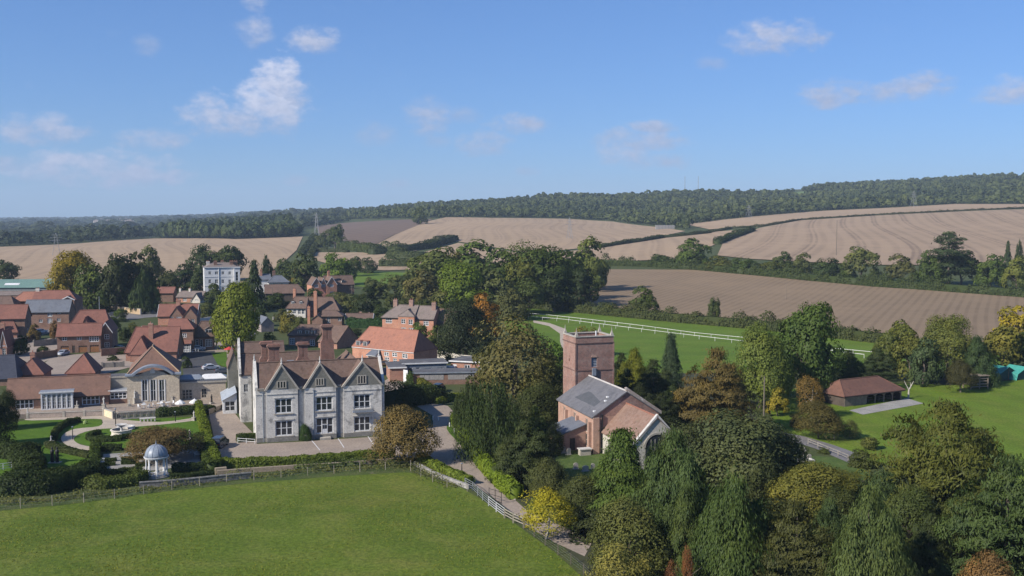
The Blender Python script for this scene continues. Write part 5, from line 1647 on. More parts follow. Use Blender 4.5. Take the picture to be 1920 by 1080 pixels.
    def dormer(s, x, y, z, w, h, d, rm=None, n=2, gable=True, wm=None):
        """x centre, y front plane, z sill"""
        mb = MB()
        mb.box(x - w / 2, y, z, x + w / 2, y + d, z + h)
        o = mb.obj('dormer', wm or WHITE, s.root)
        q = MB()
        if gable:
            k = w * .38
            q.slab([(x - w / 2 - .12, y + d, z + h), (x - w / 2 - .12, y - .12, z + h), (x, y - .12, z + h + k), (x, y + d, z + h + k)], .09)
            q.slab([(x + w / 2 + .12, y - .12, z + h), (x + w / 2 + .12, y + d, z + h), (x, y + d, z + h + k), (x, y - .12, z + h + k)], .09)
            q.prism([(-w / 2, h), (w / 2, h), (0, h + k - .09)], (x, y + .01, z), (1, 0, 0), (0, 0, 1), (0, 1, 0), .08)
        else:
            q.box(x - w / 2 - .12, y - .15, z + h + .003, x + w / 2 + .12, y + d, z + h + .12)
        q.obj('dormer_roof', rm or LEAD, o)
        pw = (w - .12 * (n + 1)) / n
        for k in range(n):
            a = x - w / 2 + .12 + k * (pw + .12)
            link('pane', cached(('dp', round(pw, 2), round(h, 2)), lambda: MB().box(0, -.02, 0, pw, .01, h - .3).mesh('pane', GLASS)), o, (a, y, z + .15))
        return s

    def part(s, name, mb, m, smooth=False):
        return mb.obj(name, m, s.root, smooth=smooth)


def pipe(h, x, y, z1, z0=0.05, r=0.06, m=None):
    return h.part('downpipe', MB().tube([(x, y, z0), (x, y, z1)], r, 6).box(x - .14, y - .1, z1 - .02, x + .14, y + .1, z1 + .2), m or IRON)
# ------------------------------------------------------------------ the manor
h = House('manor_house', 'grey limewashed Tudor manor house with three steep front gables', 'manor house', (481, 831), 17.5)
W = h.u(722)
D, E, RZ = 8.6, 8.9, 12.8
gab = [(h.u(498.8, z=9), h.u(558.4, z=9), h.u(528, z=12)), (h.u(571, z=9), h.u(629.7, z=9), h.u(600, z=12)), (h.u(643.5, z=9), h.u(715.5, z=9), h.u(679.5, z=12))]
pxw = [(515.8, 747.3, 547.7, 775, 3, 2), (592, 743.5, 623.7, 770, 3, 2), (663.3, 739.7, 694.6, 766.5, 3, 2),
       (516.2, 788.6, 549, 817, 3, 2), (592.5, 783, 625, 812.7, 3, 2), (663.8, 780.7, 694.6, 808.4, 3, 2)]
mb = MB()
segs, cur = [], 0.0
for a, b, c_ in gab:
    segs += [(cur, a, 0.38), (a, b, 0.0)]
    cur = b
segs.append((cur, W, 0.38))
for a, b, yy in segs:
    op = []
    for q in pxw:
        x0, z0, x1, z1 = h.rect(q, yy)
        if a < (x0 + x1) / 2 < b:
            op.append((x0 - a, z0, x1 - a, z1))
            window(h.root, (x0, yy + .16, z0), 0, x1 - x0, z1 - z0, q[4], 2, t=.16)
            h.part('window_sill', MB().box(x0 - .18, yy - .16, z0 - .16, x1 + .18, yy + .02, z0 - .003), STONE)
            h.part('hood_mould', MB().box(x0 - .2, yy - .1, z1 + .1, x1 + .2, yy - .003, z1 + .24), MANORW)
    wall_panel(mb, (a, yy, 0), (1, 0, 0), b - a, E, op, .3)
for a, b, c_ in gab:
    for xx in (a, b):
        mb.poly([(xx, 0, 0), (xx, .38, 0), (xx, .38, E), (xx, 0, E)])
wall_panel(mb, (0, D, 0), (0, -1, 0), D - .38, E, [(3.4, 1.0, 4.8, 3.0), (3.4, 5.0, 4.8, 7.0)], .25)
wall_panel(mb, (W, .38, 0), (0, 1, 0), D - .38, E)
wall_panel(mb, (W, D, 0), (-1, 0, 0), W, E)
for z0 in (1.0, 5.0):
    window(h.root, (-.0 + .14, D - 3.4, z0), -math.pi / 2, 1.4, 2.0, 2, 2, bars=True)
for xx in (0, W):
    mb.poly([(xx, .38, E), (xx, D, E), (xx, D / 2 + .19, RZ + .25)])
h.part('wall', mb, MANORW)
for (a, b, c_), q in zip(gab, [(520, 715.8, 536, 727), (592.5, 710.5, 606.7, 721.8), (670.8, 705, 686, 718.6)]):
    g = MB().prism([(a, E), (b, E), (c_, RZ)], (0, 0, 0), (1, 0, 0), (0, 0, 1), (0, 1, 0), .3).obj('gable', MANORG, h.root)
    x0, z0, x1, z1 = h.rect(q, -.1)
    f = MB().box(x0 - .12, -.1, z0 - .12, x1 + .12, -.004, z0).box(x0 - .12, -.1, z1, x1 + .12, -.004, z1 + .12)
    w3 = (x1 - x0) / 3
    for k in range(4):
        f.box(x0 + w3 * k - .09, -.1, z0, x0 + w3 * k + .09, -.004, z1)
    wn = f.obj('window', STONE, h.root)
    for k in range(3):
        MB().box(x0 + w3 * k + .09, -.03, z0, x0 + w3 * (k + 1) - .09, -.005, z1).obj('pane', GLASS, wn)
    cp = MB()
    for xe, sg in ((a, 1), (b, -1)):
        dx, dz = c_ - xe, RZ - E
        cp.prism([(xe - sg * .32, E - .12), (xe + sg * .06, E - .12), (c_ + sg * .0, RZ - .02), (c_, RZ + .42)], (0, -.16, 0), (1, 0, 0), (0, 0, 1), (0, 1, 0), .5)
    h.part('coping', cp, STONE)
    h.part('finial', MB().lathe([(.17, RZ + .3), (.2, RZ + .45), (.11, RZ + .55), (.12, RZ + .9), (.02, RZ + 1.5)], 6, (c_, .1, 0)), STATUE)
    rf = MB()
    rf.slab([(a - .02, .33, E + .14), (c_, .33, RZ + .14), (c_, D / 2 + .3, RZ + .14)], .1)
    rf.slab([(c_, .33, RZ + .14), (b + .02, .33, E + .14), (c_, D / 2 + .3, RZ + .14)], .1)
    h.part('gable_roof', rf, TILEB)
rf = MB()
ym = D / 2 + .19
rf.slab([(.3, .2, E + .08), (W - .3, .2, E + .08), (W - .3, ym, RZ + .08), (.3, ym, RZ + .08)], .14)
rf.slab([(W - .3, D + .3, E), (.3, D + .3, E), (.3, ym, RZ + .08), (W - .3, ym, RZ + .08)], .14)
h.part('roof', rf, TILEB)
h.part('ridge_tiles', MB().tube([(.3, ym, RZ + .12), (W - .3, ym, RZ + .12)], .14, 6), TILEB)
for xx in (-.08, W - .37):
    cp = MB()
    for ye in (.38, D):
        cp.prism([(ye, E - .1), (ye + (.4 if ye < 1 else -.4), E - .1), (ym, RZ + .1), (ym, RZ + .62), (ye - (.05 if ye < 1 else -.05), E + .45)], (xx, 0, 0), (0, 1, 0), (0, 0, 1), (1, 0, 0), .45)
    h.part('end_coping', cp, MANORW)
    h.part('finial', MB().lathe([(.17, RZ + .5), (.2, RZ + .65), (.11, RZ + .75), (.12, RZ + 1.1), (.02, RZ + 1.7)], 6, (xx + .2, ym, 0)), STATUE)
for a, b, yy in segs:
    h.part('string_course', MB().box(a + .004, yy - .09, E - .85, b - .004, yy - .003, E - .68), MANORW)
    h.part('plinth', MB().box(a + .004, yy - .14, 0, b - .004, yy - .004, .75), plain('plinth stone', (.30, .28, .25), (.2, .19, .17), 1, .95, .4, 5))
    if yy:
        h.part('parapet', MB().box(a + .32, .2, E - .2, b - .32 if b < W - .1 else W - .45, .36, E + .25), STONE)
for px_, yy in ((494.5, .3), (561.6, .3), (589, -.08), (636, .3), (638.5, .3), (715.5, .3)):
    pipe(h, h.u(px_), yy, E - .5, .05, .09, LEAD)
x0, z0, x1, z1 = h.rect(pxw[2])
bal = MB().box(x0 - .3, -1.0, z0 - .45, x1 + .3, -.17, z0 - .2)
for k in range(14):
    xx = x0 - .25 + (x1 - x0 + .5) * k / 13
    bal.box(xx - .02, -.97, z0 - .2, xx + .02, -.93, z0 + .55)
bal.box(x0 - .3, -.99, z0 + .55, x1 + .3, -.91, z0 + .62)
h.part('balcony', bal, LEAD)
x0, z0, x1, z1 = h.rect((604.5, 796, 613.5, 815.5))
door(h.root, (x0, .05, .75), 0, x1 - x0, z1 - .75, WHITE, True)
h.part('doorstep', MB().box(x0 - .5, -1.1, 0, x1 + .5, -.15, .4), STONE)
# ranges behind the front, all tiled brown
xw = h.u(452, 18.4)
h.block(xw, 18.4, .3 - xw, 7.5, 8.8, 12.3, 'gx', MANORW, TILEB, ov=.1, front=[(.6, 5.6, .8, 1.5, 2, 2)], left=[(2.9, 1.2, 1.2, 1.8, 2, 2), (2.9, 5.2, 1.2, 1.8, 2, 2)], gut=False)
h.part('end_coping', MB().prism([(18.2, 8.6), (22.15, 12.6), (26.1, 8.6), (26.3, 9.1), (22.15, 13.4), (18.0, 9.1)], (xw - .2, 0, 0), (0, 1, 0), (0, 0, 1), (1, 0, 0), .4), MANORW)
h.block(.35, 17.9, 15.5, 8.2, 8.6, 12.2, 'gx', MANORG, TILEB, ov=.15, gut=False)
h.block(1.2, 8.7, 5.0, 9.1, 8.2, 11.2, 'gy', MANORG, TILEB, ov=.1, gut=False)
h.block(W - 6.6, 8.7, 6.4, 17.2, 8.4, 12.0, 'gy', MANORG, TILEB, ov=.15, gut=False, hip=(0, 3.2))
xv = h.u(429, 36)
h.block(xv, 36.0, h.u(449, 36) - xv, 8.0, h.z(688, xv, 36), h.z(660, xv, 36), 'gy', MANORG, TILEB, ov=.15, gut=False, fm=WHITE)
xr_ = h.u(452, 30)
h.block(xr_, 30.0, 8.6, 8.5, 8.9, 12.9, 'gx', MANORG, TILEB, ov=.15, gut=False)
h.part('end_coping', MB().prism([(29.8, 8.7), (34.25, 13.1), (38.7, 8.7), (38.9, 9.2), (34.25, 13.9), (29.6, 9.2)], (xr_ - .25, 0, 0), (0, 1, 0), (0, 0, 1), (1, 0, 0), .4), MANORW)
h.block(7.4, 9.6, 3.2, 4.2, 9.0, 11.2, 'gx', WHITE, LEAD, ov=.1, gut=False, front=[(.4, 7.6, 2.4, 1.2, 3, 2)], base=6)


def tudor_stack(px, y, top_py, wd, k, z0=7.0):
    u_ = h.u(px, y, 13)
    zt = h.z(top_py, u_, y)
    m = MB()
    m.box(u_ - wd / 2 - .3, y, z0, u_ + wd / 2 + .3, y + 1.3, zt - 3.2)
    m.prism([(-wd / 2 - .3, 0), (wd / 2 + .3, 0), (wd / 2, .5), (-wd / 2, .5)], (u_, y + .1, zt - 3.2), (1, 0, 0), (0, 0, 1), (0, 1, 0), 1.1)
    for i in range(k):
        a = u_ - wd / 2 + wd * i / k
        m.box(a + .05, y + .15, zt - 2.7, a + wd / k - .05, y + 1.15, zt - .7)
    m.box(u_ - wd / 2 - .12, y + .04, zt - .7, u_ + wd / 2 + .12, y + 1.26, zt - .45)
    m.box(u_ - wd / 2 - .28, y - .12, zt - .45, u_ + wd / 2 + .28, y + 1.42, zt - .2)
    m.box(u_ - wd / 2 - .1, y + .05, zt - .2, u_ + wd / 2 + .1, y + 1.25, zt)
    h.part('chimney', m, CHIMB)


tudor_stack(500, 14.0, 641, 1.9, 2)
tudor_stack(514, 11.0, 646, 1.9, 2)
tudor_stack(568.5, 10.2, 642, 1.75, 2)
tudor_stack(614, 16.5, 609, 1.8, 2)
sk = MB().slab([(h.u(537, 18.6, 10), 18.6, 9.6), (h.u(551, 18.6, 10), 18.6, 9.6), (h.u(551, 19.9, 10), 19.9, 11.0), (h.u(538, 19.9, 10), 19.9, 11.0)], .1)
h.part('skylight', sk, STEEL)
cc = h.u(604, 17.2, 10)
h.part('pinnacle', MB().prism([(cc - .35, 8.5), (cc + .35, 8.5), (cc, 14.0)], (0, 17.0, 0), (1, 0, 0), (0, 0, 1), (0, 1, 0), .3), MANORW)
# glass lean-to on the garden side
g = House('garden_room', 'white glazed lean-to with grey roof at the left side of the manor', 'conservatory', (445, 777), 17.5)
gw = 2.6
g.block(-gw, 1.0, gw, 9.5, 2.6, 2.6, 'none', WHITE, LEAD, left=[(.6, .5, 1.8, 2.0, 2, 2), (2.9, .5, 1.8, 2.0, 2, 2), (5.2, .5, 1.8, 2.0, 2, 2), (7.4, .5, 1.6, 2.0, 2, 2)], front=[(.3, .5, 2.0, 2.0, 2, 2)])
q = MB()
q.slab([(-gw - .25, .7, 2.62), (.0, .7, 4.1), (.0, 10.7, 4.1), (-gw - .25, 10.7, 2.62)], .1)
g.part('roof', q, plain('pale lead sheet', (.42, .47, .52), (.36, .41, .46), .6, .35, spec=.6))
q = MB()
for k in range(11):
    q.slab([(-gw - .25, .7 + k - .03, 2.68), (0, .7 + k - .03, 4.16), (0, .7 + k + .03, 4.16), (-gw - .25, .7 + k + .03, 2.68)], .05)
g.part('glazing_bar', q, WHITE)
g.part('end_gable', MB().prism([(-gw, 2.6), (0, 2.6), (0, 4.0)], (0, 1.0, 0), (1, 0, 0), (0, 0, 1), (0, 1, 0), .1), WHITE)

# ------------------------------------------------------------------ garden ranges on the terrace
ZT = 0.9
h = House('restaurant_wing', 'long low red-tiled garden wing with rows of white french windows', 'wing', (14, 769), 19, z=ZT)
W = h.u(204)
e, r = h.z(748), h.z(711, 0, 4)
h.block(0, 0, W, 8.0, e, r, 'gx', BRICKD, TILEH,
        fpx=[(29, 748, 63, 767, 4, 2), (153.5, 740, 187, 759, 4, 2)], ov=.4, left=[(2, .4, 3, 1.8, 3, 2)])
a, b = h.u(77, -2.2), h.u(137, -2.2)
zb = h.z(737, a, -2.2)
h.block(a, -2.2, b - a, 2.2, zb, zb, 'flat', WHITE, LEAD, ov=.2, sides='flr', front=[(.25 + k * (b - a - .35) / 6, .12, (b - a - .35) / 6 - .22, zb - .45, 2, 4) for k in range(6)], right=[(.4, .2, 1.4, zb - .6, 2, 4)])
h = House('link_block', 'small stone link with wide white window between red wing and stone hall', 'link building', (205, 757.5), 17, z=ZT)
W = h.u(240)
h.block(0, 0, W, 3.0, h.z(734), h.z(734), 'flat', BRICKD, LEAD, ov=.12, sides='flr', front=[(.15, .9, W - .3, h.z(734) - 1.15, 4, 2)])
h.block(.05, 3.0, W - .1, 4.0, h.z(708, 0, 3), 0, 'flat', STONE, FELT, ov=.1, sides='flr', fm=STONE)
h = House('stone_hall', 'pale stone garden hall with arched pediment and pyramid tiled roof', 'hall', (239, 757), 16.5, z=ZT)
W = h.u(337)
e = h.z(706)
win = []
for q in ((266.6, 712, 276.5, 752), (282.5, 712, 292.5, 752), (298.8, 712, 308.5, 752)):
    a, z0, b, z1 = h.rect(q)
    win.append((a, max(.1, z0), b - a, z1 - max(.1, z0), 2, 2))
h.block(0, 0, W, 11, e, e, 'none', plain('hall ashlar', (.60, .51, .385), (.53, .45, .345), .5, .9, .2, 3, stain=((.30, .26, .2), .4, .6, .5)), LEAD, front=win)
for u0, z0, ww, hh, *_ in win:
    h.part('window_reveal', MB().box(u0 - .16, -.06, z0 - .06, u0 - .004, .02, z0 + hh + .05).box(u0 + ww + .004, -.06, z0 - .06, u0 + ww + .16, .02, z0 + hh + .05), WHITE)
# parapet slabs and the segmental lead hood over the middle
xl, xr, xm = h.u(262, 0, 5), h.u(321, 0, 5), h.u(286.5, 0, 5)
h.part('parapet_slab', MB().box(-.35, -.5, e + .003, xl - .1, 2.2, e + .28), LEAD)
h.part('parapet_slab', MB().box(xr + .1, -.5, e + .003, W + .35, 2.2, e + .28), LEAD)
prof, inner = [], []
hw = (h.u(329, 0, 6) - h.u(250, 0, 6)) / 2
for k in range(21):
    t_ = -1 + 2 * k / 20
    zz = e + .35 + (1 - t_ * t_) * 1.75
    prof.append((t_ * hw, zz))
    inner.append((t_ * (hw - .25), zz - .38))
hood = MB()
for k in range(20):
    hood.prism([inner[k], inner[k + 1], prof[k + 1], prof[k]], (xm, -.75, 0), (1, 0, 0), (0, 0, 1), (0, 1, 0), 2.2)
h.part('arched_hood', hood, LEAD)
h.part('pediment', MB().prism([(-hw * .72, e - .002), (hw * .72, e - .002), (hw * .5, e + .6), (hw * .2, e + .95), (0, e + 1.05), (-hw * .2, e + .95), (-hw * .5, e + .6)], (xm, .02, 0), (1, 0, 0), (0, 0, 1), (0, 1, 0), .3), STONE)
sh_ = MB()
sh_.prism([(-.42, .3), (.42, .3), (.5, .75), (.28, 1.15), (0, 1.3), (-.28, 1.15), (-.5, .75), (-.3, .0), (0, -.25), (.3, .0)][:7] + [(-.42, .3)], (xm, -.14, e + .15), (1, 0, 0), (0, 0, 1), (0, 1, 0), .14)
h.part('carved_crest', sh_, STATUE)
zr = h.z(650, xm, 6.5)
rx = h.u(285, 5.5, zr)
rf = MB()
ez = e + .3
A, B_, C_, D_ = (.0, 1.6, ez), (W, 1.6, ez), (W + .2, 15.5, ez), (-.2, 15.5, ez)
Pk, Pb = (rx, 6.8, zr), (rx, 10.5, zr)
rf.slab([A, B_, Pk], .15).slab([B_, C_, Pb, Pk], .15).slab([C_, D_, Pb], .15).slab([D_, A, Pk, Pb], .15)
h.part('roof', rf, TILEH)
h.part('hip_tiles', MB().tube([A, Pk, B_], .16, 6).tube([Pk, Pb], .16, 6), plain('pale hip tiles', (.42, .30, .19), (.36, .25, .16), 1, .9))
h.part('lower_wall', MB().box(.1, 11.0, 0, W - .1, 15.2, e), BRICKR)
h = House('terrace_range', 'single storey cream stone range with flat roof right of the stone hall', 'wing', (337, 751.5), 16, z=ZT)
W = h.u(424)
e = h.z(720)
h.block(0, .9, W, 7.0, e, e, 'flat', plain('cream stone', (.54, .455, .355), (.47, .40, .315), .5, .9, .2, 3), FELT, ov=.12, fm=STONE,
        fpx=[(341, 730, 361, 749, 3, 3), (378, 729, 387, 746, 2, 3)])
for u_, c_, lab in ((h.u(358, 3, 3), LEAD, ''), (h.u(400, 3.5, 3), WHITE, '')):
    lan = MB()
    lan.box(u_ - 2.6, 2.2, e + .19, u_ + 2.6, 6.2, e + .5)
    lan.slab([(u_ - 2.7, 2.1, e + .5), (u_ + 2.7, 2.1, e + .5), (u_ + 1.6, 4.2, e + 1.2), (u_ - 1.6, 4.2, e + 1.2)], .1).slab([(u_ + 2.7, 6.3, e + .5), (u_ - 2.7, 6.3, e + .5), (u_ - 1.6, 4.2, e + 1.2), (u_ + 1.6, 4.2, e + 1.2)], .1)
    lan.slab([(u_ - 2.7, 6.3, e + .5), (u_ - 2.7, 2.1, e + .5), (u_ - 1.6, 4.2, e + 1.2)], .1).slab([(u_ + 2.7, 2.1, e + .5), (u_ + 2.7, 6.3, e + .5), (u_ + 1.6, 4.2, e + 1.2)], .1)
    h.part('roof_lantern', lan, c_)

# ------------------------------------------------------------------ the church
h = House('church', 'red brick church with square west tower and slate roofed nave', 'church', (1112, 851), 17.0)
W = h.u(1235, 0, 5.9)
L_ = 16.6
e, r = h.z(782, 0, 0), h.z(734, W / 2, 0)
h.block(0, 0, W, L_, e, r, 'gy', BRICKC, SLATEC, gm=BRICKT, ov=.3, t=.2, ridge=plain('pale ridge tiles', (.62, .58, .54), None, 1, .8), gut=False,
        left=[(2.6, 3.0, 1.0, 2.2, 2, 2), (7.6, 3.0, 1.0, 2.2, 2, 2), (13.2, 3.0, 1.0, 2.2, 2, 2), (13.2, .6, 1.0, 2.1, 2, 2)], fm=plain('pale window stone', (.66, .52, .42), None, 1, .9), barge=None)
for k in (4.9, 10.2, 15.9):
    h.part('buttress', MB().box(-.5, L_ - k, 0, -.004, L_ - k + .55, e - 1.0), BRICKC)
h.part('gable_coping', MB().prism([(W / 2 - .1, r + .1), (W + .4, e - .1), (W + .4, e + .4), (W / 2, r + .7), (W / 2 - .3, r + .6)], (0, -.25, 0), (1, 0, 0), (0, 0, 1), (0, 1, 0), .5), plain('lichened coping', (.40, .33, .28), (.30, .24, .2), 2.2, .95, .4, stain=((.6, .57, .52), 2.0, .52, .8)))
h.part('corner_pier', MB().box(-.15, -.4, 0, .9, -.004, e - .1), BRICKC)
pipe(h, 1.5, -.18, e + .1, .1, .12)
# chancel
ca, cb, cl = 1.55, W - 1.55, 11.6
ce, cr = h.z(808, ca, 0), h.z(757, W / 2, 0)
h.block(ca, -cl, cb - ca, cl, ce, cr, 'gy', plain('pale chancel stone', (.56, .52, .44), (.48, .45, .39), .6, .92, .2, 4, stain=((.28, .27, .24), .5, .52, .6)), TILEC, ov=.25, t=.18, ridge=TILEO, gut=False, sides='flr',
        left=[(2.5, .8, 1.0, 2.0, 2, 1), (7.5, .8, 1.0, 2.0, 2, 1)], fm=STONE)
arc = MB()
n_ = 14
aw = 1.9
arcp = [(-aw, 0)] + [(aw * math.cos(math.pi - math.pi * k / n_), ce - .6 + 1.9 * math.sin(math.pi * k / n_)) for k in range(n_ + 1)] + [(aw, 0)]
arc.prism(arcp, (W / 2, -cl - .06, .3), (1, 0, 0), (0, 0, 1), (0, 1, 0), .05)
ew = h.part('east_window', arc, GLASS)
rim = MB()
for k in range(n_):
    t0, t1 = math.pi - math.pi * k / n_, math.pi - math.pi * (k + 1) / n_
    q = [(a_ * math.cos(t_), ce - .3 + b_ * math.sin(t_)) for t_, a_, b_ in ((t0, aw, 1.9), (t1, aw, 1.9), (t1, aw + .3, 2.2), (t0, aw + .3, 2.2))]
    rim.prism(q, (W / 2, -cl - .14, 0), (1, 0, 0), (0, 0, 1), (0, 1, 0), .13)
rim.obj('arch', STONE, ew)
mul = MB()
for k in (-1.0, -.35, .35, 1.0):
    mul.box(W / 2 + k - .06, -cl - .12, .3, W / 2 + k + .06, -cl - .062, ce + .9)
mul.obj('mullion', MANORG, ew)
cp = MB()
for xe, sg in ((ca, 1), (cb, -1)):
    cp.prism([(xe - sg * .4, ce - .25), (xe - sg * .1, ce - .35), (W / 2, cr - .05), (W / 2, cr + .5)], (0, -cl - .2, 0), (1, 0, 0), (0, 0, 1), (0, 1, 0), .55)
h.part('chancel_coping', cp, STATUE)
# vestry lean-to
h.block(-4.2, 3.2, 4.19, 6.2, 2.6, 2.6, 'none', BRICKC, SLATEC, sides='flb', front=[(1.4, .02, .95, 2.0, 1, 1, 'door', WOODD)])
h.part('lean_to_roof', MB().slab([(-4.6, 2.9, 2.7), (-.02, 2.9, 4.3), (-.02, 9.7, 4.3), (-4.6, 9.7, 2.7)], .14), SLATE)
h.part('lean_to_gable', MB().prism([(-4.19, 2.6), (-.01, 2.6), (-.01, 4.05)], (0, 3.2, 0), (1, 0, 0), (0, 0, 1), (0, 1, 0), .2), BRICKC)
# patch of newer slates and skylights
h.part('roof_patch', MB().slab([(-.1 + .25 * W / 2, 3, e + .25 * (r - e) + .12), (-.1 + .25 * W / 2, 12, e + .25 * (r - e) + .12), (.62 * W / 2, 10, e + .62 * (r - e) + .12), (.55 * W / 2, 3.2, e + .55 * (r - e) + .12)], .05), plain('dark new slates', (.10, .105, .115), (.08, .085, .09), .8, .65, .3, 6))
for yy, t_ in ((2.4, .62), (1.6, .5), (1.0, .12)):
    x_, z_ = t_ * W / 2, e + t_ * (r - e) + .2
    h.part('roof_vent', MB().box(x_ - .18, yy, z_ - .1, x_ + .18, yy + .5, z_ + .12), WHITE)
# tower
ta, tb = h.u(1079, L_, 8), h.u(1150, L_, 8)
td = 6.4
zt = h.z(633, ta, L_)
tw = tb - ta
x0, z0, x1, z1 = h.rect((1109, 670, 1119.5, 688), L_)
m = MB()
wall_panel(m, (ta, L_ + .01, 0), (1, 0, 0), tw, zt - 1.3, [(x0 - ta, z0, x1 - ta, z1)], .4)
wall_panel(m, (tb, L_ + .01, 0), (0, 1, 0), td, zt - 1.3)
wall_panel(m, (tb, L_ + td, 0), (-1, 0, 0), tw, zt - 1.3)
wall_panel(m, (ta, L_ + td, 0), (0, -1, 0), td, zt - 1.3, [(td / 2 - .25, zt - 4.6, td / 2 + .2, zt - 4.1)], .4)
m.box(ta, L_ + .01, zt - 1.32, tb, L_ + .4, zt).box(ta, L_ + td - .4, zt - 1.32, tb, L_ + td, zt).box(ta, L_ + .4, zt - 1.32, ta + .4, L_ + td - .4, zt).box(tb - .4, L_ + .4, zt - 1.32, tb, L_ + td - .4, zt)
m.box(ta + .4, L_ + .4, zt - 1.6, tb - .4, L_ + td - .4, zt - 1.3)
h.part('tower', m, BRICKT)
h.part('string_course', MB().box(ta - .12, L_ - .1, zt - 1.15, tb + .12, L_ + td + .1, zt - .98), plain('dark string brick', (.2, .12, .1), None, 1, .9))
zc_ = h.z(696.5, ta, L_)
h.part('string_course', MB().box(ta - .08, L_ - .07, zc_, tb + .08, L_ + td + .07, zc_ + .16), MATS['dark string brick'])
h.part('parapet_cap', MB().box(ta - .1, L_ - .09, zt + .003, tb + .1, L_ + .5, zt + .16).box(ta - .1, L_ + td - .5, zt + .003, tb + .1, L_ + td + .09, zt + .16).box(ta - .1, L_ + .5, zt + .003, ta + .5, L_ + td - .5, zt + .16).box(tb - .5, L_ + .5, zt + .003, tb + .1, L_ + td - .5, zt + .16), STONE)
for xx in (ta + .25, tb - .25):
    for yy in (L_ + .3, L_ + td - .3):
        h.part('pinnacle', MB().box(xx - .24, yy - .24, zt + .16, xx + .24, yy + .24, zt + .5).lathe([(.26, zt + .5), (.1, zt + 1.0), (.02, zt + 1.7)], 4, (xx, yy, 0), a0=.785), STONE)
for xx in (ta, tb):
    h.part('quoin', MB().box(xx - .12, L_ - .08, 0, xx + .12, L_ + .25, zt - 1.2), BRICKT)
lv = MB()
for k in range(6):
    a_ = z0 + (z1 - z0) * k / 6
    lv.slab([(x0, L_ + .12, a_ + .04), (x1, L_ + .12, a_ + .04), (x1, L_ + .32, a_ + .26), (x0, L_ + .32, a_ + .26)], .05)
bw = h.part('belfry_window', MB().box(x0, L_ + .34, z0, x1, L_ + .38, z1), WOODD)
lv.obj('louvre', LEAD, bw)
h.part('arch_head', MB().prism([(x0 - .15, z1), (x1 + .15, z1), (x1 - .2, z1 + .45), (x0 + .2, z1 + .45)], (0, L_ - .05, 0), (1, 0, 0), (0, 0, 1), (0, 1, 0), .1), BRICKC)
h.part('rain_head', MB().box(x0 + .1, L_ - .3, z0 - 1.5, x0 + .8, L_ - .02, z0 - .2).tube([(x0 + .5, L_ - .2, z0 - 1.4), (x0 + .5, L_ - .2, r + .2)], .1, 6), LEAD)
h.part('white_flue', MB().tube([(ta + tw * .62, L_ + 1.6, zt - 1.3), (ta + tw * .62, L_ + 1.6, zt + .9)], .12, 6), WHITE)

# ------------------------------------------------------------------ the open barn on the playing field
h = House('cart_barn', 'open fronted timber cart barn with red tiled hipped roof', 'barn', (1583, 763), 28)
W = h.u(1690)
e, r = h.z(741), h.z(714, 1, 3.4)
DB = 7.0
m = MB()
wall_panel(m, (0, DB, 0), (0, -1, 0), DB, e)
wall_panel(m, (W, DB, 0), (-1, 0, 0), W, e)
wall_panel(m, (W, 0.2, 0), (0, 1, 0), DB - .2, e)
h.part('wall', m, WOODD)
sw = h.u(1624)
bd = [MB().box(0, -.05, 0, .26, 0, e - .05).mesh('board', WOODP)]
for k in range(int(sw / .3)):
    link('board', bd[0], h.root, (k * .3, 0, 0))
for k in range(5):
    xx = sw + (W - sw - .2) * k / 4
    p_ = MB().box(xx, 0, 0, xx + .2, .2, e - .1)
    if k:
        p_.prism([(0, -.9), (.0, -.65), (-.75, 0), (-.95, 0)], (xx, .04, e - .1), (1, 0, 0), (0, 0, 1), (0, 1, 0), .12)
    if k < 4:
        p_.prism([(0, -.65), (.0, -.9), (.95, 0), (.75, 0)], (xx + .2, .04, e - .1), (1, 0, 0), (0, 0, 1), (0, 1, 0), .12)
    h.part('post', p_, WOODP)
h.part('tie_beam', MB().box(sw, .02, e - .1, W, .2, e + .1), WOODP)
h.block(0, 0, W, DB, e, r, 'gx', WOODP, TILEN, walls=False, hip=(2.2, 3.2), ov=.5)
for k in range(3):
    h.part('picnic_bench', MB().box(sw + 2 + k * 3.2, 2, .7, sw + 3.8 + k * 3.2, 2.8, .78).box(sw + 2 + k * 3.2, 1.4, .42, sw + 3.8 + k * 3.2, 1.7, .48).box(sw + 2.2 + k * 3.2, 1.5, 0, sw + 2.3 + k * 3.2, 2.7, .7), WOODP)

# ------------------------------------------------------------------ flat roofed annexe and yard
h = House('flat_annexe', 'brick annexe with flat felt roof and parking court right of the manor', 'annexe', (731, 716), 12, 'flat roofed annexes')
W = h.u(760)
h.block(0, 0, W, 9, 3.2, 3.2, 'flat', BRICKR, FELT, ov=.3)
h.block(W + .01, 5.0, h.u(837, 5) - W, 6.5, 3.3, 3.3, 'flat', plain('blue grey render', (.26, .29, .33), None, .6, .8), FELT, ov=.3, front=[(1, .3, 1.2, 2.1, 1, 2), (3, .3, 1.0, 2.1, 1, 2), (5.2, .8, 1.6, 1.4, 2, 1), (8, .8, 1.6, 1.4, 2, 1)])
h = House('panelled_annexe', 'low flat roofed annexe with grey pebble panels between brick piers', 'annexe', (776, 722), 6, 'flat roofed annexes')
W = h.u(900)
e = h.z(700)
h.block(0, 0, W, 5.6, e, e, 'flat', BRICKD, FELT, ov=.25, fm=LEAD)
for a, b in ((787, 832), (840, 888)):
    x0, x1 = h.u(a), h.u(b)
    n_ = 5
    for k in range(n_):
        xx = x0 + (x1 - x0) * k / n_
        h.part('panel', MB().box(xx + .02, -.06, e * .42, xx + (x1 - x0) / n_ - .02, -.004, e - .25), plain('pebble panel', (.36, .34, .33), (.27, .26, .25), 3, .95, .6, 9) if 'pebble panel' not in MATS else MATS['pebble panel'])
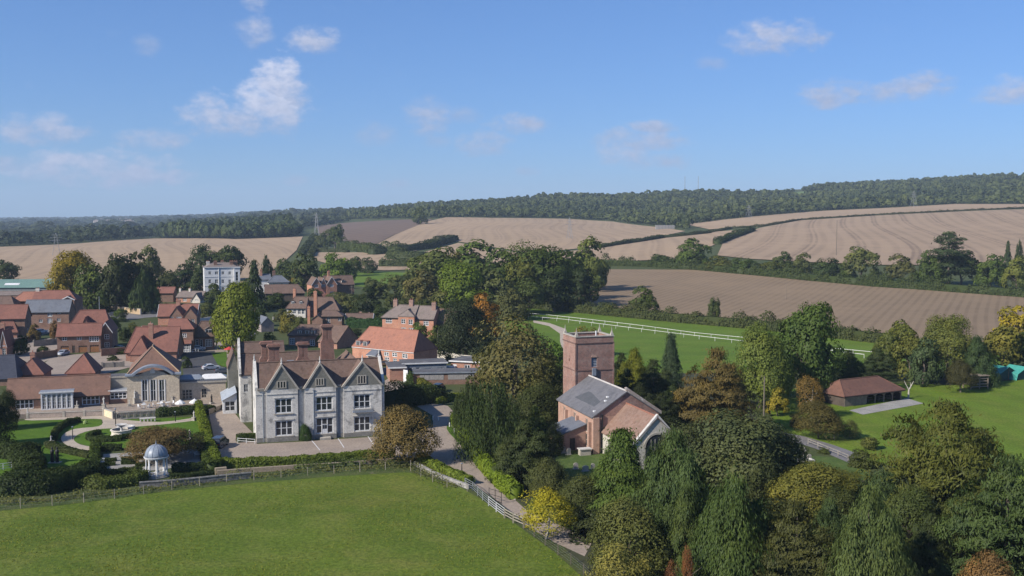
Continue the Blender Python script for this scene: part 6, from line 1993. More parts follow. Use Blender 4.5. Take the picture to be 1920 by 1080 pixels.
h = House('white_trim_annexe', 'brick bungalow annexe with flat roof and white fascia beside the white van', 'annexe', (846, 700), -18, 'flat roofed annexes')
W = h.u(915)
h.block(0, 0, W, 8, 3.0, 3.0, 'flat', BRICKR, FELT, ov=.4, front=[(.4, .1, 1.0, 2.2, 1, 1, 'door', WHITE), (3.4, .1, 1.5, 2.2, 2, 2), (7.0, .9, 1.2, 1.2, 2, 1)])
# ------------------------------------------------------------------ village houses
gH = 'houses of the village'


def H_(name, label, fl, rot, cat='house'):
    return House(name, label, cat, fl, rot, gH)


# orange roofed malthouse
h = H_('long_house', 'long brick house with bright orange tiled half-hipped roof', (661, 678), -34)
W = h.u(776)
e, r = h.z(652), h.z(613, 2, 4.6)
h.block(0, 0, W, 9.4, e + .35, r, 'gx', BRICKO, TILEO, hip=(1.8, 2.2), ov=.12, gut=WHITE,
        fpx=[(720, 660, 729, 668, 2, 2), (735, 661, 744.5, 669, 2, 2), (754, 663, 764, 672, 2, 2), (721, 669.5, 730, 681, 2, 3), (737, 672, 744, 682, 2, 3), (754, 673.5, 764, 684, 2, 3)])
for px in (672, 685):
    h.dormer(h.u(px, .4, e + .8), .25, e + .2, 1.35, 1.75, 2.4, TILEO, gable=False)
h.part('skylight', MB().slab([(h.u(698, 1.4, e), 1.1, e + 1.45), (h.u(702, 1.4, e), 1.1, e + 1.45), (h.u(702, 2.2, e), 2.1, e + 2.5), (h.u(699, 2.2, e), 2.1, e + 2.5)], .08), STEEL)
h.part('skylight', MB().slab([(h.u(760, 3.2, r), 2.9, e + 3.3), (h.u(763, 3.2, r), 2.9, e + 3.3), (h.u(764, 3.6, r), 3.8, e + 4.25), (h.u(761, 3.6, r), 3.8, e + 4.25)], .08), LEAD)
x = h.u(698, -1.6)
h.part('porch', MB().box(x - 1.3, -1.8, 0, x - 1.15, -.01, 2.5).box(x + 1.15, -1.8, 0, x + 1.3, -.01, 2.5).slab([(x - 1.6, -2.2, 2.5), (x + 1.6, -2.2, 2.5), (x + 1.4, -.02, 3.6), (x - 1.4, -.02, 3.6)], .14), WHITE)
h.part('porch_roof', MB().slab([(x - 1.65, -2.25, 2.57), (x + 1.65, -2.25, 2.57), (x + 1.45, -.02, 3.68), (x - 1.45, -.02, 3.68)], .07), SLATE)

# garage house and its taller back
h = H_('garage_house', 'brown brick house over three oak garage doors with red tiled roof', (107.5, 662.5), 14)
W = h.u(189)
e, r = h.z(630), h.z(608, 0, 3)
h.block(0, 0, W, 6.5, e, r, 'gx', BRICKD, TILER, ov=.35,
        fpx=[(114, 649, 129, 662.4, 1, 1, 'garage'), (147.5, 648, 163.5, 661.6, 1, 1, 'garage'), (168.5, 647, 185.5, 661, 1, 1, 'garage'), (135.5, 648, 141, 662, 1, 1, 'door', WOODD),
             (116.5, 631.5, 125.5, 639, 2, 2), (144, 630, 153, 638, 2, 2), (167, 627, 185.5, 641, 4, 3)])
h.block(W - .6, 3.0, 3.2, 12, e + .6, r + .2, 'gy', BRICKD, TILER, ov=.3, barge=WHITE, front=[(1.2, e - 1.6, 1.3, 1.4, 2, 2), (1.2, .9, 1.3, 1.4, 2, 2)])
h2 = h.z(583, 2, 11)
h.block(1.0, 7.4, W + .8, 9, e + .4, h2, 'gx', BRICKD, TILER, ov=.35, hip=(3.2, 2.0))
h.block(W * .42, 5.6, 3.6, 6, e + .2, h2 - 1.6, 'gy', BRICKD, TILER, ov=.2)
# slate house
h = H_('slate_house', 'brown brick house with blue-grey slate roof behind the garages', (46, 619), 8)
W = h.u(130)
e, r = h.z(585), h.z(563, 0, 3.2)
h.block(0, 0, W, 7, e, r, 'gx', BRICKD, SLATE, ov=.3,
        fpx=[(65, 584, 70, 588, 2, 1), (89, 585, 98, 594, 3, 3), (89, 597, 98, 606, 3, 3), (107, 583, 114, 589, 2, 2), (107, 597, 114, 603, 2, 2), (73, 599, 80, 605, 2, 2)])
h = H_('red_roof_house', 'red tiled house standing behind the slate roofed one', (62, 604), 8)
W = h.u(143)
h.block(0, 0, W, 9, h.z(563), h.z(545, 2, 4.5), 'gx', BRICKD, TILER, hip=(0, 3.4))
h.block(W - 4.4, -1.2, 4.2, 5, h.z(562), h.z(556), 'gy', BRICKD, TILER, barge=WHITE, front=[(1.2, h.z(572), 1.6, 1.6, 2, 2), (1.2, h.z(585), 1.6, 1.6, 2, 2)])
h.chimney(.6, 4.5, h.z(560), h.z(541, 0, 4.5), 1.3, .9, CREAM)
h = H_('pale_roof_house', 'house with pale orange roof at the left, below the green shed', (24, 601), 8)
h.block(0, 0, h.u(61), 8, h.z(564), h.z(548, 0, 4), 'gx', BRICKD, TILEO, hip=(2.6, 0))
h = H_('dark_roof_house', 'dark roofed house cut by the left edge under the green shed', (-30, 606), 8)
h.block(0, 0, h.u(26), 8, h.z(572), h.z(556, 0, 4), 'gx', BRICKD, TILEB, hip=(0, 2))
h = H_('edge_house', 'large red roofed house at the left edge with a lit brick wall', (-50, 634), 12)
h.block(0, 0, h.u(47.5), 8, h.z(598), h.z(572, 8, 4), 'gx', BRICKD, TILER, right=[(3, 1, 1, 1.4, 2, 2)])
h.block(h.u(8), -2.6, h.u(33, -2) - h.u(8), 3, h.z(620), h.z(604), 'gx', BRICKR, TILER, hip=(0, 1.2), front=[(1.6, 2.2, 1.2, 1.3, 2, 2)])
h.chimney(h.u(11), -2.9, 0, h.z(605), 1.2, .8, BRICKR)
h = H_('twin_gable_cottage', 'cottage with narrow steep gables at the left edge', (-16, 672), 12)
for k, (a, b) in enumerate(((-16, 1), (1, 13))):
    u0, u1 = h.u(a), h.u(b)
    h.block(u0, 0, u1 - u0, 8, h.z(648), h.z(622), 'gy', BRICKR, TILER, ov=.15, barge=WHITE, front=[(.5, .8, .9, 1.8, 2, 3), (.5, 3.2, .9, 1.3, 2, 2)])
# carport and small buildings near the restaurant
h = H_('carport', 'small square building with red pyramid roof on the paved yard', (126, 708), 10, 'garage')
W = h.u(176)
e = h.z(697)
h.block(0, 0, W, 7.6, e, h.z(663, W * .55, 5), 'gy', BRICKR, TILER, hip=(3.4, .5), ov=.45, gut=False)
h = H_('yard_lodge', 'small red tiled lodge with slate side and chimney left of the pyramid roof', (30, 716), 12, 'lodge')
W = h.u(80)
h.block(0, 0, W, 8.5, h.z(701), h.z(672, W / 2, 4), 'gy', BRICKR, TILER, hip=(2.6, 1.5), ov=.4, gut=False)
h.chimney(W * .45, 5.0, 3, h.z(661, W / 2, 5), 1.0, .8, BRICKR, 1)
h = H_('shaded_slate_house', 'low house with large slate roof in deep shade at the left edge above the garden wing', (-75, 726), 12)
h.block(0, 0, h.u(30), 15, h.z(712), h.z(668, 0, 7.5), 'gx', BRICKD, tiles('shaded navy slates', (.045, .05, .068), (.036, .04, .056), (.06, .064, .08), .4, .7), hip=(0, 2), gut=False)  # deep shade is put into the slate colour

# middle of the village
h = H_('double_gable_house', 'red brick house with two shaded front gables and long lit side gable', (318, 612), 8)
W = h.u(369)
e, r = h.z(594), h.z(574, 0, 4)
h.block(-4.5, 3.4, W + 4.0, 7.5, e, r + .4, 'gx', BRICKO, TILER, ov=.3, barge=WHITE)  # brighter brick puts the sunlight on the side gable into colour
h.block(0, 0, W / 2, 6.6, e, r - .1, 'gy', BRICKD, TILER, ov=.25, gm=BRICKD, fpx=[(320, 594, 325, 600, 2, 2), (331, 593, 340, 599, 3, 2)])  # browner brick puts the shade of the front gables into colour
h.block(W / 2 + .01, 0, W / 2, 6.6, e, r - .3, 'gy', BRICKD, TILER, ov=.25, gm=BRICKD, front=[(.8, e - 2.2, 1.4, 1.3, 3, 2), (W / 2 - 1.8, e - 2.2, 1.0, 1.3, 2, 2), (.8, .8, 1.6, 1.4, 3, 2)])
h.chimney(W * .2, 7.0, r - 1, r + 2.0, 1.4, .9, BRICKR, 3)
h = H_('wide_roof_house', 'wide red roofed house with a tall chimney behind the stone hall', (236, 677), 10)
W = h.u(331)
e, r = h.z(660), h.z(614, 2, 6.5)
h.block(0, 0, W, 13, e, r, 'gx', BRICKR, TILER, ov=.35, hip=(1.6, 0), right=[(3, 1, 1.2, 1.4, 2, 2)])
h.block(W * .12, -2.5, W * .36, 8, e - .2, r - 2.0, 'gy', BRICKR, TILER, ov=.2, hip=(2.6, 0))
h.chimney(h.u(284.5, 5, 9), 3.6, e, h.z(606, W / 2, 3.6), 1.1, 1.0, BRICKR, 1)
h.block(W * .14, 12.6, 4.5, 5, e + .2, r - .6, 'gx', BRICKR, TILER, ov=.25, barge=WHITE)
h = H_('bay_house', 'brick house with white bay window right of the wide red roof', (333, 660), 10)
W = h.u(363)
e, r = h.z(617), h.z(598, 0, 4)
h.block(-2.5, 0, W + 2.5, 8, e, r, 'gx', BRICKD, TILER, ov=.3, hip=(0, 2.2), fpx=[(335, 625, 350, 633, 4, 2)])
a, b = h.u(343, -1), h.u(358, -1)
h.block(a, -1.2, b - a, 1.2, 2.5, 2.5, 'none', WHITE, TILER, sides='flr', front=[(.15, .7, b - a - .3, 1.6, 4, 2)], left=[(.2, .7, .8, 1.6, 1, 2)])
h.part('bay_roof', MB().slab([(a - .25, -1.5, 2.5), (b + .25, -1.5, 2.5), (b + .1, -.02, 3.4), (a - .1, -.02, 3.4)], .12), TILER)
h = H_('dormer_cottage', 'small red cottage with a white dormer beside the lime tree', (364, 657), 16)
W = h.u(402)
e, r = h.z(630), h.z(603, 1, 3.4)
h.block(0, 0, W, 7, e, r, 'gx', BRICKD, TILEB, ov=.35, hip=(2.0, 0), fpx=[(367, 636, 372, 650, 1, 3), (375, 637, 380, 650, 1, 3), (385, 636, 398, 650, 4, 3)])
h.dormer(h.u(391, .8, e + 1), .6, e + .5, 1.9, 1.2, 2.6, TILEG)
h = H_('far_red_house', 'plain house with red roof in front of the dark conifer', (291, 567), 6)
h.block(0, 0, h.u(325), 8, h.z(549.5), h.z(538.5, 0, 4), 'gx', BRICKD, TILER)
h = H_('grey_cottages', 'row of cottages with grey tiled roof and white bay windows', (331, 567), -8)
W = h.u(378)
h.block(0, 0, W, 8, h.z(557), h.z(546, 2, 4), 'gx', BRICKO, TILEG, ov=.3, fpx=[(333, 558, 338, 564, 2, 2), (343, 559, 350, 565, 3, 2), (357, 561, 363, 568, 2, 2)])
h.block(W * .72, -2.0, W * .3, 8, h.z(560), h.z(549), 'gy', CREAM, TILEG, front=[(1.2, 1, 1.6, 1.4, 2, 2)])
for px in (338, 356):
    h.chimney(h.u(px, 4, 6), 4, h.z(549, 2, 4), h.z(541, 2, 4), .8, .8, CREAM, 2)
h = H_('pink_roof_cottage', 'small pink roofed cottage under the white mansion', (398, 556), 10)
h.block(0, 0, h.u(416), 6, h.z(546), h.z(529, 0, 3), 'gx', CREAM, TILER, hip=(1.6, 1.6))
# white mansion
h = H_('white_mansion', 'large white three storey mansion with flat cornice and arched end window', (384, 560), 19, 'mansion')
W = h.u(450)
e = h.z(502)
wins = []
for yy in ((509, 515), (524, 531), (538, 546)):
    for a, b in ((391, 396), (403, 409), (415.5, 420.5), (428.5, 433), (440, 444)):
        wins.append((a, yy[0], b, yy[1], 2, 2))
h.block(0, 0, W, 14, e, e, 'flat', WHITE, TILEG, ov=.3, fpx=wins, left=[(4, e - 3.4, 1.2, 1.8, 2, 2), (9, e - 3.4, 1.2, 1.8, 2, 2), (4, e - 7.4, 1.2, 1.8, 2, 2), (9, e - 7.4, 1.2, 1.8, 2, 2)])
h.block(W - 2.6, -1.6, 2.7, 8, e - .2, e - .2, 'flat', WHITE, TILEG, ov=.2, front=[(.7, e - 6.2, 1.2, 4.2, 1, 3)])
for zz in (e - 4.3, e - 8.4):
    h.part('string_course', MB().box(0, -.12, zz, W - 2.7, -.003, zz + .22), WHITE)
pipe(h, h.u(411), -.12, e - .3, .1, .14, WHITE)
h.part('low_roof', MB().slab([(.5, .5, e + .2), (W - .5, .5, e + .2), (W - 4, 7, e + 2.0), (4, 7, e + 2.0)], .1).slab([(W - .5, 13.5, e + .2), (.5, 13.5, e + .2), (4, 7, e + 2.0), (W - 4, 7, e + 2.0)], .1).slab([(.5, 13.5, e + .2), (.5, .5, e + .2), (4, 7, e + 2.0)], .1).slab([(W - .5, .5, e + .2), (W - .5, 13.5, e + .2), (W - 4, 7, e + 2.0)], .1), TILEG)
for px, yy, w_ in ((390, 6, 1.5), (404, 3.5, 1.5), (417, 8, 1.4), (434, 4, 1.6), (440, 5, 2.4)):
    h.chimney(h.u(px, yy, e), yy, e, e + 2.6, w_, 1.0, BRICKD if px != 390 else CREAM, 3)
h = H_('white_slate_house', 'white walled house with hipped slate roof right of the mansion', (504, 549), 18)
W = h.u(541.5)
h.block(0, 0, W, 9, h.z(529), h.z(517, 0, 4.5), 'gx', WHITE, SLATE, hip=(3, 3), ov=.5, fpx=[(512, 532, 516, 537, 2, 2), (526, 531.5, 530, 537, 2, 2)])
h.block(-5.6, 5, 7, 8, h.z(524, 0, 5), h.z(514, 0, 8), 'gx', WHITE, SLATE, hip=(2.5, 0), front=[(3.6, 2.5, .9, 1.3, 2, 2)])
h.chimney(-3.0, 8, h.z(520, 0, 8), h.z(505, 0, 8), 1.1, .9, BRICKO, 1)
h.chimney(W * .35, 9, h.z(520, 0, 8), h.z(509, 0, 8), 1.4, .9, BRICKD, 2)
h = H_('brown_roof_barn', 'long low barn with brown roof and dark board wall below the white house', (497, 566), 12, 'barn')
W = h.u(571)
h.block(0, 0, W, 9, h.z(550), h.z(534, 0, 4.5), 'gx', WOODD, TILEB, hip=(0, 2.8))
h = H_('three_gable_house', 'brick house with three white bargeboard gables', (585, 560), 24)
e, r = h.z(534), h.z(521)
for a, b, yy, dr in ((585, 602.5, 0, 0), (602.5, 613, .9, -.3), (613, 632, 0, .3)):
    u0, u1 = h.u(a), h.u(b)
    h.block(u0, yy, u1 - u0, 10, e, r + dr, 'gy', BRICKO, TILEB, ov=.22, barge=WHITE, front=[((u1 - u0) / 2 - .9, e - 1.3, 1.8, 1.6, 3, 2), ((u1 - u0) / 2 - .9, 1.4, 1.8, 1.6, 3, 2)])
W = h.u(632)
h.block(W - 4, 5.2, 13.5, 8, e - .6, r + .2, 'gx', BRICKD, TILEB, ov=.3)
h.dormer(W + 4.5, 5.8, e, 1.6, 1.2, 3, TILEB)
h.block(h.u(590), -4.5, h.u(614, -4) - h.u(590), 4.4, h.z(556), h.z(542), 'gx', BRICKO, TILER, hip=(0, 2.2))
h.chimney(h.u(617, 6, r), 6.5, r - 1, h.z(509, 8, 6), 1.0, .9, BRICKO, 3)
h = H_('white_window_cottage', 'brown roofed cottage with white sash front and two dormers', (538, 596), 0)
W = h.u(573)
e, r = h.z(577), h.z(557, 2, 4)
h.block(0, 0, W, 8, e, r, 'gx', CREAM, TILEB, ov=.4, hip=(2.2, 0), fpx=[(541, 579, 546, 586, 2, 2), (550, 580, 555, 588, 2, 2), (559, 580, 564, 589, 2, 2), (566, 580, 571, 589, 2, 2)])
for px in (549, 564):
    h.dormer(h.u(px, 1.6, e + 1), 1.4, e + 1.1, 1.1, 1.2, 2, TILEB)
h.chimney(h.u(552.5, 5, 8), 5, e, h.z(542, 2, 5), 1.0, 1.2, BRICKO, 2)
h.block(W - .5, 2.5, 12.5, 8.5, e - 1.2, r - .3, 'gx', BRICKD, TILEB, ov=.4, hip=(0, 3), front=[(8.4, 1.5, 1.8, 1.5, 2, 2)])
h.chimney(h.u(591.5, 1.5, 6), 1.6, 0, h.z(546, 8, 1.6), 1.2, 1.1, BRICKO, 1)
h = H_('low_dark_house', 'low dark tiled house with white window right of the white sash cottage', (604, 614), 4)
W = h.u(641)
e, r = h.z(593), h.z(582, 0, 4)
h.block(0, 0, W, 8, e, r, 'gx', BRICKD, TILEB, ov=.4, hip=(0, 2.5), fpx=[(613, 595, 619, 605, 2, 2), (634, 594, 640, 602, 2, 2)])
h.block(-3.2, -2.2, 3.6, 7, e - .8, r - 1.0, 'gy', BRICKD, TILEB, ov=.3)
h.chimney(h.u(579, -1, 5), -1, 0, h.z(574), .9, .8, BRICKO, 1)
h = H_('stone_hut', 'small pinkish stone hut with slate roof right of the lime tree', (490, 623), 30, 'hut')
h.block(0, 0, 4.2, 7.5, h.z(608), h.z(596), 'gy', plain('pink grey stone', (.36, .30, .28), (.28, .24, .22), .8, .9), SLATE, ov=.2, right=[(2, 1, 1, 1.2, 2, 2), (4.6, 1, 1, 1.2, 2, 2)])
h = H_('rear_manor_cottage', 'brown tiled cottage with three small white windows behind the manor chimneys', (541, 648), -2, 'cottage')
W = h.u(600)
e, r = h.z(628), h.z(609, 1, 4)
h.block(0, 0, W, 8, e, r, 'gx', BRICKR, TILEB, ov=.3, hip=(2.6, 0), fpx=[(543, 634, 553, 646, 3, 3), (581, 637, 590, 648, 2, 3)])
for px in (562, 576, 587):
    h.dormer(h.u(px, .6, e), .4, e + .2, 1.1, 1.1, 2.2, TILEB, gable=False)
h = H_('brown_gable_house', 'brown roofed house with dark side gable left of the orange roofed house', (597, 652), -28)
W = h.u(632)
h.block(0, 0, W, 10.5, h.z(640), h.z(610, 1, 5), 'gx', BRICKR, TILEB, ov=.2)
h = H_('three_chimney_house', 'orange brick house with grey-brown roof and three chimneys', (717, 634), -14)
W = h.u(812)
e, r = h.z(594), h.z(572, 3, 4)
h.block(0, 0, W * .62, 8.5, e, r, 'gx', BRICKO, TILEG, ov=.35, hip=(3.4, 0), fpx=[(723, 596, 735, 606, 3, 2)])
u0, u1 = h.u(747, -.8), h.u(777, -.8)
h.block(u0, -.8, u1 - u0, 5.2, e + .4, r - 1.0, 'gy', BRICKO, TILEG, ov=.15, hip=(1.2, 0), fpx=[(752, 598, 760, 607, 2, 2), (766, 599, 774, 609, 2, 2), (752, 614, 761, 623, 3, 2), (766, 615, 777, 624, 3, 2)])
h.block(W * .62 + .01, .5, W * .38, 8, e - .3, r - .2, 'gx', BRICKO, TILEG, ov=.3, fpx=[(794, 602, 804, 611, 3, 2)])
h.block(W, 3.5, 6.5, 7, e - 1.8, r - 1.2, 'gx', BRICKD, TILEB, ov=.3)
for px, yy in ((742, 4.2), (771.5, 4.2), (814, 3.6)):
    h.chimney(h.u(px, yy, r), yy, e if px != 814 else 0, h.z(562 if px < 800 else 566, 4, yy), 1.3, 1.0, plain('pinkish chimney brick', (.36, .23, .18), (.28, .18, .15), 1, .9) if 'pinkish chimney brick' not in MATS else MATS['pinkish chimney brick'], 2)
h = H_('low_brown_hut', 'low hut with brown roof and white gable behind the tall green hedge', (648, 611), 2, 'hut')
h.block(0, 0, h.u(698), 6, 2.4, h.z(588, 0, 3), 'gx', CREAM, TILEB, ov=.3, barge=WHITE)
h = H_('green_shed', 'long green-grey metal shed at the left edge', (-60, 556), 6, 'shed')
W = h.u(94)
h.block(0, 0, W, 16, h.z(540), h.z(524, 10, 8), 'gx', plain('grey shed cladding', (.25, .26, .26), None, .4, .7), METALG, ov=.3, ridge=False)
h.part('rooflight', MB().slab([(W * .42, 2.2, h.z(540) + (h.z(524, 10, 8) - h.z(540)) * .28 + .2), (W * .60, 2.2, h.z(540) + (h.z(524, 10, 8) - h.z(540)) * .28 + .2), (W * .6, 4, h.z(540) + (h.z(524, 10, 8) - h.z(540)) * .5 + .2), (W * .42, 4, h.z(540) + (h.z(524, 10, 8) - h.z(540)) * .5 + .2)], .05), WHITE)
h = H_('grey_yard_shed', 'low grey roofed outbuilding in front of the green shed', (-40, 566), 6, 'shed')
h.block(0, 0, h.u(96), 8, 2.8, 4.2, 'gx', BRICKD, TILEG, ov=.2, gut=False)
# ------------------------------------------------------------------ drives, yards, paths
sheet('forecourt', [(392, 778), (430, 762), (452, 790), (474, 812), (482, 833), (560, 829), (724, 818), (800, 803), (846, 796), (858, 812), (884, 852), (918, 892), (944, 922), (968, 940), (990, 960), (1060, 990), (1110, 1018), (1096, 1044), (1040, 1018), (985, 985), (930, 938), (882, 905), (832, 884), (796, 862), (742, 858), (620, 866), (520, 872), (412, 872)], PAVE, 0.06, 3)
sheet('upper_drive', [(722, 746), (722, 714), (735, 706), (764, 706), (768, 722), (790, 736), (822, 742), (868, 741), (868, 752), (818, 750), (800, 752), (840, 762), (856, 778), (858, 800), (812, 804), (812, 780), (770, 756)], PAVE, 0.08, 3)
sheet('lawn_corner', smooth_px([(838, 800), (848, 793), (858, 800), (884, 840), (908, 878), (903, 884), (866, 838), (842, 812)], 4), m_lawn, 0.09, 2)
sheet('drive_verge', [(772, 716), (786, 730), (822, 738), (826, 730), (800, 718)], m_lawn, 0.085, 2)
sheet('yard', [(60, 700), (100, 668), (200, 660), (240, 662), (345, 652), (420, 640), (440, 668), (400, 676), (340, 676), (240, 690), (200, 700), (90, 735), (60, 735)], PAVE, 0.05, 4)
sheet('yard', [(20, 662), (60, 640), (110, 632), (106, 668), (60, 690), (20, 690)], PAVE, 0.055, 4)
sheet('slate_yard', [(338, 662), (402, 658), (412, 690), (414, 716), (346, 716)], ASPH, 0.09, 3)
sheet('lawn_patch', [(396, 662), (424, 660), (428, 690), (408, 684)], m_lawn, 0.10, 3)
sheet('road', [(-100, 640), (60, 612), (150, 596), (205, 587), (262, 584), (272, 596), (215, 604), (150, 612), (60, 632), (-100, 662)], LANE, 0.06, 5)
sheet('road', [(262, 584), (330, 580), (420, 600), (480, 625), (470, 634), (410, 612), (330, 592), (272, 596)], LANE, 0.065, 5)
sheet('churchyard_lane', [(1600, 872), (1622, 856), (1560, 834), (1505, 818), (1440, 806), (1400, 800), (1400, 812), (1480, 826), (1530, 842)], LANE, 0.06, 4)
sheet('barn_apron', [(1592, 770), (1700, 747), (1732, 757), (1618, 778)], SLABS, 0.07, 3)
sheet('house_drive', [(1000, 601), (1030, 606), (1060, 617), (1062, 626), (1060, 640), (1066, 660), (1056, 662), (1050, 640), (1050, 626), (1030, 612), (1000, 605)], GRAVEL, 0.08, 4)
sheet('field_lane', [(572, 480), (582, 466), (596, 446), (600, 446), (589, 466), (580, 482)], LANE, 0.5, 8)
for a, b in (((584, 826), (600, 845)), ((634, 823), (645, 840)), ((690, 819), (700, 834))):
    p, q = G(*a), G(*b)
    d = (q - p).normalized()
    n_ = Vector((-d.y, d.x, 0)) * .07
    me = bpy.data.meshes.new('parking_line')
    me.from_pydata([tuple(v + Vector((0, 0, .075))) for v in (p - n_, q - n_, q + n_, p + n_)], [], [(0, 1, 2, 3)])
    me.materials.append(WHITE)
    structure(link('parking_line', me))


def ribbon(name, pts, w, hgt, m, off=0.0, kind=True, z=None):
    """a raised strip (kerb, low wall) along ground points"""
    mb = MB()
    P = [T(*p) if z is None else G(p[0], p[1], z) for p in pts]
    for a, b in zip(P[:-1], P[1:]):
        d = (b - a)
        d.z = 0
        d.normalize()
        s = Vector((-d.y, d.x, 0)) * (w / 2)
        i = len(mb.v)
        a2, b2 = a - d * w * .18, b + d * w * .18
        mb.v += [tuple(v) for v in (a2 - s, b2 - s, b2 + s, a2 + s)] + [tuple(v + Vector((0, 0, hgt))) for v in (a2 - s, b2 - s, b2 + s, a2 + s)]
        for q in ((0, 3, 2, 1), (4, 5, 6, 7), (0, 1, 5, 4), (1, 2, 6, 5), (2, 3, 7, 6), (3, 0, 4, 7)):
            mb.f.append([i + k for k in q])
            mb.mi.append(0)
    o = mb.obj(name, m, None, (0, 0, off))
    return structure(o) if kind else o


def tufts():
    rng = np.random.default_rng(77)
    n = 17000
    py = rng.uniform(890, 1100, n * 2)
    px = rng.uniform(-40, 1160, n * 2)
    # the paddock's outline: back fence and drive fence
    top = np.interp(px, [-60, 130, 300, 480, 640, 770, 876, 980, 1110], [962, 946, 926, 906, 894, 888, 926, 996, 1094])
    nz = np.sin(px * .021 + py * .05) + np.sin(px * .007 - py * .031 + 1) + rng.normal(0, 1.0, n * 2)
    k = (py > top + 2) & (nz > .3)
    P = [G(a, b) for a, b in zip(px[k], py[k])]
    C = np.array([(p.x, p.y, .07) for p in P])
    m = len(C)
    o0 = C.mean(0)
    Ls = rng.uniform(.12, .26, m)
    me = leaf_mesh('grass_tufts', C - o0, rng.normal(size=(m, 3)) * .6 + np.array([-.3, -.6, .8]), np.array([0, 0, 1.0]) + rng.normal(size=(m, 3)) * .6, Ls, Ls * .55, rng.normal(.5, .25, m))
    o = link('grass_tufts', me, None, o0)
    o.color = (.120, .148, .022, 1)
    stuff(o)


tufts()


def weeds():
    rng = np.random.default_rng(5)
    line = [(-20, 948), (130, 936), (300, 917), (420, 899), (560, 887), (700, 878), (770, 876), (800, 892), (860, 914)]
    W = [T(*p) for p in line]
    C, sh = [], []
    for a, b in zip(W[:-1], W[1:]):
        d = b - a
        k = int(d.length * 55)
        t = rng.random(k)
        off = rng.normal(0, .9, k)
        f = np.clip(np.sin(t * d.length * .8) * .5 + np.sin(t * d.length * .27 + 1) * .6 + .5, .12, 1.4)
        z = rng.random(k) * .75 * f
        n = Vector((-d.y, d.x, 0)).normalized()
        C.append(np.stack([a.x + d.x * t + n.x * off, a.y + d.y * t + n.y * off, .05 + z], 1))
        sh.append(rng.normal(.45, .25, k))
    C = np.concatenate(C)
    o0 = C.mean(0)
    Ls = rng.uniform(.18, .42, len(C))
    me = leaf_mesh('weeds', C - o0, rng.normal(size=C.shape) * .7 + np.array([-.3, -.5, .7]), rng.normal(size=C.shape), Ls, Ls * .5, np.concatenate(sh))
    o = link('weeds', me, None, o0)
    o.color = (.10, .112, .034, 1)
    stuff(o)


weeds()
ribbon('kerb', [(845, 796), (866, 826), (890, 862), (918, 894), (946, 922), (966, 938)], .22, .14, KERB)
ribbon('kerb', [(768, 721), (790, 735), (822, 741.5), (866, 741)], .2, .13, KERB)
# garden ground
sheet('garden_lawn', [(-40, 790), (30, 792), (60, 786), (190, 783), (192, 800), (182, 815), (160, 810), (120, 814), (108, 826), (118, 840), (172, 848), (178, 860), (172, 890), (30, 905), (-40, 880)], m_lawn, 0.05, 3)
sheet('garden_lawn', [(212, 788), (370, 782), (376, 800), (384, 826), (330, 838), (230, 842), (176, 840), (140, 830), (138, 818), (160, 806)], m_lawn, 0.055, 3)
sheet('garden_path', smooth_px([(60, 785), (190, 780), (216, 786), (300, 792), (372, 783), (372, 788), (300, 797), (222, 803), (180, 806), (150, 814), (138, 824), (150, 834), (178, 840), (176, 846), (136, 840), (116, 828), (118, 816), (140, 805), (185, 800), (192, 790), (175, 786), (60, 789)], 3), GRAVEL, 0.08, 2)
sheet('parterre_paving', [(194, 852), (372, 842), (384, 866), (300, 882), (190, 888)], SLABS, 0.06, 3)
gzb = G(294, 893)
# the terrace is a step above the garden
tp = [(20, 778), (52, 776), (197, 767.5), (222, 771.5), (292, 767), (375, 762), (392, 768), (432, 752), (424, 738), (330, 742), (240, 748), (205, 752), (14, 763), (-10, 768)]
P = [G(x, y, ZT) for x, y in tp]
tm = MB()
n_ = len(P)
tm.v = [tuple(p) for p in P] + [(p.x, p.y, -.1) for p in P]
tm.f = [list(range(n_))] + [[i, i + n_, (i + 1) % n_ + n_, (i + 1) % n_] for i in range(n_)]
tm.mi = [0] * len(tm.f)
structure(tm.obj('terrace', PAVE))
bk = [G(x, y, ZT) for x, y in ((-10, 768), (14, 763), (424, 738), (432, 752))]
d_ = Vector((-.3, .95, 0)) * 9
bb = [bk[1], bk[2], bk[2] + d_, bk[1] + d_]
tm = MB()
tm.slab([tuple(p - Vector((0, 0, .02))) for p in bb], .95)
structure(tm.obj('terrace', PAVE))


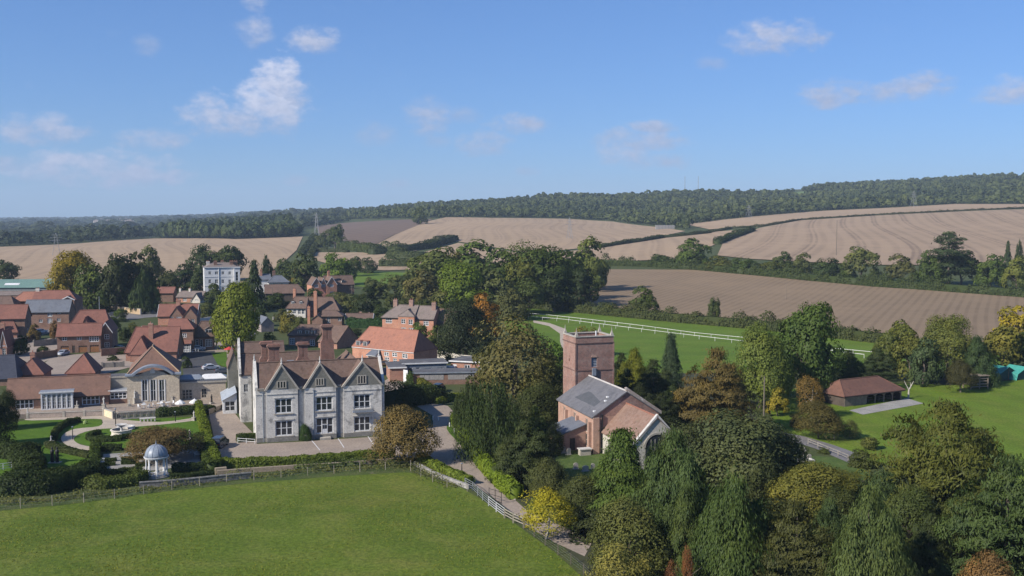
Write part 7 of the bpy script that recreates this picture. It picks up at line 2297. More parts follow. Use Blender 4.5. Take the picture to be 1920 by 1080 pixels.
def run_wall(name, label, pts, hgt, thick, m, cap=None, bay=None, z=0.0, group=None, cat='wall', panel=None):
    """a wall along ground points with coping and raised panels or piers as parts"""
    Pw = [G(p[0], p[1], z) if z is not None else T(*p) for p in pts]
    rt = thing(name, label, cat, Pw[0], 0, group)
    base, cp = MB(), MB()
    for a, b in zip(Pw[:-1], Pw[1:]):
        a, b = a - Pw[0], b - Pw[0]
        d = b - a
        ln = math.hypot(d.x, d.y)
        u = Vector((d.x / ln, d.y / ln, 0))
        s = Vector((u.y, -u.x, 0))
        ang = math.atan2(u.y, u.x)
        Q = lambda t, o, zz: a + u * t + s * o + Vector((0, 0, zz))
        for mbb, z0, z1, tt in ((base, -.1, hgt, thick), (cp, hgt + .002, hgt + .12, thick + .12)):
            i = len(mbb.v)
            mbb.v += [tuple(Q(t, o, zz)) for zz in (z0, z1) for t, o in ((-.05, tt / 2), (ln + .05, tt / 2), (ln + .05, -tt / 2), (-.05, -tt / 2))]
            for q in ((0, 3, 2, 1), (4, 5, 6, 7), (0, 1, 5, 4), (1, 2, 6, 5), (2, 3, 7, 6), (3, 0, 4, 7)):
                mbb.f.append([i + k for k in q])
                mbb.mi.append(0)
        if bay:
            k = max(1, int(ln / bay))
            pm = cached(('pier', name, round(hgt, 2)), lambda: MB().box(-.22, -thick / 2 - .09, -.1, .22, thick / 2 + .09, hgt + .2).mesh('pier', cap or m))
            for i in range(k + 1):
                link('pier', pm, rt, Q(ln * i / k, 0, 0), ang)
            if panel:
                w_ = ln / k - .5
                pn = cached(('pn', name, round(w_, 2)), lambda: MB().box(-w_ / 2, -.03, .12, w_ / 2, .0, hgt - .1).mesh('panel', panel))
                for i in range(k):
                    link('panel', pn, rt, Q(ln * (i + .5) / k, thick / 2 + .004, 0), ang)
    base.obj('wall', m, rt)
    if cap:
        cp.obj('coping', cap, rt)
    return rt


PINKW = plain('pinkish rendered wall', (.42, .34, .29), (.36, .30, .26), .5, .9, .2, 4)
run_wall('terrace_wall', 'long pinkish retaining wall below the terrace on the left', [(52, 785), (120, 782.5), (196, 779.5)], ZT + .05, .3, PINKW, STONE, 3.2, panel=PINKW)
run_wall('gate_wall', 'short cream wall lit by the sun in the terrace front', [(196, 780), (213, 786)], 1.35, .35, plain('cream wall', (.72, .62, .42), (.64, .55, .38), .6, .9), STONE, 2.5)


def balustrade():
    P0, P1 = G(216, 787), G(291, 782)
    d = P1 - P0
    ln = math.hypot(d.x, d.y)
    a = math.atan2(d.y, d.x)
    rt = thing('balustrade', 'grey pierced stone balustrade with arched panels below the hall terrace', 'balustrade', P0, a)
    MB().box(0, -.16, 0, ln, .16, .25).obj('plinth', STONE, rt)
    MB().box(-.1, -.2, 1.25, ln + .1, .2, 1.42).obj('rail', STONE, rt)
    k = 6
    w = ln / k
    pier = MB().box(-.17, -.18, .25, .17, .18, 1.25).mesh('pier', plain('mossy stone', (.24, .24, .21), (.17, .17, .15), 1.5, .95, .3))
    for i in range(k + 1):
        link('pier', pier, rt, (min(max(i * w, .17), ln - .17), 0, 0))
    pn = MB()
    x0, x1 = .2, w - .2
    n = 8
    for i in range(n):
        t0, t1 = math.pi * i / n, math.pi * (i + 1) / n
        c, r0, r1 = w / 2, w * .24, w * .33
        q = [(c - r0 * math.cos(t0), .75 + r0 * .8 * math.sin(t0)), (c - r0 * math.cos(t1), .75 + r0 * .8 * math.sin(t1)), (c - r1 * math.cos(t1), .75 + r1 * 1.05 * math.sin(t1)), (c - r1 * math.cos(t0), .75 + r1 * 1.05 * math.sin(t0))]
        pn.prism(q, (0, -.08, 0), (1, 0, 0), (0, 0, 1), (0, 1, 0), .16)
    for x in (.26, .5, .74):
        pn.lathe([(.05, .25), (.09, .4), (.05, .6), (.05, 1.0)], 6, (w * x, 0, 0))
    me = pn.mesh('panel', STONE)
    for i in range(k):
        link('panel', me, rt, (i * w, 0, 0))


balustrade()
run_wall('flint_wall', 'grey flint wall beside the gazebo at the garden front', [(262, 916), (330, 911), (410, 903), (470, 897)], .8, .5, FLINT, FLINT)
run_wall('bank_wall', 'low buff wall under the clipped forecourt hedge', [(408, 891), (470, 886), (560, 880), (660, 874), (742, 867)], .7, .45, plain('buff wall', (.34, .27, .19), (.27, .22, .16), .8, .95, .3, 4), None)
run_wall('end_wall', 'short tan stone wall at the corner where both hedges meet', [(404, 890), (424, 888)], 1.0, .5, plain('tan stone', (.40, .33, .22), (.33, .27, .19), .8, .9), None)
run_wall('drive_wall', 'low whitish flint wall between paddock and drive', [(778, 872), (810, 890), (850, 906), (880, 917)], .6, .4, plain('chalky wall', (.40, .38, .34), (.22, .21, .195), 1.6, .95, .4, 6), None)
run_wall('boundary_wall', 'long buff boundary wall with tall pillars beyond the road', [(196, 584), (232, 586), (264, 590)], 2.1, .4, plain('buff brick', (.50, .37, .22), (.44, .32, .2), .6, .9), STONE, 9.0, z=None)
run_wall('pink_wall', 'low pinkish white wall left of the gate pillars', [(154, 584), (194, 582)], 2.6, .4, plain('pink render', (.66, .50, .43), (.58, .45, .4), .5, .9), None, None, z=None)
run_wall('lane_wall', 'whitish wall along the lane behind the flat roofed annexes', [(806, 668), (850, 676), (906, 684)], 1.9, .4, plain('white wall', (.62, .58, .50), (.54, .5, .43), .5, .9), None, None)
run_wall('garden_wall', 'dark brick garden wall right of the garage house', [(190, 668), (234, 664)], 2.0, .3, BRICKD, None)
run_wall('yard_wall', 'brown board fence wall left of the silver car', [(60, 676), (82, 672), (106, 669)], 1.9, .25, plain('fence boards', (.24, .15, .10), (.2, .125, .085), 1, .9), None, 2.6)
run_wall('court_fence', 'grey panel fence around the yard left of the garage house', [(64, 650), (86, 648), (106, 646)], 1.8, .12, GREYW, None, 2.4)
run_wall('dark_wall', 'shaded brick wall behind the shaded slate house', [(20, 648), (60, 640), (76, 634)], 1.8, .3, BRICKD, None)
run_wall('blue_fence', 'blue painted board fence and gates beside the manor', [(716, 704), (736, 702), (757, 703)], 1.8, .12, BLUEP, None, 1.8)
run_wall('white_gate', 'solid white gate panel beside the squared bush', [(757, 721), (764.5, 722.5)], 3.4, .12, WHITE, None)
run_wall('orchard_wall', 'low dark wall below the orchard', [(660, 590), (720, 594), (780, 598)], 1.4, .35, BRICKD, None, z=None)
run_wall('vegetable_garden_wall', 'grey fence around the vegetable garden behind the hall', [(192, 690), (232, 688)], 1.3, .12, GREYW, None, 2.4)
run_wall('wall_by_cottage', 'pale lane wall right of the double gabled house', [(372, 606), (395, 602)], 1.6, .3, CREAM, None)
run_wall('stone_bank_wall', 'pale stone wall in front of the white-windowed cottage', [(512, 600), (530, 598), (545, 602)], 1.2, .3, STONE, None)


def gazebo():
    rt = thing('gazebo', 'white columned gazebo with grey lead dome at the garden corner', 'gazebo', gzb)
    rt.scale = (.88, .88, .85)
    MB().lathe([(2.15, 0), (2.15, .18), (1.95, .181), (1.95, .36)], 24).obj('base', STONE, rt)
    colm = MB().lathe([(.17, .36), (.17, .5), (.12, .55), (.125, 1.5), (.10, 3.1), (.15, 3.15), (.15, 3.25)], 10).mesh('column', WHITE)
    for k in range(8):
        a = 2 * math.pi * (k + .5) / 8
        link('column', colm, rt, (1.62 * math.cos(a), 1.62 * math.sin(a), 0))
        if k not in (2,):
            b = MB()
            a2 = 2 * math.pi * (k + 1.5) / 8
            p, q = Vector((1.62 * math.cos(a), 1.62 * math.sin(a), 0)), Vector((1.62 * math.cos(a2), 1.62 * math.sin(a2), 0))
            b.tube([p + Vector((0, 0, 1.05)), q + Vector((0, 0, 1.05))], .06, 5).tube([p + Vector((0, 0, .45)), q + Vector((0, 0, .45))], .05, 5)
            for j in range(1, 6):
                c = p.lerp(q, j / 6)
                b.lathe([(.03, .45), (.06, .62), (.03, .8), (.03, 1.05)], 5, c)
            b.obj('balusters', WHITE, rt)
    MB().lathe([(1.5, 3.25), (1.85, 3.25), (1.9, 3.42), (2.0, 3.45), (2.0, 3.55), (1.5, 3.56)], 28).obj('cornice', WHITE, rt)
    n = 12
    prof = [(1.86 * math.cos(t), 3.55 + 2.0 * math.sin(t)) for t in np.linspace(0, math.pi / 2 - .04, 9)]
    dm = MB().lathe(prof, 24)
    dome = dm.obj('dome', plain('dome lead', (.27, .31, .36), (.22, .26, .31), .9, .45, spec=.5), rt, smooth=True)
    rb = MB()
    for k in range(n):
        a = 2 * math.pi * k / n
        rb.tube([((r + .015) * math.cos(a), (r + .015) * math.sin(a), z) for r, z in prof], .035, 4)
    rb.obj('rib', LEAD, dome)
    MB().lathe([(.14, 5.5), (.2, 5.62), (.1, 5.72), (.05, 6.05), (.01, 6.3)], 8).obj('finial', LEAD, rt)


gazebo()


def fountain():
    c = G(228, 816)
    rt = thing('fountain', 'round white fountain basin with lipped rim and centre bowl', 'fountain', c)
    MB().lathe([(1.75, 0), (1.8, .1), (1.65, .2), (1.65, .85), (1.85, .95), (1.85, 1.08), (1.55, 1.09), (1.55, .5)], 28).obj('basin', plain('fountain stone', (.72, .66, .56), (.62, .57, .49), 1.2, .85), rt)
    MB().lathe([(1.54, .8), (0.01, .81)], 28).obj('water', plain('dark water', (.02, .03, .035), None, 1, .08, spec=.6), rt)
    MB().lathe([(.35, .5), (.2, .9), (.16, 1.5), (.25, 1.55), (.9, 1.85), (.95, 1.92), (.8, 1.9), (.1, 1.7)], 18).obj('bowl', STATUE, rt)
    c2 = G(236, 805)
    rt = thing('pool_rim', 'flat white oval stone rim just behind the fountain', 'pool', c2)
    MB().lathe([(1.35, 0), (1.55, .1), (1.55, .5), (1.5, .6), (1.15, .6), (1.1, .3), (.01, .3)], 24).obj('rim', STATUE, rt)


fountain()


def statue(px, py, z, hgt, label, plinth=1.1, m=None, name='statue'):
    c = G(px, py, z)
    rt = thing(name, label, 'statue', c, px * .37)
    m = m or STATUE
    MB().box(-.38, -.38, 0, .38, .38, .18).box(-.28, -.28, .18, .28, .28, plinth - .12).box(-.36, -.36, plinth - .12, .36, .36, plinth).obj('plinth', STONE, rt)
    s = (hgt - plinth) / 1.75
    b = MB()
    b.lathe([(.2 * s, 0), (.22 * s, .1 * s), (.17 * s, .5 * s), (.19 * s, .85 * s), (.15 * s, 1.05 * s), (.21 * s, 1.32 * s), (.17 * s, 1.42 * s), (.06 * s, 1.47 * s), (.06 * s, 1.52 * s), (.1 * s, 1.6 * s), (.1 * s, 1.68 * s), (.04 * s, 1.75 * s)], 9, (0, 0, plinth))
    b.tube([(.2 * s, 0, plinth + 1.36 * s), (.3 * s, .05, plinth + 1.1 * s), (.16 * s, .16, plinth + .95 * s)], [.06 * s, .05 * s, .04 * s], 6)
    b.tube([(-.2 * s, 0, plinth + 1.36 * s), (-.32 * s, .1, plinth + 1.2 * s), (-.3 * s, .2, plinth + 1.5 * s)], [.06 * s, .05 * s, .04 * s], 6)
    b.obj('figure', m, rt, smooth=True)


statue(253, 756.5, ZT, 2.6, 'standing stone figure on a plinth left of the tall hall windows')
statue(322.5, 752.5, ZT, 2.6, 'standing stone figure on a plinth right of the tall hall windows')
statue(195, 766, ZT, 2.3, 'white figure on a plinth at the gap in the terrace wall', .9)
statue(52, 783, 0, 2.0, 'pale figure at the left end of the terrace wall', .9)
statue(144.5, 765, ZT, 1.5, 'small stone figure on the terrace before the white porch', .6)
statue(243, 762, ZT, 1.3, 'small stone figure on the terrace behind the balustrade', .5)
statue(364, 789, 0, 1.9, 'stone figure by the hedge at the end of the garden path', .7)
statue(356, 824, 0, 1.7, 'white figure standing on the lawn before the gazebo', .3)
statue(96, 834, 0, 1.6, 'pale stone figure left of the path bend', .7)
statue(380, 822, 0, 1.2, 'stone urn figure on the small gate pier by the hedge', .8)
statue(397, 757, ZT, 1.9, 'dark bronze figure near the terrace range wall', .3, IRON)


def pair_sculpture():
    c = G(103, 868)
    rt = thing('sculpture', 'dark bronze sculpture of two figures on the shaded lawn', 'sculpture', c)
    MB().box(-.9, -.5, 0, .9, .5, .15).obj('base', STONE, rt)
    for x in (-.38, .38):
        MB().lathe([(.26, .15), (.3, .6), (.22, 1.2), (.3, 1.8), (.24, 2.0), (.09, 2.08), (.15, 2.25), (.13, 2.42), (.04, 2.5)], 9, (x, 0, 0)).obj('figure', IRON, rt, smooth=True)


pair_sculpture()


def bench(px, py, z, w, m, label, back=True, rot=0.28, name='garden_bench'):
    rt = thing(name, label, 'bench', G(px, py, z), rot)
    s = MB()
    for k in range(4):
        s.box(-w / 2, k * .13, .42, w / 2, k * .13 + .11, .46)
    s.obj('seat', m, rt)
    if back:
        b = MB().box(-w / 2, .5, .86, w / 2, .55, .95).box(-w / 2, .5, .5, w / 2, .55, .56)
        for k in range(int(w / .16)):
            b.box(-w / 2 + k * .16, .51, .56, -w / 2 + k * .16 + .08, .54, .86)
        b.obj('backrest', m, rt)
    lg = MB().box(-.05, 0, 0, .05, .1, .42).box(-.05, .45, 0, .05, .55, .95 if back else .42).box(-.05, 0, .6 if back else .38, .05, .5, .66 if back else .42).mesh('leg', m)
    for x in (-w / 2 + .05, w / 2 - .05):
        link('leg', lg, rt, (x, 0, 0))


bench(185, 779.5, 0, 2.2, WHITE, 'white slatted garden bench against the terrace wall')
bench(188, 872, 0, 1.2, WHITE, 'white seat on the left side of the parterre')
bench(372, 858, 0, 1.2, WHITE, 'white seat on the right side of the parterre')


def stone_bench():
    rt = thing('stone_bench', 'pale stone bench with pierced front beside the garden path', 'bench', G(277, 790.5), .27)
    MB().box(-1.4, -.3, .55, 1.4, .4, .72).obj('seat', STATUE, rt)
    for x in (-1.25, -.62, 0, .62, 1.25):
        MB().box(x - .11, -.25, 0, x + .11, .35, .55).obj('leg', STATUE, rt)


stone_bench()


def table_set(px, py, label, k):
    c = G(px, py, ZT)
    rt = thing('garden_table', 'white garden table ' + label, 'table', c, 0, 'white garden tables on the terrace')
    MB().lathe([(.5, .72), (.5, .76), (.02, .765)], 14).obj('table_top', WHITE, rt)
    MB().lathe([(.25, 0), (.25, .04), (.05, .06), (.05, .72)], 8).obj('leg', WHITE, rt)
    for i in range(k):
        a = i * 2 * math.pi / k + px
        ch = thing('garden_chair', ('white garden chair %s the table ' % ('left of', 'right of', 'in front of', 'behind')[i % 4]) + label, 'chair', c + Vector((.95 * math.cos(a), .95 * math.sin(a), 0)), a + math.pi / 2, 'white garden chairs on the terrace')
        MB().box(-.24, -.24, .43, .24, .24, .47).obj('seat', WHITE, ch)
        MB().box(-.24, -.26, .5, .24, -.22, .92).obj('backrest', WHITE, ch)
        for x in (-.2, .2):
            for y in (-.2, .2):
                link('leg', cached('chleg', lambda: MB().box(-.025, -.025, 0, .025, .025, .43).mesh('leg', WHITE)), ch, (x, y, 0))


table_set(270, 765, 'nearest the left statue of the hall', 3)
table_set(299, 763, 'in front of the middle hall window', 3)
table_set(315, 761, 'near the right statue of the hall', 2)
for px, py, lab in ((338, 762, 'folded white parasol cloth heap above the terrace hedge'), (365, 760, 'smaller folded white parasol heap at the hedge end')):
    rt = thing('parasol', lab, 'parasol', G(px, py, ZT))
    MB().lathe([(1.1, .55), (.9, .8), (.5, 1.05), (.1, 1.25), (.04, 1.4)], 8).obj('canopy', WHITE, rt)
    MB().tube([(0, 0, 0), (0, 0, .6)], .05, 6).obj('pole', WHITE, rt)


def lamp_post(px, py, top, label, z=0.0):
    c = G(px, py, z)
    hh = hz(c.y, top) - z
    rt = thing('lamp_post', label, 'lamp post', c)
    MB().tube([(0, 0, 0), (0, 0, hh * .9)], [.09, .05], 7).obj('post', IRON, rt)
    MB().lathe([(.08, hh * .88), (.17, hh * .93), (.17, hh * .97), (.03, hh)], 6).obj('lantern', LEAD, rt)


lamp_post(136.5, 824, 799, 'black garden lamp post beside the curving path')
lamp_post(217, 799, 765, 'black garden lamp post by the terrace gap')
lamp_post(329, 791, 771, 'black garden lamp post in front of the dark terrace hedge')
lamp_post(377, 768, 754, 'black lamp post at the terrace corner hedge')
lamp_post(866, 885, 868, 'short lamp post on the left edge of the drive')


def bollard(px, py, label):
    rt = thing('bollard', label, 'bollard', T(px, py), 0, 'white bollards along the drive')
    MB().lathe([(.1, 0), (.1, .75), (.06, .85)], 8).obj('post', WHITE, rt)


for px, py, l in ((850, 796, 'white bollard at the tip of the lawn corner'), (843, 801, 'white bollard left of the lawn corner tip'), (852, 812, 'white bollard on the kerb of the lawn corner'), (822, 790, 'white bollard in the shade of the upper drive'), (812, 788, 'white bollard nearest the bronze tree in the shade'), (845, 785, 'white bollard at the far side of the shaded drive'), (812, 739, 'white bollard beside the black off-road car'), (816, 739, 'white bollard nearest the black off-road car')):
    bollard(px, py, l)


# ------------------------------------------------------------------ fences
def fence(name, label, pts, hgt, spacing, m, rails=(), wire=(), post=.1, group=None, px=True, rail_h=.1, rail_t=.05, cat='fence', rm=None, slope=0):
    P = [T(*p) for p in pts] if px else pts
    rt = thing(name, label, cat, P[0], 0, group)
    L = [0.0]
    for a, b in zip(P[:-1], P[1:]):
        L.append(L[-1] + math.hypot(b.x - a.x, b.y - a.y))
    n = max(2, int(L[-1] / spacing))
    pm = MB().box(-post / 2, -post / 2, -.2, post / 2, post / 2, hgt).mesh('post', m)
    Q = []
    for i in range(n + 1):
        t = L[-1] * i / n
        k = max(j for j in range(len(L)) if L[j] <= t + 1e-6)
        k = min(k, len(P) - 2)
        f = (t - L[k]) / (L[k + 1] - L[k] + 1e-9)
        p = P[k].lerp(P[k + 1], f)
        p.z = ht(p.x, p.y)
        Q.append(p - P[0])
        o = link('post', pm, rt, p - P[0] + Vector((0, 0, 0)), random.uniform(-.2, .2))
        o.scale.z = random.uniform(.93, 1.07)
    for z in rails:
        mb = MB()
        for a, b in zip(Q[:-1], Q[1:]):
            d = (b - a).normalized()
            s = Vector((-d.y, d.x, 0)) * (rail_t / 2)
            i = len(mb.v)
            mb.v += [tuple(v + Vector((0, 0, zz))) for zz in (z - rail_h / 2, z + rail_h / 2) for v in (a - s, b - s, b + s, a + s)]
            for q in ((0, 3, 2, 1), (4, 5, 6, 7), (0, 1, 5, 4), (1, 2, 6, 5), (2, 3, 7, 6), (3, 0, 4, 7)):
                mb.f.append([i + k for k in q])
                mb.mi.append(0)
        mb.obj('rail', rm or m, rt)
    for z in wire:
        MB().tube([q + Vector((0, 0, z)) for q in Q], .005, 3).obj('wire', STEEL, rt)
    return rt


PALEP = plain('pale fence posts', (.33, .295, .23), (.25, .225, .18), 2, .9)
fence('paddock_fence', 'post and wire fence along the back of the paddock', [(-20, 956), (60, 953), (200, 938), (310, 921), (420, 905), (560, 893), (680, 885), (742, 880), (770, 880)], 1.35, 3.6, PALEP, wire=(.4, .8, 1.2), post=.085)
fence('paddock_fence', 'short post and wire fence turning the paddock corner beside the drive', [(770, 884), (800, 900), (840, 915), (876, 922)], 1.3, 3.0, PALEP, wire=(.4, .8, 1.2), post=.085)
fence('hurdle_fence', 'grey metal field fence at the start of the drive verge', [(872, 912), (888, 921), (902, 936), (916, 948)], 1.25, 2.2, STEEL, rails=(.3, .6, .9, 1.2), post=.09, rail_h=.06)
fence('field_gate', 'white galvanised gates beside the black iron gate', [(916, 949), (930, 960), (946, 972)], 1.35, 2.6, plain('white steel', (.52, .52, .52), None, 1, .5), rails=(.35, .65, .95, 1.28), post=.12, rail_h=.08)
fence('rail_fence', 'wooden post and rail fence at the lower end of the drive', [(946, 972), (962, 981), (982, 990)], 1.35, 2.2, PALEP, rails=(.5, .85, 1.2), post=.17, rail_h=.13)
fence('stock_fence', 'thin wire fence running down beside the lane at the bottom', [(982, 992), (1020, 1022), (1060, 1050), (1110, 1090), (1140, 1120)], 1.2, 3.2, plain('dark posts', (.14, .12, .09), None, 2, .9), wire=(.3, .6, .9, 1.15), post=.1)
fence('iron_gate', 'open black iron gate leaf standing on the drive', [(917, 938), (940, 945)], 1.7, 1.0, IRON, rails=(.2, .9, 1.6), post=.07, rail_h=.05, cat='gate')
fence('white_railing', 'low white rails round the small hedge at the manor corner', [(446, 831), (478, 833)], .9, 1.3, WHITE, rails=(.45, .85), post=.07, rail_h=.06)
fence('white_railing', 'white rails at the left edge in front of the dark hedge', [(-10, 884), (22, 880)], 1.1, 1.2, WHITE, rails=(.3, .7, 1.05), post=.07, rail_h=.06)
WR = plain('white rail', (.66, .66, .63), (.56, .56, .53), .2, .5)
fence('running_rail', 'far one of two long white running rails across the meadow', [(945, 591), (1010, 594), (1100, 604), (1200, 616), (1300, 630), (1400, 640), (1470, 650), (1560, 660), (1640, 668)], 1.25, 6, WR, rails=(1.15,), post=.10, rail_h=.12, rail_t=.1, group='white running rails')
fence('running_rail', 'near one of two long white running rails across the meadow', [(965, 597), (1050, 603), (1150, 616), (1250, 629), (1350, 641), (1440, 651), (1540, 662), (1620, 672)], 1.25, 6, WR, rails=(1.1,), post=.10, rail_h=.12, rail_t=.1, group='white running rails')
fence('lane_fence', 'grey post and rail fence beside the churchyard lane', [(1515, 833), (1540, 843), (1565, 853), (1590, 864)], 1.0, 2.6, GREYW, rails=(.5, .9), post=.13, rail_h=.1)
fence('white_picket', 'white picket fence in front of the bay window house', [(334, 661), (350, 663), (372, 660)], 1.0, .9, WHITE, rails=(.3, .85), post=.1, rail_h=.08)


# ------------------------------------------------------------------ vehicles
def car(px, py, rot, col, label, kind='car', z=None):
    o = T(px, py)
    rt = thing('parked_car' if kind != 'van' else 'white_van', label, 'car' if kind != 'van' else 'van', o, R(rot), 'parked cars')
    Ln, Wd = 4.3, 1.76
    hi = {'car': 1.46, 'suv': 1.85, 'estate': 1.5, 'van': 2.3}[kind]
    m = paint('car paint %.2f %.2f %.2f' % col, col)
    belt = hi * .62
    if kind == 'car':
        prof = [(-2.15, .3), (2.15, .3), (2.18, .62), (2.05, .80), (1.0, belt + .02), (.35, hi - .06), (0, hi), (-1.0, hi - .02), (-1.75, belt + .08), (-2.12, belt - .02)]
    else:
        prof = [(-2.15, .32), (2.15, .32), (2.18, .68), (2.05, .92), (1.15, belt + .05), (.6, hi - .06), (.3, hi), (-1.8, hi - .02), (-2.08, hi - .3), (-2.15, belt - .05)]
    bm = bmesh.new()
    sec = []
    for k, y in enumerate((-Wd / 2, -Wd / 2 + .1, Wd / 2 - .1, Wd / 2)):
        ins = 0.0
        row = []
        for x, z in prof:
            tum = .16 * max(0, (z - belt) / (hi - belt))
            yy = y - math.copysign(tum, y)
            xx = x * (.97 if k in (0, 3) else 1)
            row.append(bm.verts.new((xx, yy, z)))
        sec.append(row)
    n = len(prof)
    for k in range(3):
        for i in range(n):
            j = (i + 1) % n
            bm.faces.new((sec[k][i], sec[k][j], sec[k + 1][j], sec[k + 1][i]))
    bm.faces.new(sec[0])
    bm.faces.new(sec[3][::-1])
    bmesh.ops.recalc_face_normals(bm, faces=bm.faces)
    me = bpy.data.meshes.new('body')
    bm.to_mesh(me)
    bm.free()
    me.materials.append(m)
    b = link('body', me, rt)
    bv = b.modifiers.new('edge', 'BEVEL')
    bv.width = .05
    bv.segments = 2
    fr = prof[4:7]
    xs0, xs1 = (fr[0][0] - .12, prof[-2][0] + .22)
    g = MB()
    zt, zb = hi - .12, belt + .06
    tf = .16 * (zt - belt) / (hi - belt)
    tb_ = .16 * (zb - belt) / (hi - belt)
    for sg in (-1, 1):
        xa, xb = xs0 - .25, fr[1][0] - .05
        g.poly([(xa, sg * (Wd / 2 - tb_ + .012), zb), (prof[-2][0] + .2, sg * (Wd / 2 - tb_ + .012), zb), (prof[-3][0] + (.12 if kind == 'car' else .2), sg * (Wd / 2 - tf + .012), zt), (xb - .05, sg * (Wd / 2 - tf + .012), zt)])
    g.obj('side_window', GLASS, b)
    def along(p, q, t, o):
        d = Vector((q[0] - p[0], 0, q[1] - p[1]))
        nn = Vector((-d.z, 0, d.x)).normalized()
        return Vector((p[0], 0, p[1])) + d * t + nn * o
    for nm, p, q in (('windscreen', prof[4], prof[5]), ('rear_window', prof[-2] if kind == 'car' else prof[-2], prof[-3])):
        s_ = 1 if nm == 'windscreen' else -1
        a, c = along(p, q, .1, -.02 if s_ > 0 else .02), along(p, q, .92, -.02 if s_ > 0 else .02)
        off = Vector((.025 * s_, 0, .02))
        a, c = along(p, q, .1, 0) + off, along(p, q, .92, 0) + off
        w0, w1 = Wd / 2 - .14, Wd / 2 - .26
        MB().poly([(a.x, -w0, a.z), (a.x, w0, a.z), (c.x, w1, c.z), (c.x, -w1, c.z)]).obj(nm, GLASS, b)
    wm = cached('wheel', lambda: MB().prism([(.32 * math.cos(t), .32 * math.sin(t)) for t in np.linspace(0, 2 * math.pi, 15)[:-1]], (0, -.11, 0), (1, 0, 0), (0, 0, 1), (0, 1, 0), .22).mesh('wheel', RUBBER))
    rm_ = cached('rim', lambda: MB().prism([(.2 * math.cos(t), .2 * math.sin(t)) for t in np.linspace(0, 2 * math.pi, 11)[:-1]], (0, -.12, 0), (1, 0, 0), (0, 0, 1), (0, 1, 0), .24).mesh('rim', STEEL))
    for x in (-1.35, 1.35):
        for y in (-Wd / 2 + .1, Wd / 2 - .1):
            w_ = link('wheel', wm, rt, (x, y, .32))
            link('rim', rm_, w_)
    for y in (-.62, .62):
        MB().box(2.08, y - .2, .6, 2.2, y + .2, .76).obj('headlight', STEEL, b)
        MB().box(-2.2, y - .16, .75, -2.1, y + .16, .95).obj('tail_light', paint('tail lamp', (.35, .02, .02)), b)


car(118, 666, -98, (.42, .46, .52), 'silver hatchback parked before the left garage door', 'car')
car(76, 625, 60, (.62, .63, .64), 'pale silver car parked beside the slate roofed house', 'estate')
car(221, 657, -100, (.05, .09, .16), 'dark blue car by the dark garden wall', 'car')
car(371, 657, 15, (.66, .66, .66), 'white pickup-like car beside the picket fence', 'estate')
car(823, 734, 75, (.03, .03, .035), 'black off-road car standing before the panelled annexe', 'suv')
car(722, 686, 10, (.16, .10, .06), 'brown car in the court below the orange roofed house', 'car')
car(412, 838, 85, (.04, .05, .07), 'dark car in the hedge shade at the left of the forecourt', 'suv')
car(396, 693, 30, (.60, .61, .62), 'white car behind the terrace range', 'car')
car(420, 700, 15, (.10, .11, .13), 'dark grey car beside the rear wing of the manor', 'car')
car(214, 592, 12, (.08, .08, .09), 'dark car on the village road by the buff wall', 'car')
car(880, 703, -10, (.12, .12, .14), 'dark car beside the white trimmed annexe', 'car')
car(50, 622, 70, (.07, .10, .2), 'blue car left of the pale silver one', 'car')


def trailer():
    rt = thing('box_van', 'white box van body parked behind the panelled annexe', 'van', G(842, 701), R(-14))
    MB().box(-3.0, -1.1, .9, 2.4, 1.1, 3.1).obj('body', WHITE, rt)
    rt.scale = (.62, .7, .62)
    MB().box(2.42, -1.0, .6, 3.6, 1.0, 1.6).prism([(2.42, 1.6), (3.4, 1.6), (3.0, 2.4), (2.42, 2.4)], (0, -1.0, 0), (1, 0, 0), (0, 0, 1), (0, 1, 0), 2.0).obj('cab', WHITE, rt)
    MB().prism([(3.42, 1.65), (3.46, 1.65), (3.08, 2.32), (3.04, 2.32)], (0, -.85, 0), (1, 0, 0), (0, 0, 1), (0, 1, 0), 1.7).obj('windscreen', GLASS, rt)
    for x in (-1.9, 2.7):
        for y in (-.95, .95):
            w_ = link('wheel', CACHE['wheel'], rt, (x, y, .36))
            link('rim', CACHE['rim'], w_)


trailer()
rt = thing('parasol', 'red parasol at the yard edge left of the manor roofs', 'parasol', G(430, 668))
MB().tube([(0, 0, 0), (0, 0, 2.4)], .04, 6).obj('pole', GREYW, rt)
MB().lathe([(1.5, 1.9), (1.4, 2.0), (.1, 2.6), (.03, 2.7)], 8).obj('canopy', REDC, rt)
rt = thing('parasol', 'folded white parasol standing in the annexe court', 'parasol', G(795, 705))
MB().tube([(0, 0, 0), (0, 0, 3.4)], .04, 6).obj('pole', GREYW, rt)
MB().lathe([(.1, .9), (.3, 1.3), (.55, 2.7), (.5, 2.9), (.05, 3.2)], 8).obj('canopy', WHITE, rt)


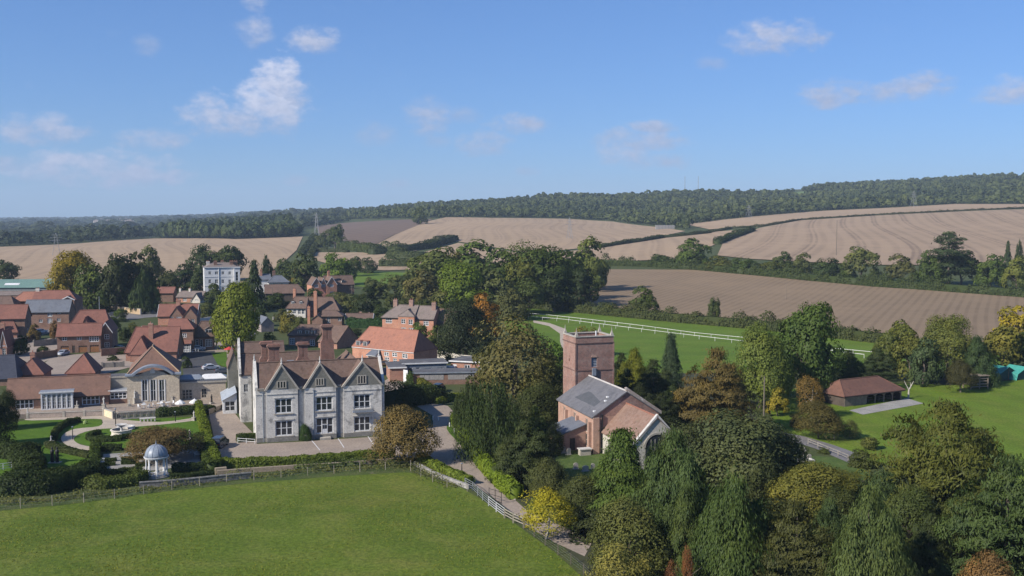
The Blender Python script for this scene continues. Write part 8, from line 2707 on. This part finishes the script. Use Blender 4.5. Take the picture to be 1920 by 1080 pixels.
# ------------------------------------------------------------------ things on the playing field
def tent(px, py, label, w=6.0, d=5.0, hgt=3.0):
    rt = thing('tent', label, 'tent', T(px, py), R(24), 'turquoise tents')
    MB().slab([(-w / 2, 0, 1.5), (0, 0, hgt), (0, d, hgt), (-w / 2, d, 1.5)], .05).slab([(0, 0, hgt), (w / 2, 0, 1.5), (w / 2, d, 1.5), (0, d, hgt)], .05).obj('roof', TENT, rt)
    MB().slab([(-w / 2 - .5, 0, .05), (-w / 2, 0, 1.5), (-w / 2, d, 1.5), (-w / 2 - .5, d, .05)], .04).obj('side_wall', TENT, rt)
    MB().slab([(w / 2, 0, 1.5), (w / 2 + .5, 0, .05), (w / 2 + .5, d, .05), (w / 2, d, 1.5)], .04).obj('side_wall', TENT, rt)
    MB().prism([(-w / 2 - .4, 0), (w / 2 + .4, 0), (w / 2, 1.45), (0, hgt - .1), (-w / 2, 1.45)], (0, .3, 0), (1, 0, 0), (0, 0, 1), (0, 1, 0), .05).obj('shaded_front', plain('shaded canvas', (.03, .09, .08), None, 1, .8) if 'shaded canvas' not in MATS else MATS['shaded canvas'], rt)  # dark panel stands in for the shade inside the open front
    MB().box(-.08, .1, 0, .08, .25, hgt).obj('pole', POLE, rt)


tent(1892, 712, 'turquoise tent with dark open front at the right edge')
tent(1926, 712, 'turquoise tent cut by the right edge')


def shelter():
    rt = thing('play_shelter', 'wooden climbing shelter beside the small dark tree', 'shelter', T(1836, 730), R(15))
    for x in (-2.2, 0, 2.2):
        for y in (0, 2.4):
            MB().box(x - .1, y - .1, 0, x + .1, y + .1, 2.9).obj('post', WOODP, rt)
    MB().box(-2.5, -.3, 2.9, 2.5, 2.7, 3.05).obj('roof', WOODP, rt)
    for z in (.5, 1.1, 1.7, 2.3):
        MB().box(-2.2, -.06, z, 2.2, .06, z + .22).obj('rail', WOODP, rt)
    MB().box(-2.3, 0, 1.0, 2.3, 2.4, 1.1).obj('deck', WOODP, rt)


shelter()
c = T(1703, 747)
rt = thing('dead_tree', 'pale bare forked tree stump at the end of the barn', 'tree', c)
tb = MB()
tb.tube([(0, 0, -.1), (.05, 0, 1.2), (.1, 0, 2.0)], [.22, .17, .15], 7).tube([(.08, 0, 1.8), (.7, .1, 2.9), (1.1, .2, 3.6)], [.13, .09, .04], 6).tube([(.08, 0, 1.8), (-.6, 0, 3.0), (-.9, .1, 3.7)], [.12, .08, .04], 6).tube([(.5, .1, 2.5), (.5, .4, 3.3)], [.06, .03], 5)
tb.obj('trunk', BARKW, rt)
c = T(1786, 700)
rt = thing('bare_tree', 'bare grey branching tree among the trees beyond the barn', 'tree', c)
tb = MB()
rr = random.Random(4)
tb.tube([(0, 0, -.1), (.1, 0, 3), (0, 0, 5)], [.3, .22, .14], 7)
for k in range(12):
    a, z0 = rr.uniform(0, 6.28), rr.uniform(2.5, 5)
    d = Vector((math.cos(a), math.sin(a), 0))
    tb.tube([(0, 0, z0), d * 1.6 + Vector((0, 0, z0 + 1.8)), d * 2.4 + Vector((0, 0, z0 + 3.6))], [.1, .06, .02], 5)
tb.obj('trunk', BARKW, rt)
tb = MB()
for k in range(8):
    a = k * .8
    tb.tube([(0, 0, 3), (1.3 * math.cos(a), 1.3 * math.sin(a), 6), (1.7 * math.cos(a + .3), 1.7 * math.sin(a + .3), 8)], [.06, .035, .012], 4)
tb.obj('branches', BARKW, rt)


# ------------------------------------------------------------------ churchyard
def gravestone(px, py, label, w=.7, hgt=1.1, tilt=0.0, rot=.3):
    rt = thing('gravestone', label, 'gravestone', T(px, py), rot, 'gravestones of the churchyard')
    prof = [(-w / 2, -.1), (w / 2, -.1), (w / 2, hgt * .75)] + [(w / 2 * math.cos(t), hgt * .75 + hgt * .25 * math.sin(t)) for t in np.linspace(.3, math.pi - .3, 6)] + [(-w / 2, hgt * .75)]
    MB().prism(prof, (0, 0, 0), (1, 0, 0), (tilt, 0, 1), (0, 1, 0), .14).obj('slab', STONE, rt)
    MB().box(-w / 2 - .1, -.1, -.05, w / 2 + .1, .25, .12).obj('kerb', STONE, rt)


for px, py, l, w, hh, ti in ((1486, 836, 'tall pale gravestone nearest the lane', .8, 1.7, 0), (1497, 856, 'grey gravestone left of the pair below the lane', .75, 1.3, .08), (1509, 857, 'slim pale gravestone right of the pair below the lane', .5, 1.5, 0), (1518, 861, 'low gravestone behind the pale kerb', .7, .8, -.05),
                             (1057, 850, 'gravestone in the shade below the vestry door', .7, 1.1, 0), (1066, 853, 'leaning gravestone in the shade left of the table tomb', .7, 1.1, .1), (1080, 880, 'dark gravestone on the turf under the church', .75, 1.0, 0), (1098, 884, 'wide gravestone on the turf under the church', 1.0, .9, 0), (1112, 880, 'small gravestone next to the pointed conifer', .6, .9, 0)):
    gravestone(px, py, l, w, hh, ti)
rt = thing('table_tomb', 'square stone table tomb beside the church wall', 'tomb', T(1096, 853), .3)
MB().box(-.9, -.5, 0, .9, .5, .95).obj('chest', STONE, rt)
MB().box(-1.05, -.65, .952, 1.05, .65, 1.1).obj('slab', STATUE, rt)
rt = thing('grave_kerb', 'pale kerbed grave plot in front of the paired gravestones', 'grave', T(1508, 864), .3)
MB().box(-1.4, -.8, 0, 1.4, -.62, .25).box(-1.4, .62, 0, 1.4, .8, .25).box(-1.4, -.62, 0, -1.22, .62, .25).box(1.22, -.62, 0, 1.4, .62, .25).obj('kerb', STATUE, rt)


# ------------------------------------------------------------------ poles, masts and pylons
def pole(px, py, top, label, m=POLE, r=.13, arms=False, cat='pole', name='telegraph_pole'):
    b = T(px, py)
    hh = hz(b.y, top) - b.z
    rt = thing(name, label, cat, b)
    MB().tube([(0, 0, -.2), (0, 0, hh)], [r * 1.25, r * .8], 7).obj('post', m, rt)
    if arms:
        MB().box(-.8, -.06, hh - .5, .8, .06, hh - .35).obj('crossarm', m, rt)


pole(866, 676, 632, 'dark telegraph pole before the cedar', arms=True)
pole(821, 668, 620, 'thin pole left of the dark telegraph pole')
pole(1432, 783, 706, 'pale telegraph pole right of the brown yew')
pole(1474, 562, 531, 'small pale pole standing in the tilled field', WOODP)
pole(730, 500, 482, 'short pole at the edge of the stubble')
pole(511, 566, 540, 'pole beside the long brown roof')
pole(187, 600, 556, 'lamp column beside the pink wall', STEEL)
pole(298, 588, 565, 'pole at the road in front of the dark conifer', STEEL)
pole(660, 560, 535, 'pole right of the three-gabled house', arms=True)
pole(1568, 480, 413, 'tall thin pole in the great stubble field', r=.2)
pole(1564, 826, 800, 'thin post beside the lane under the thorn tree', r=.07)


def pylon(px, py, top, label, w=7.0):
    b = T(px, py)
    hh = hz(b.y, top) - b.z
    rt = thing('pylon', label, 'pylon', b, .4, 'lattice pylons of the power line')
    mb = MB()
    lv = [0, .3, .55, .75, .88, 1.0]
    wd = [1, .68, .46, .3, .24, .04]
    r = max(.10, hh * .006)
    C4 = [(-1, -1), (1, -1), (1, 1), (-1, 1)]
    for k in range(5):
        for c in range(4):
            a = Vector((C4[c][0] * wd[k] * w / 2, C4[c][1] * wd[k] * w / 2, lv[k] * hh))
            d = Vector((C4[c][0] * wd[k + 1] * w / 2, C4[c][1] * wd[k + 1] * w / 2, lv[k + 1] * hh))
            c2 = C4[(c + 1) % 4]
            e = Vector((c2[0] * wd[k + 1] * w / 2, c2[1] * wd[k + 1] * w / 2, lv[k + 1] * hh))
            mb.tube([a, d], r, 4)
            mb.tube([a, e], r * .6, 4)
    mb.obj('lattice', PYL, rt)
    for z, l in ((.66, 1.0), (.78, .8), (.9, .62)):
        am = MB()
        for sg in (-1, 1):
            am.tube([(sg * w * .1, 0, z * hh), (sg * w * .95 * l, 0, z * hh + .3)], r * .8, 4).tube([(sg * w * .1, 0, z * hh + hh * .035), (sg * w * .95 * l, 0, z * hh + .3)], r * .6, 4)
        am.obj('arm', PYL, rt)


pylon(106, 479, 437, 'pylon in the left stubble field above the golden tree')
pylon(594, 446, 399, 'pylon beside the lane through the fields', 6.0)
pylon(1068, 448, 408, 'slender pylon in the middle stubble field', 5.0)
pylon(1404, 410, 384, 'pylon at the top edge of the stubble on the right')
pylon(1713, 389, 358, 'pylon against the wood above the great stubble field', 8.0)
for px, py, top, lab in ((1284, 366, 331, 'left one of two radio masts on the wooded ridge'), (1309, 364, 330, 'right one of two radio masts on the wooded ridge'), (1783, 340, 315, 'left one of two faint masts on the far right ridge'), (1802, 340, 315, 'right one of two faint masts on the far right ridge')):
    b = T(px, py)
    hh = hz(b.y, top) - b.z
    rt = thing('radio_mast', lab, 'mast', b)
    MB().tube([(0, 0, 0), (0, 0, hh)], [.9, .45], 5).obj('mast', PYL, rt)


# far town and the hut on the down
def town():
    mb = MB()
    rg = random.Random(8)
    for k in range(60):
        px, py = rg.uniform(170, 245), rg.uniform(417, 426)
        p = T(px, py)
        w, d, hh = rg.uniform(9, 16), 9, rg.uniform(12, 20)
        z = p.z
        mb.box(p.x, p.y, z, p.x + w, p.y + d, z + hh, 0)
        mb.prism([(0, 0), (d, 0), (d / 2, 4)], (p.x, p.y, z + hh), (0, 1, 0), (0, 0, 1), (1, 0, 0), w, 1)
    stuff(mb.obj('distant_town', [CREAM, TILEG]))


town()
o = House('bale_stack', 'grey stack of bales at the edge of the hillside wood', 'stack', (1230, 431), 0)
o.part('stack', MB().box(0, 0, 0, 22, 6, 5.5), HAYM)
for k in range(6):
    o.part('bale', MB().box(k * 3.7 + .1, -.3, .1, k * 3.7 + 3.5, -.002, 5.3), HAYM)
# ------------------------------------------------------------------ the air
def haze():
    m, nt = material('haze air')
    v = nt.n('ShaderNodeVolumePrincipled')
    v.inputs['Color'].default_value = (0.64, 0.81, 1.0, 1)
    v.inputs['Density'].default_value = HAZE
    v.inputs['Anisotropy'].default_value = 0.0
    o = nt.n('ShaderNodeOutputMaterial')
    nt.t.links.new(v.outputs[0], o.inputs['Volume'])
    mb = MB()
    top = 330.0
    mb.box(-12600, -300, min(-2.0, float(ZG.min()) - 2), 12600, 12300, top)
    stuff(mb.obj('haze', m))


HAZE = 0.00009
haze()
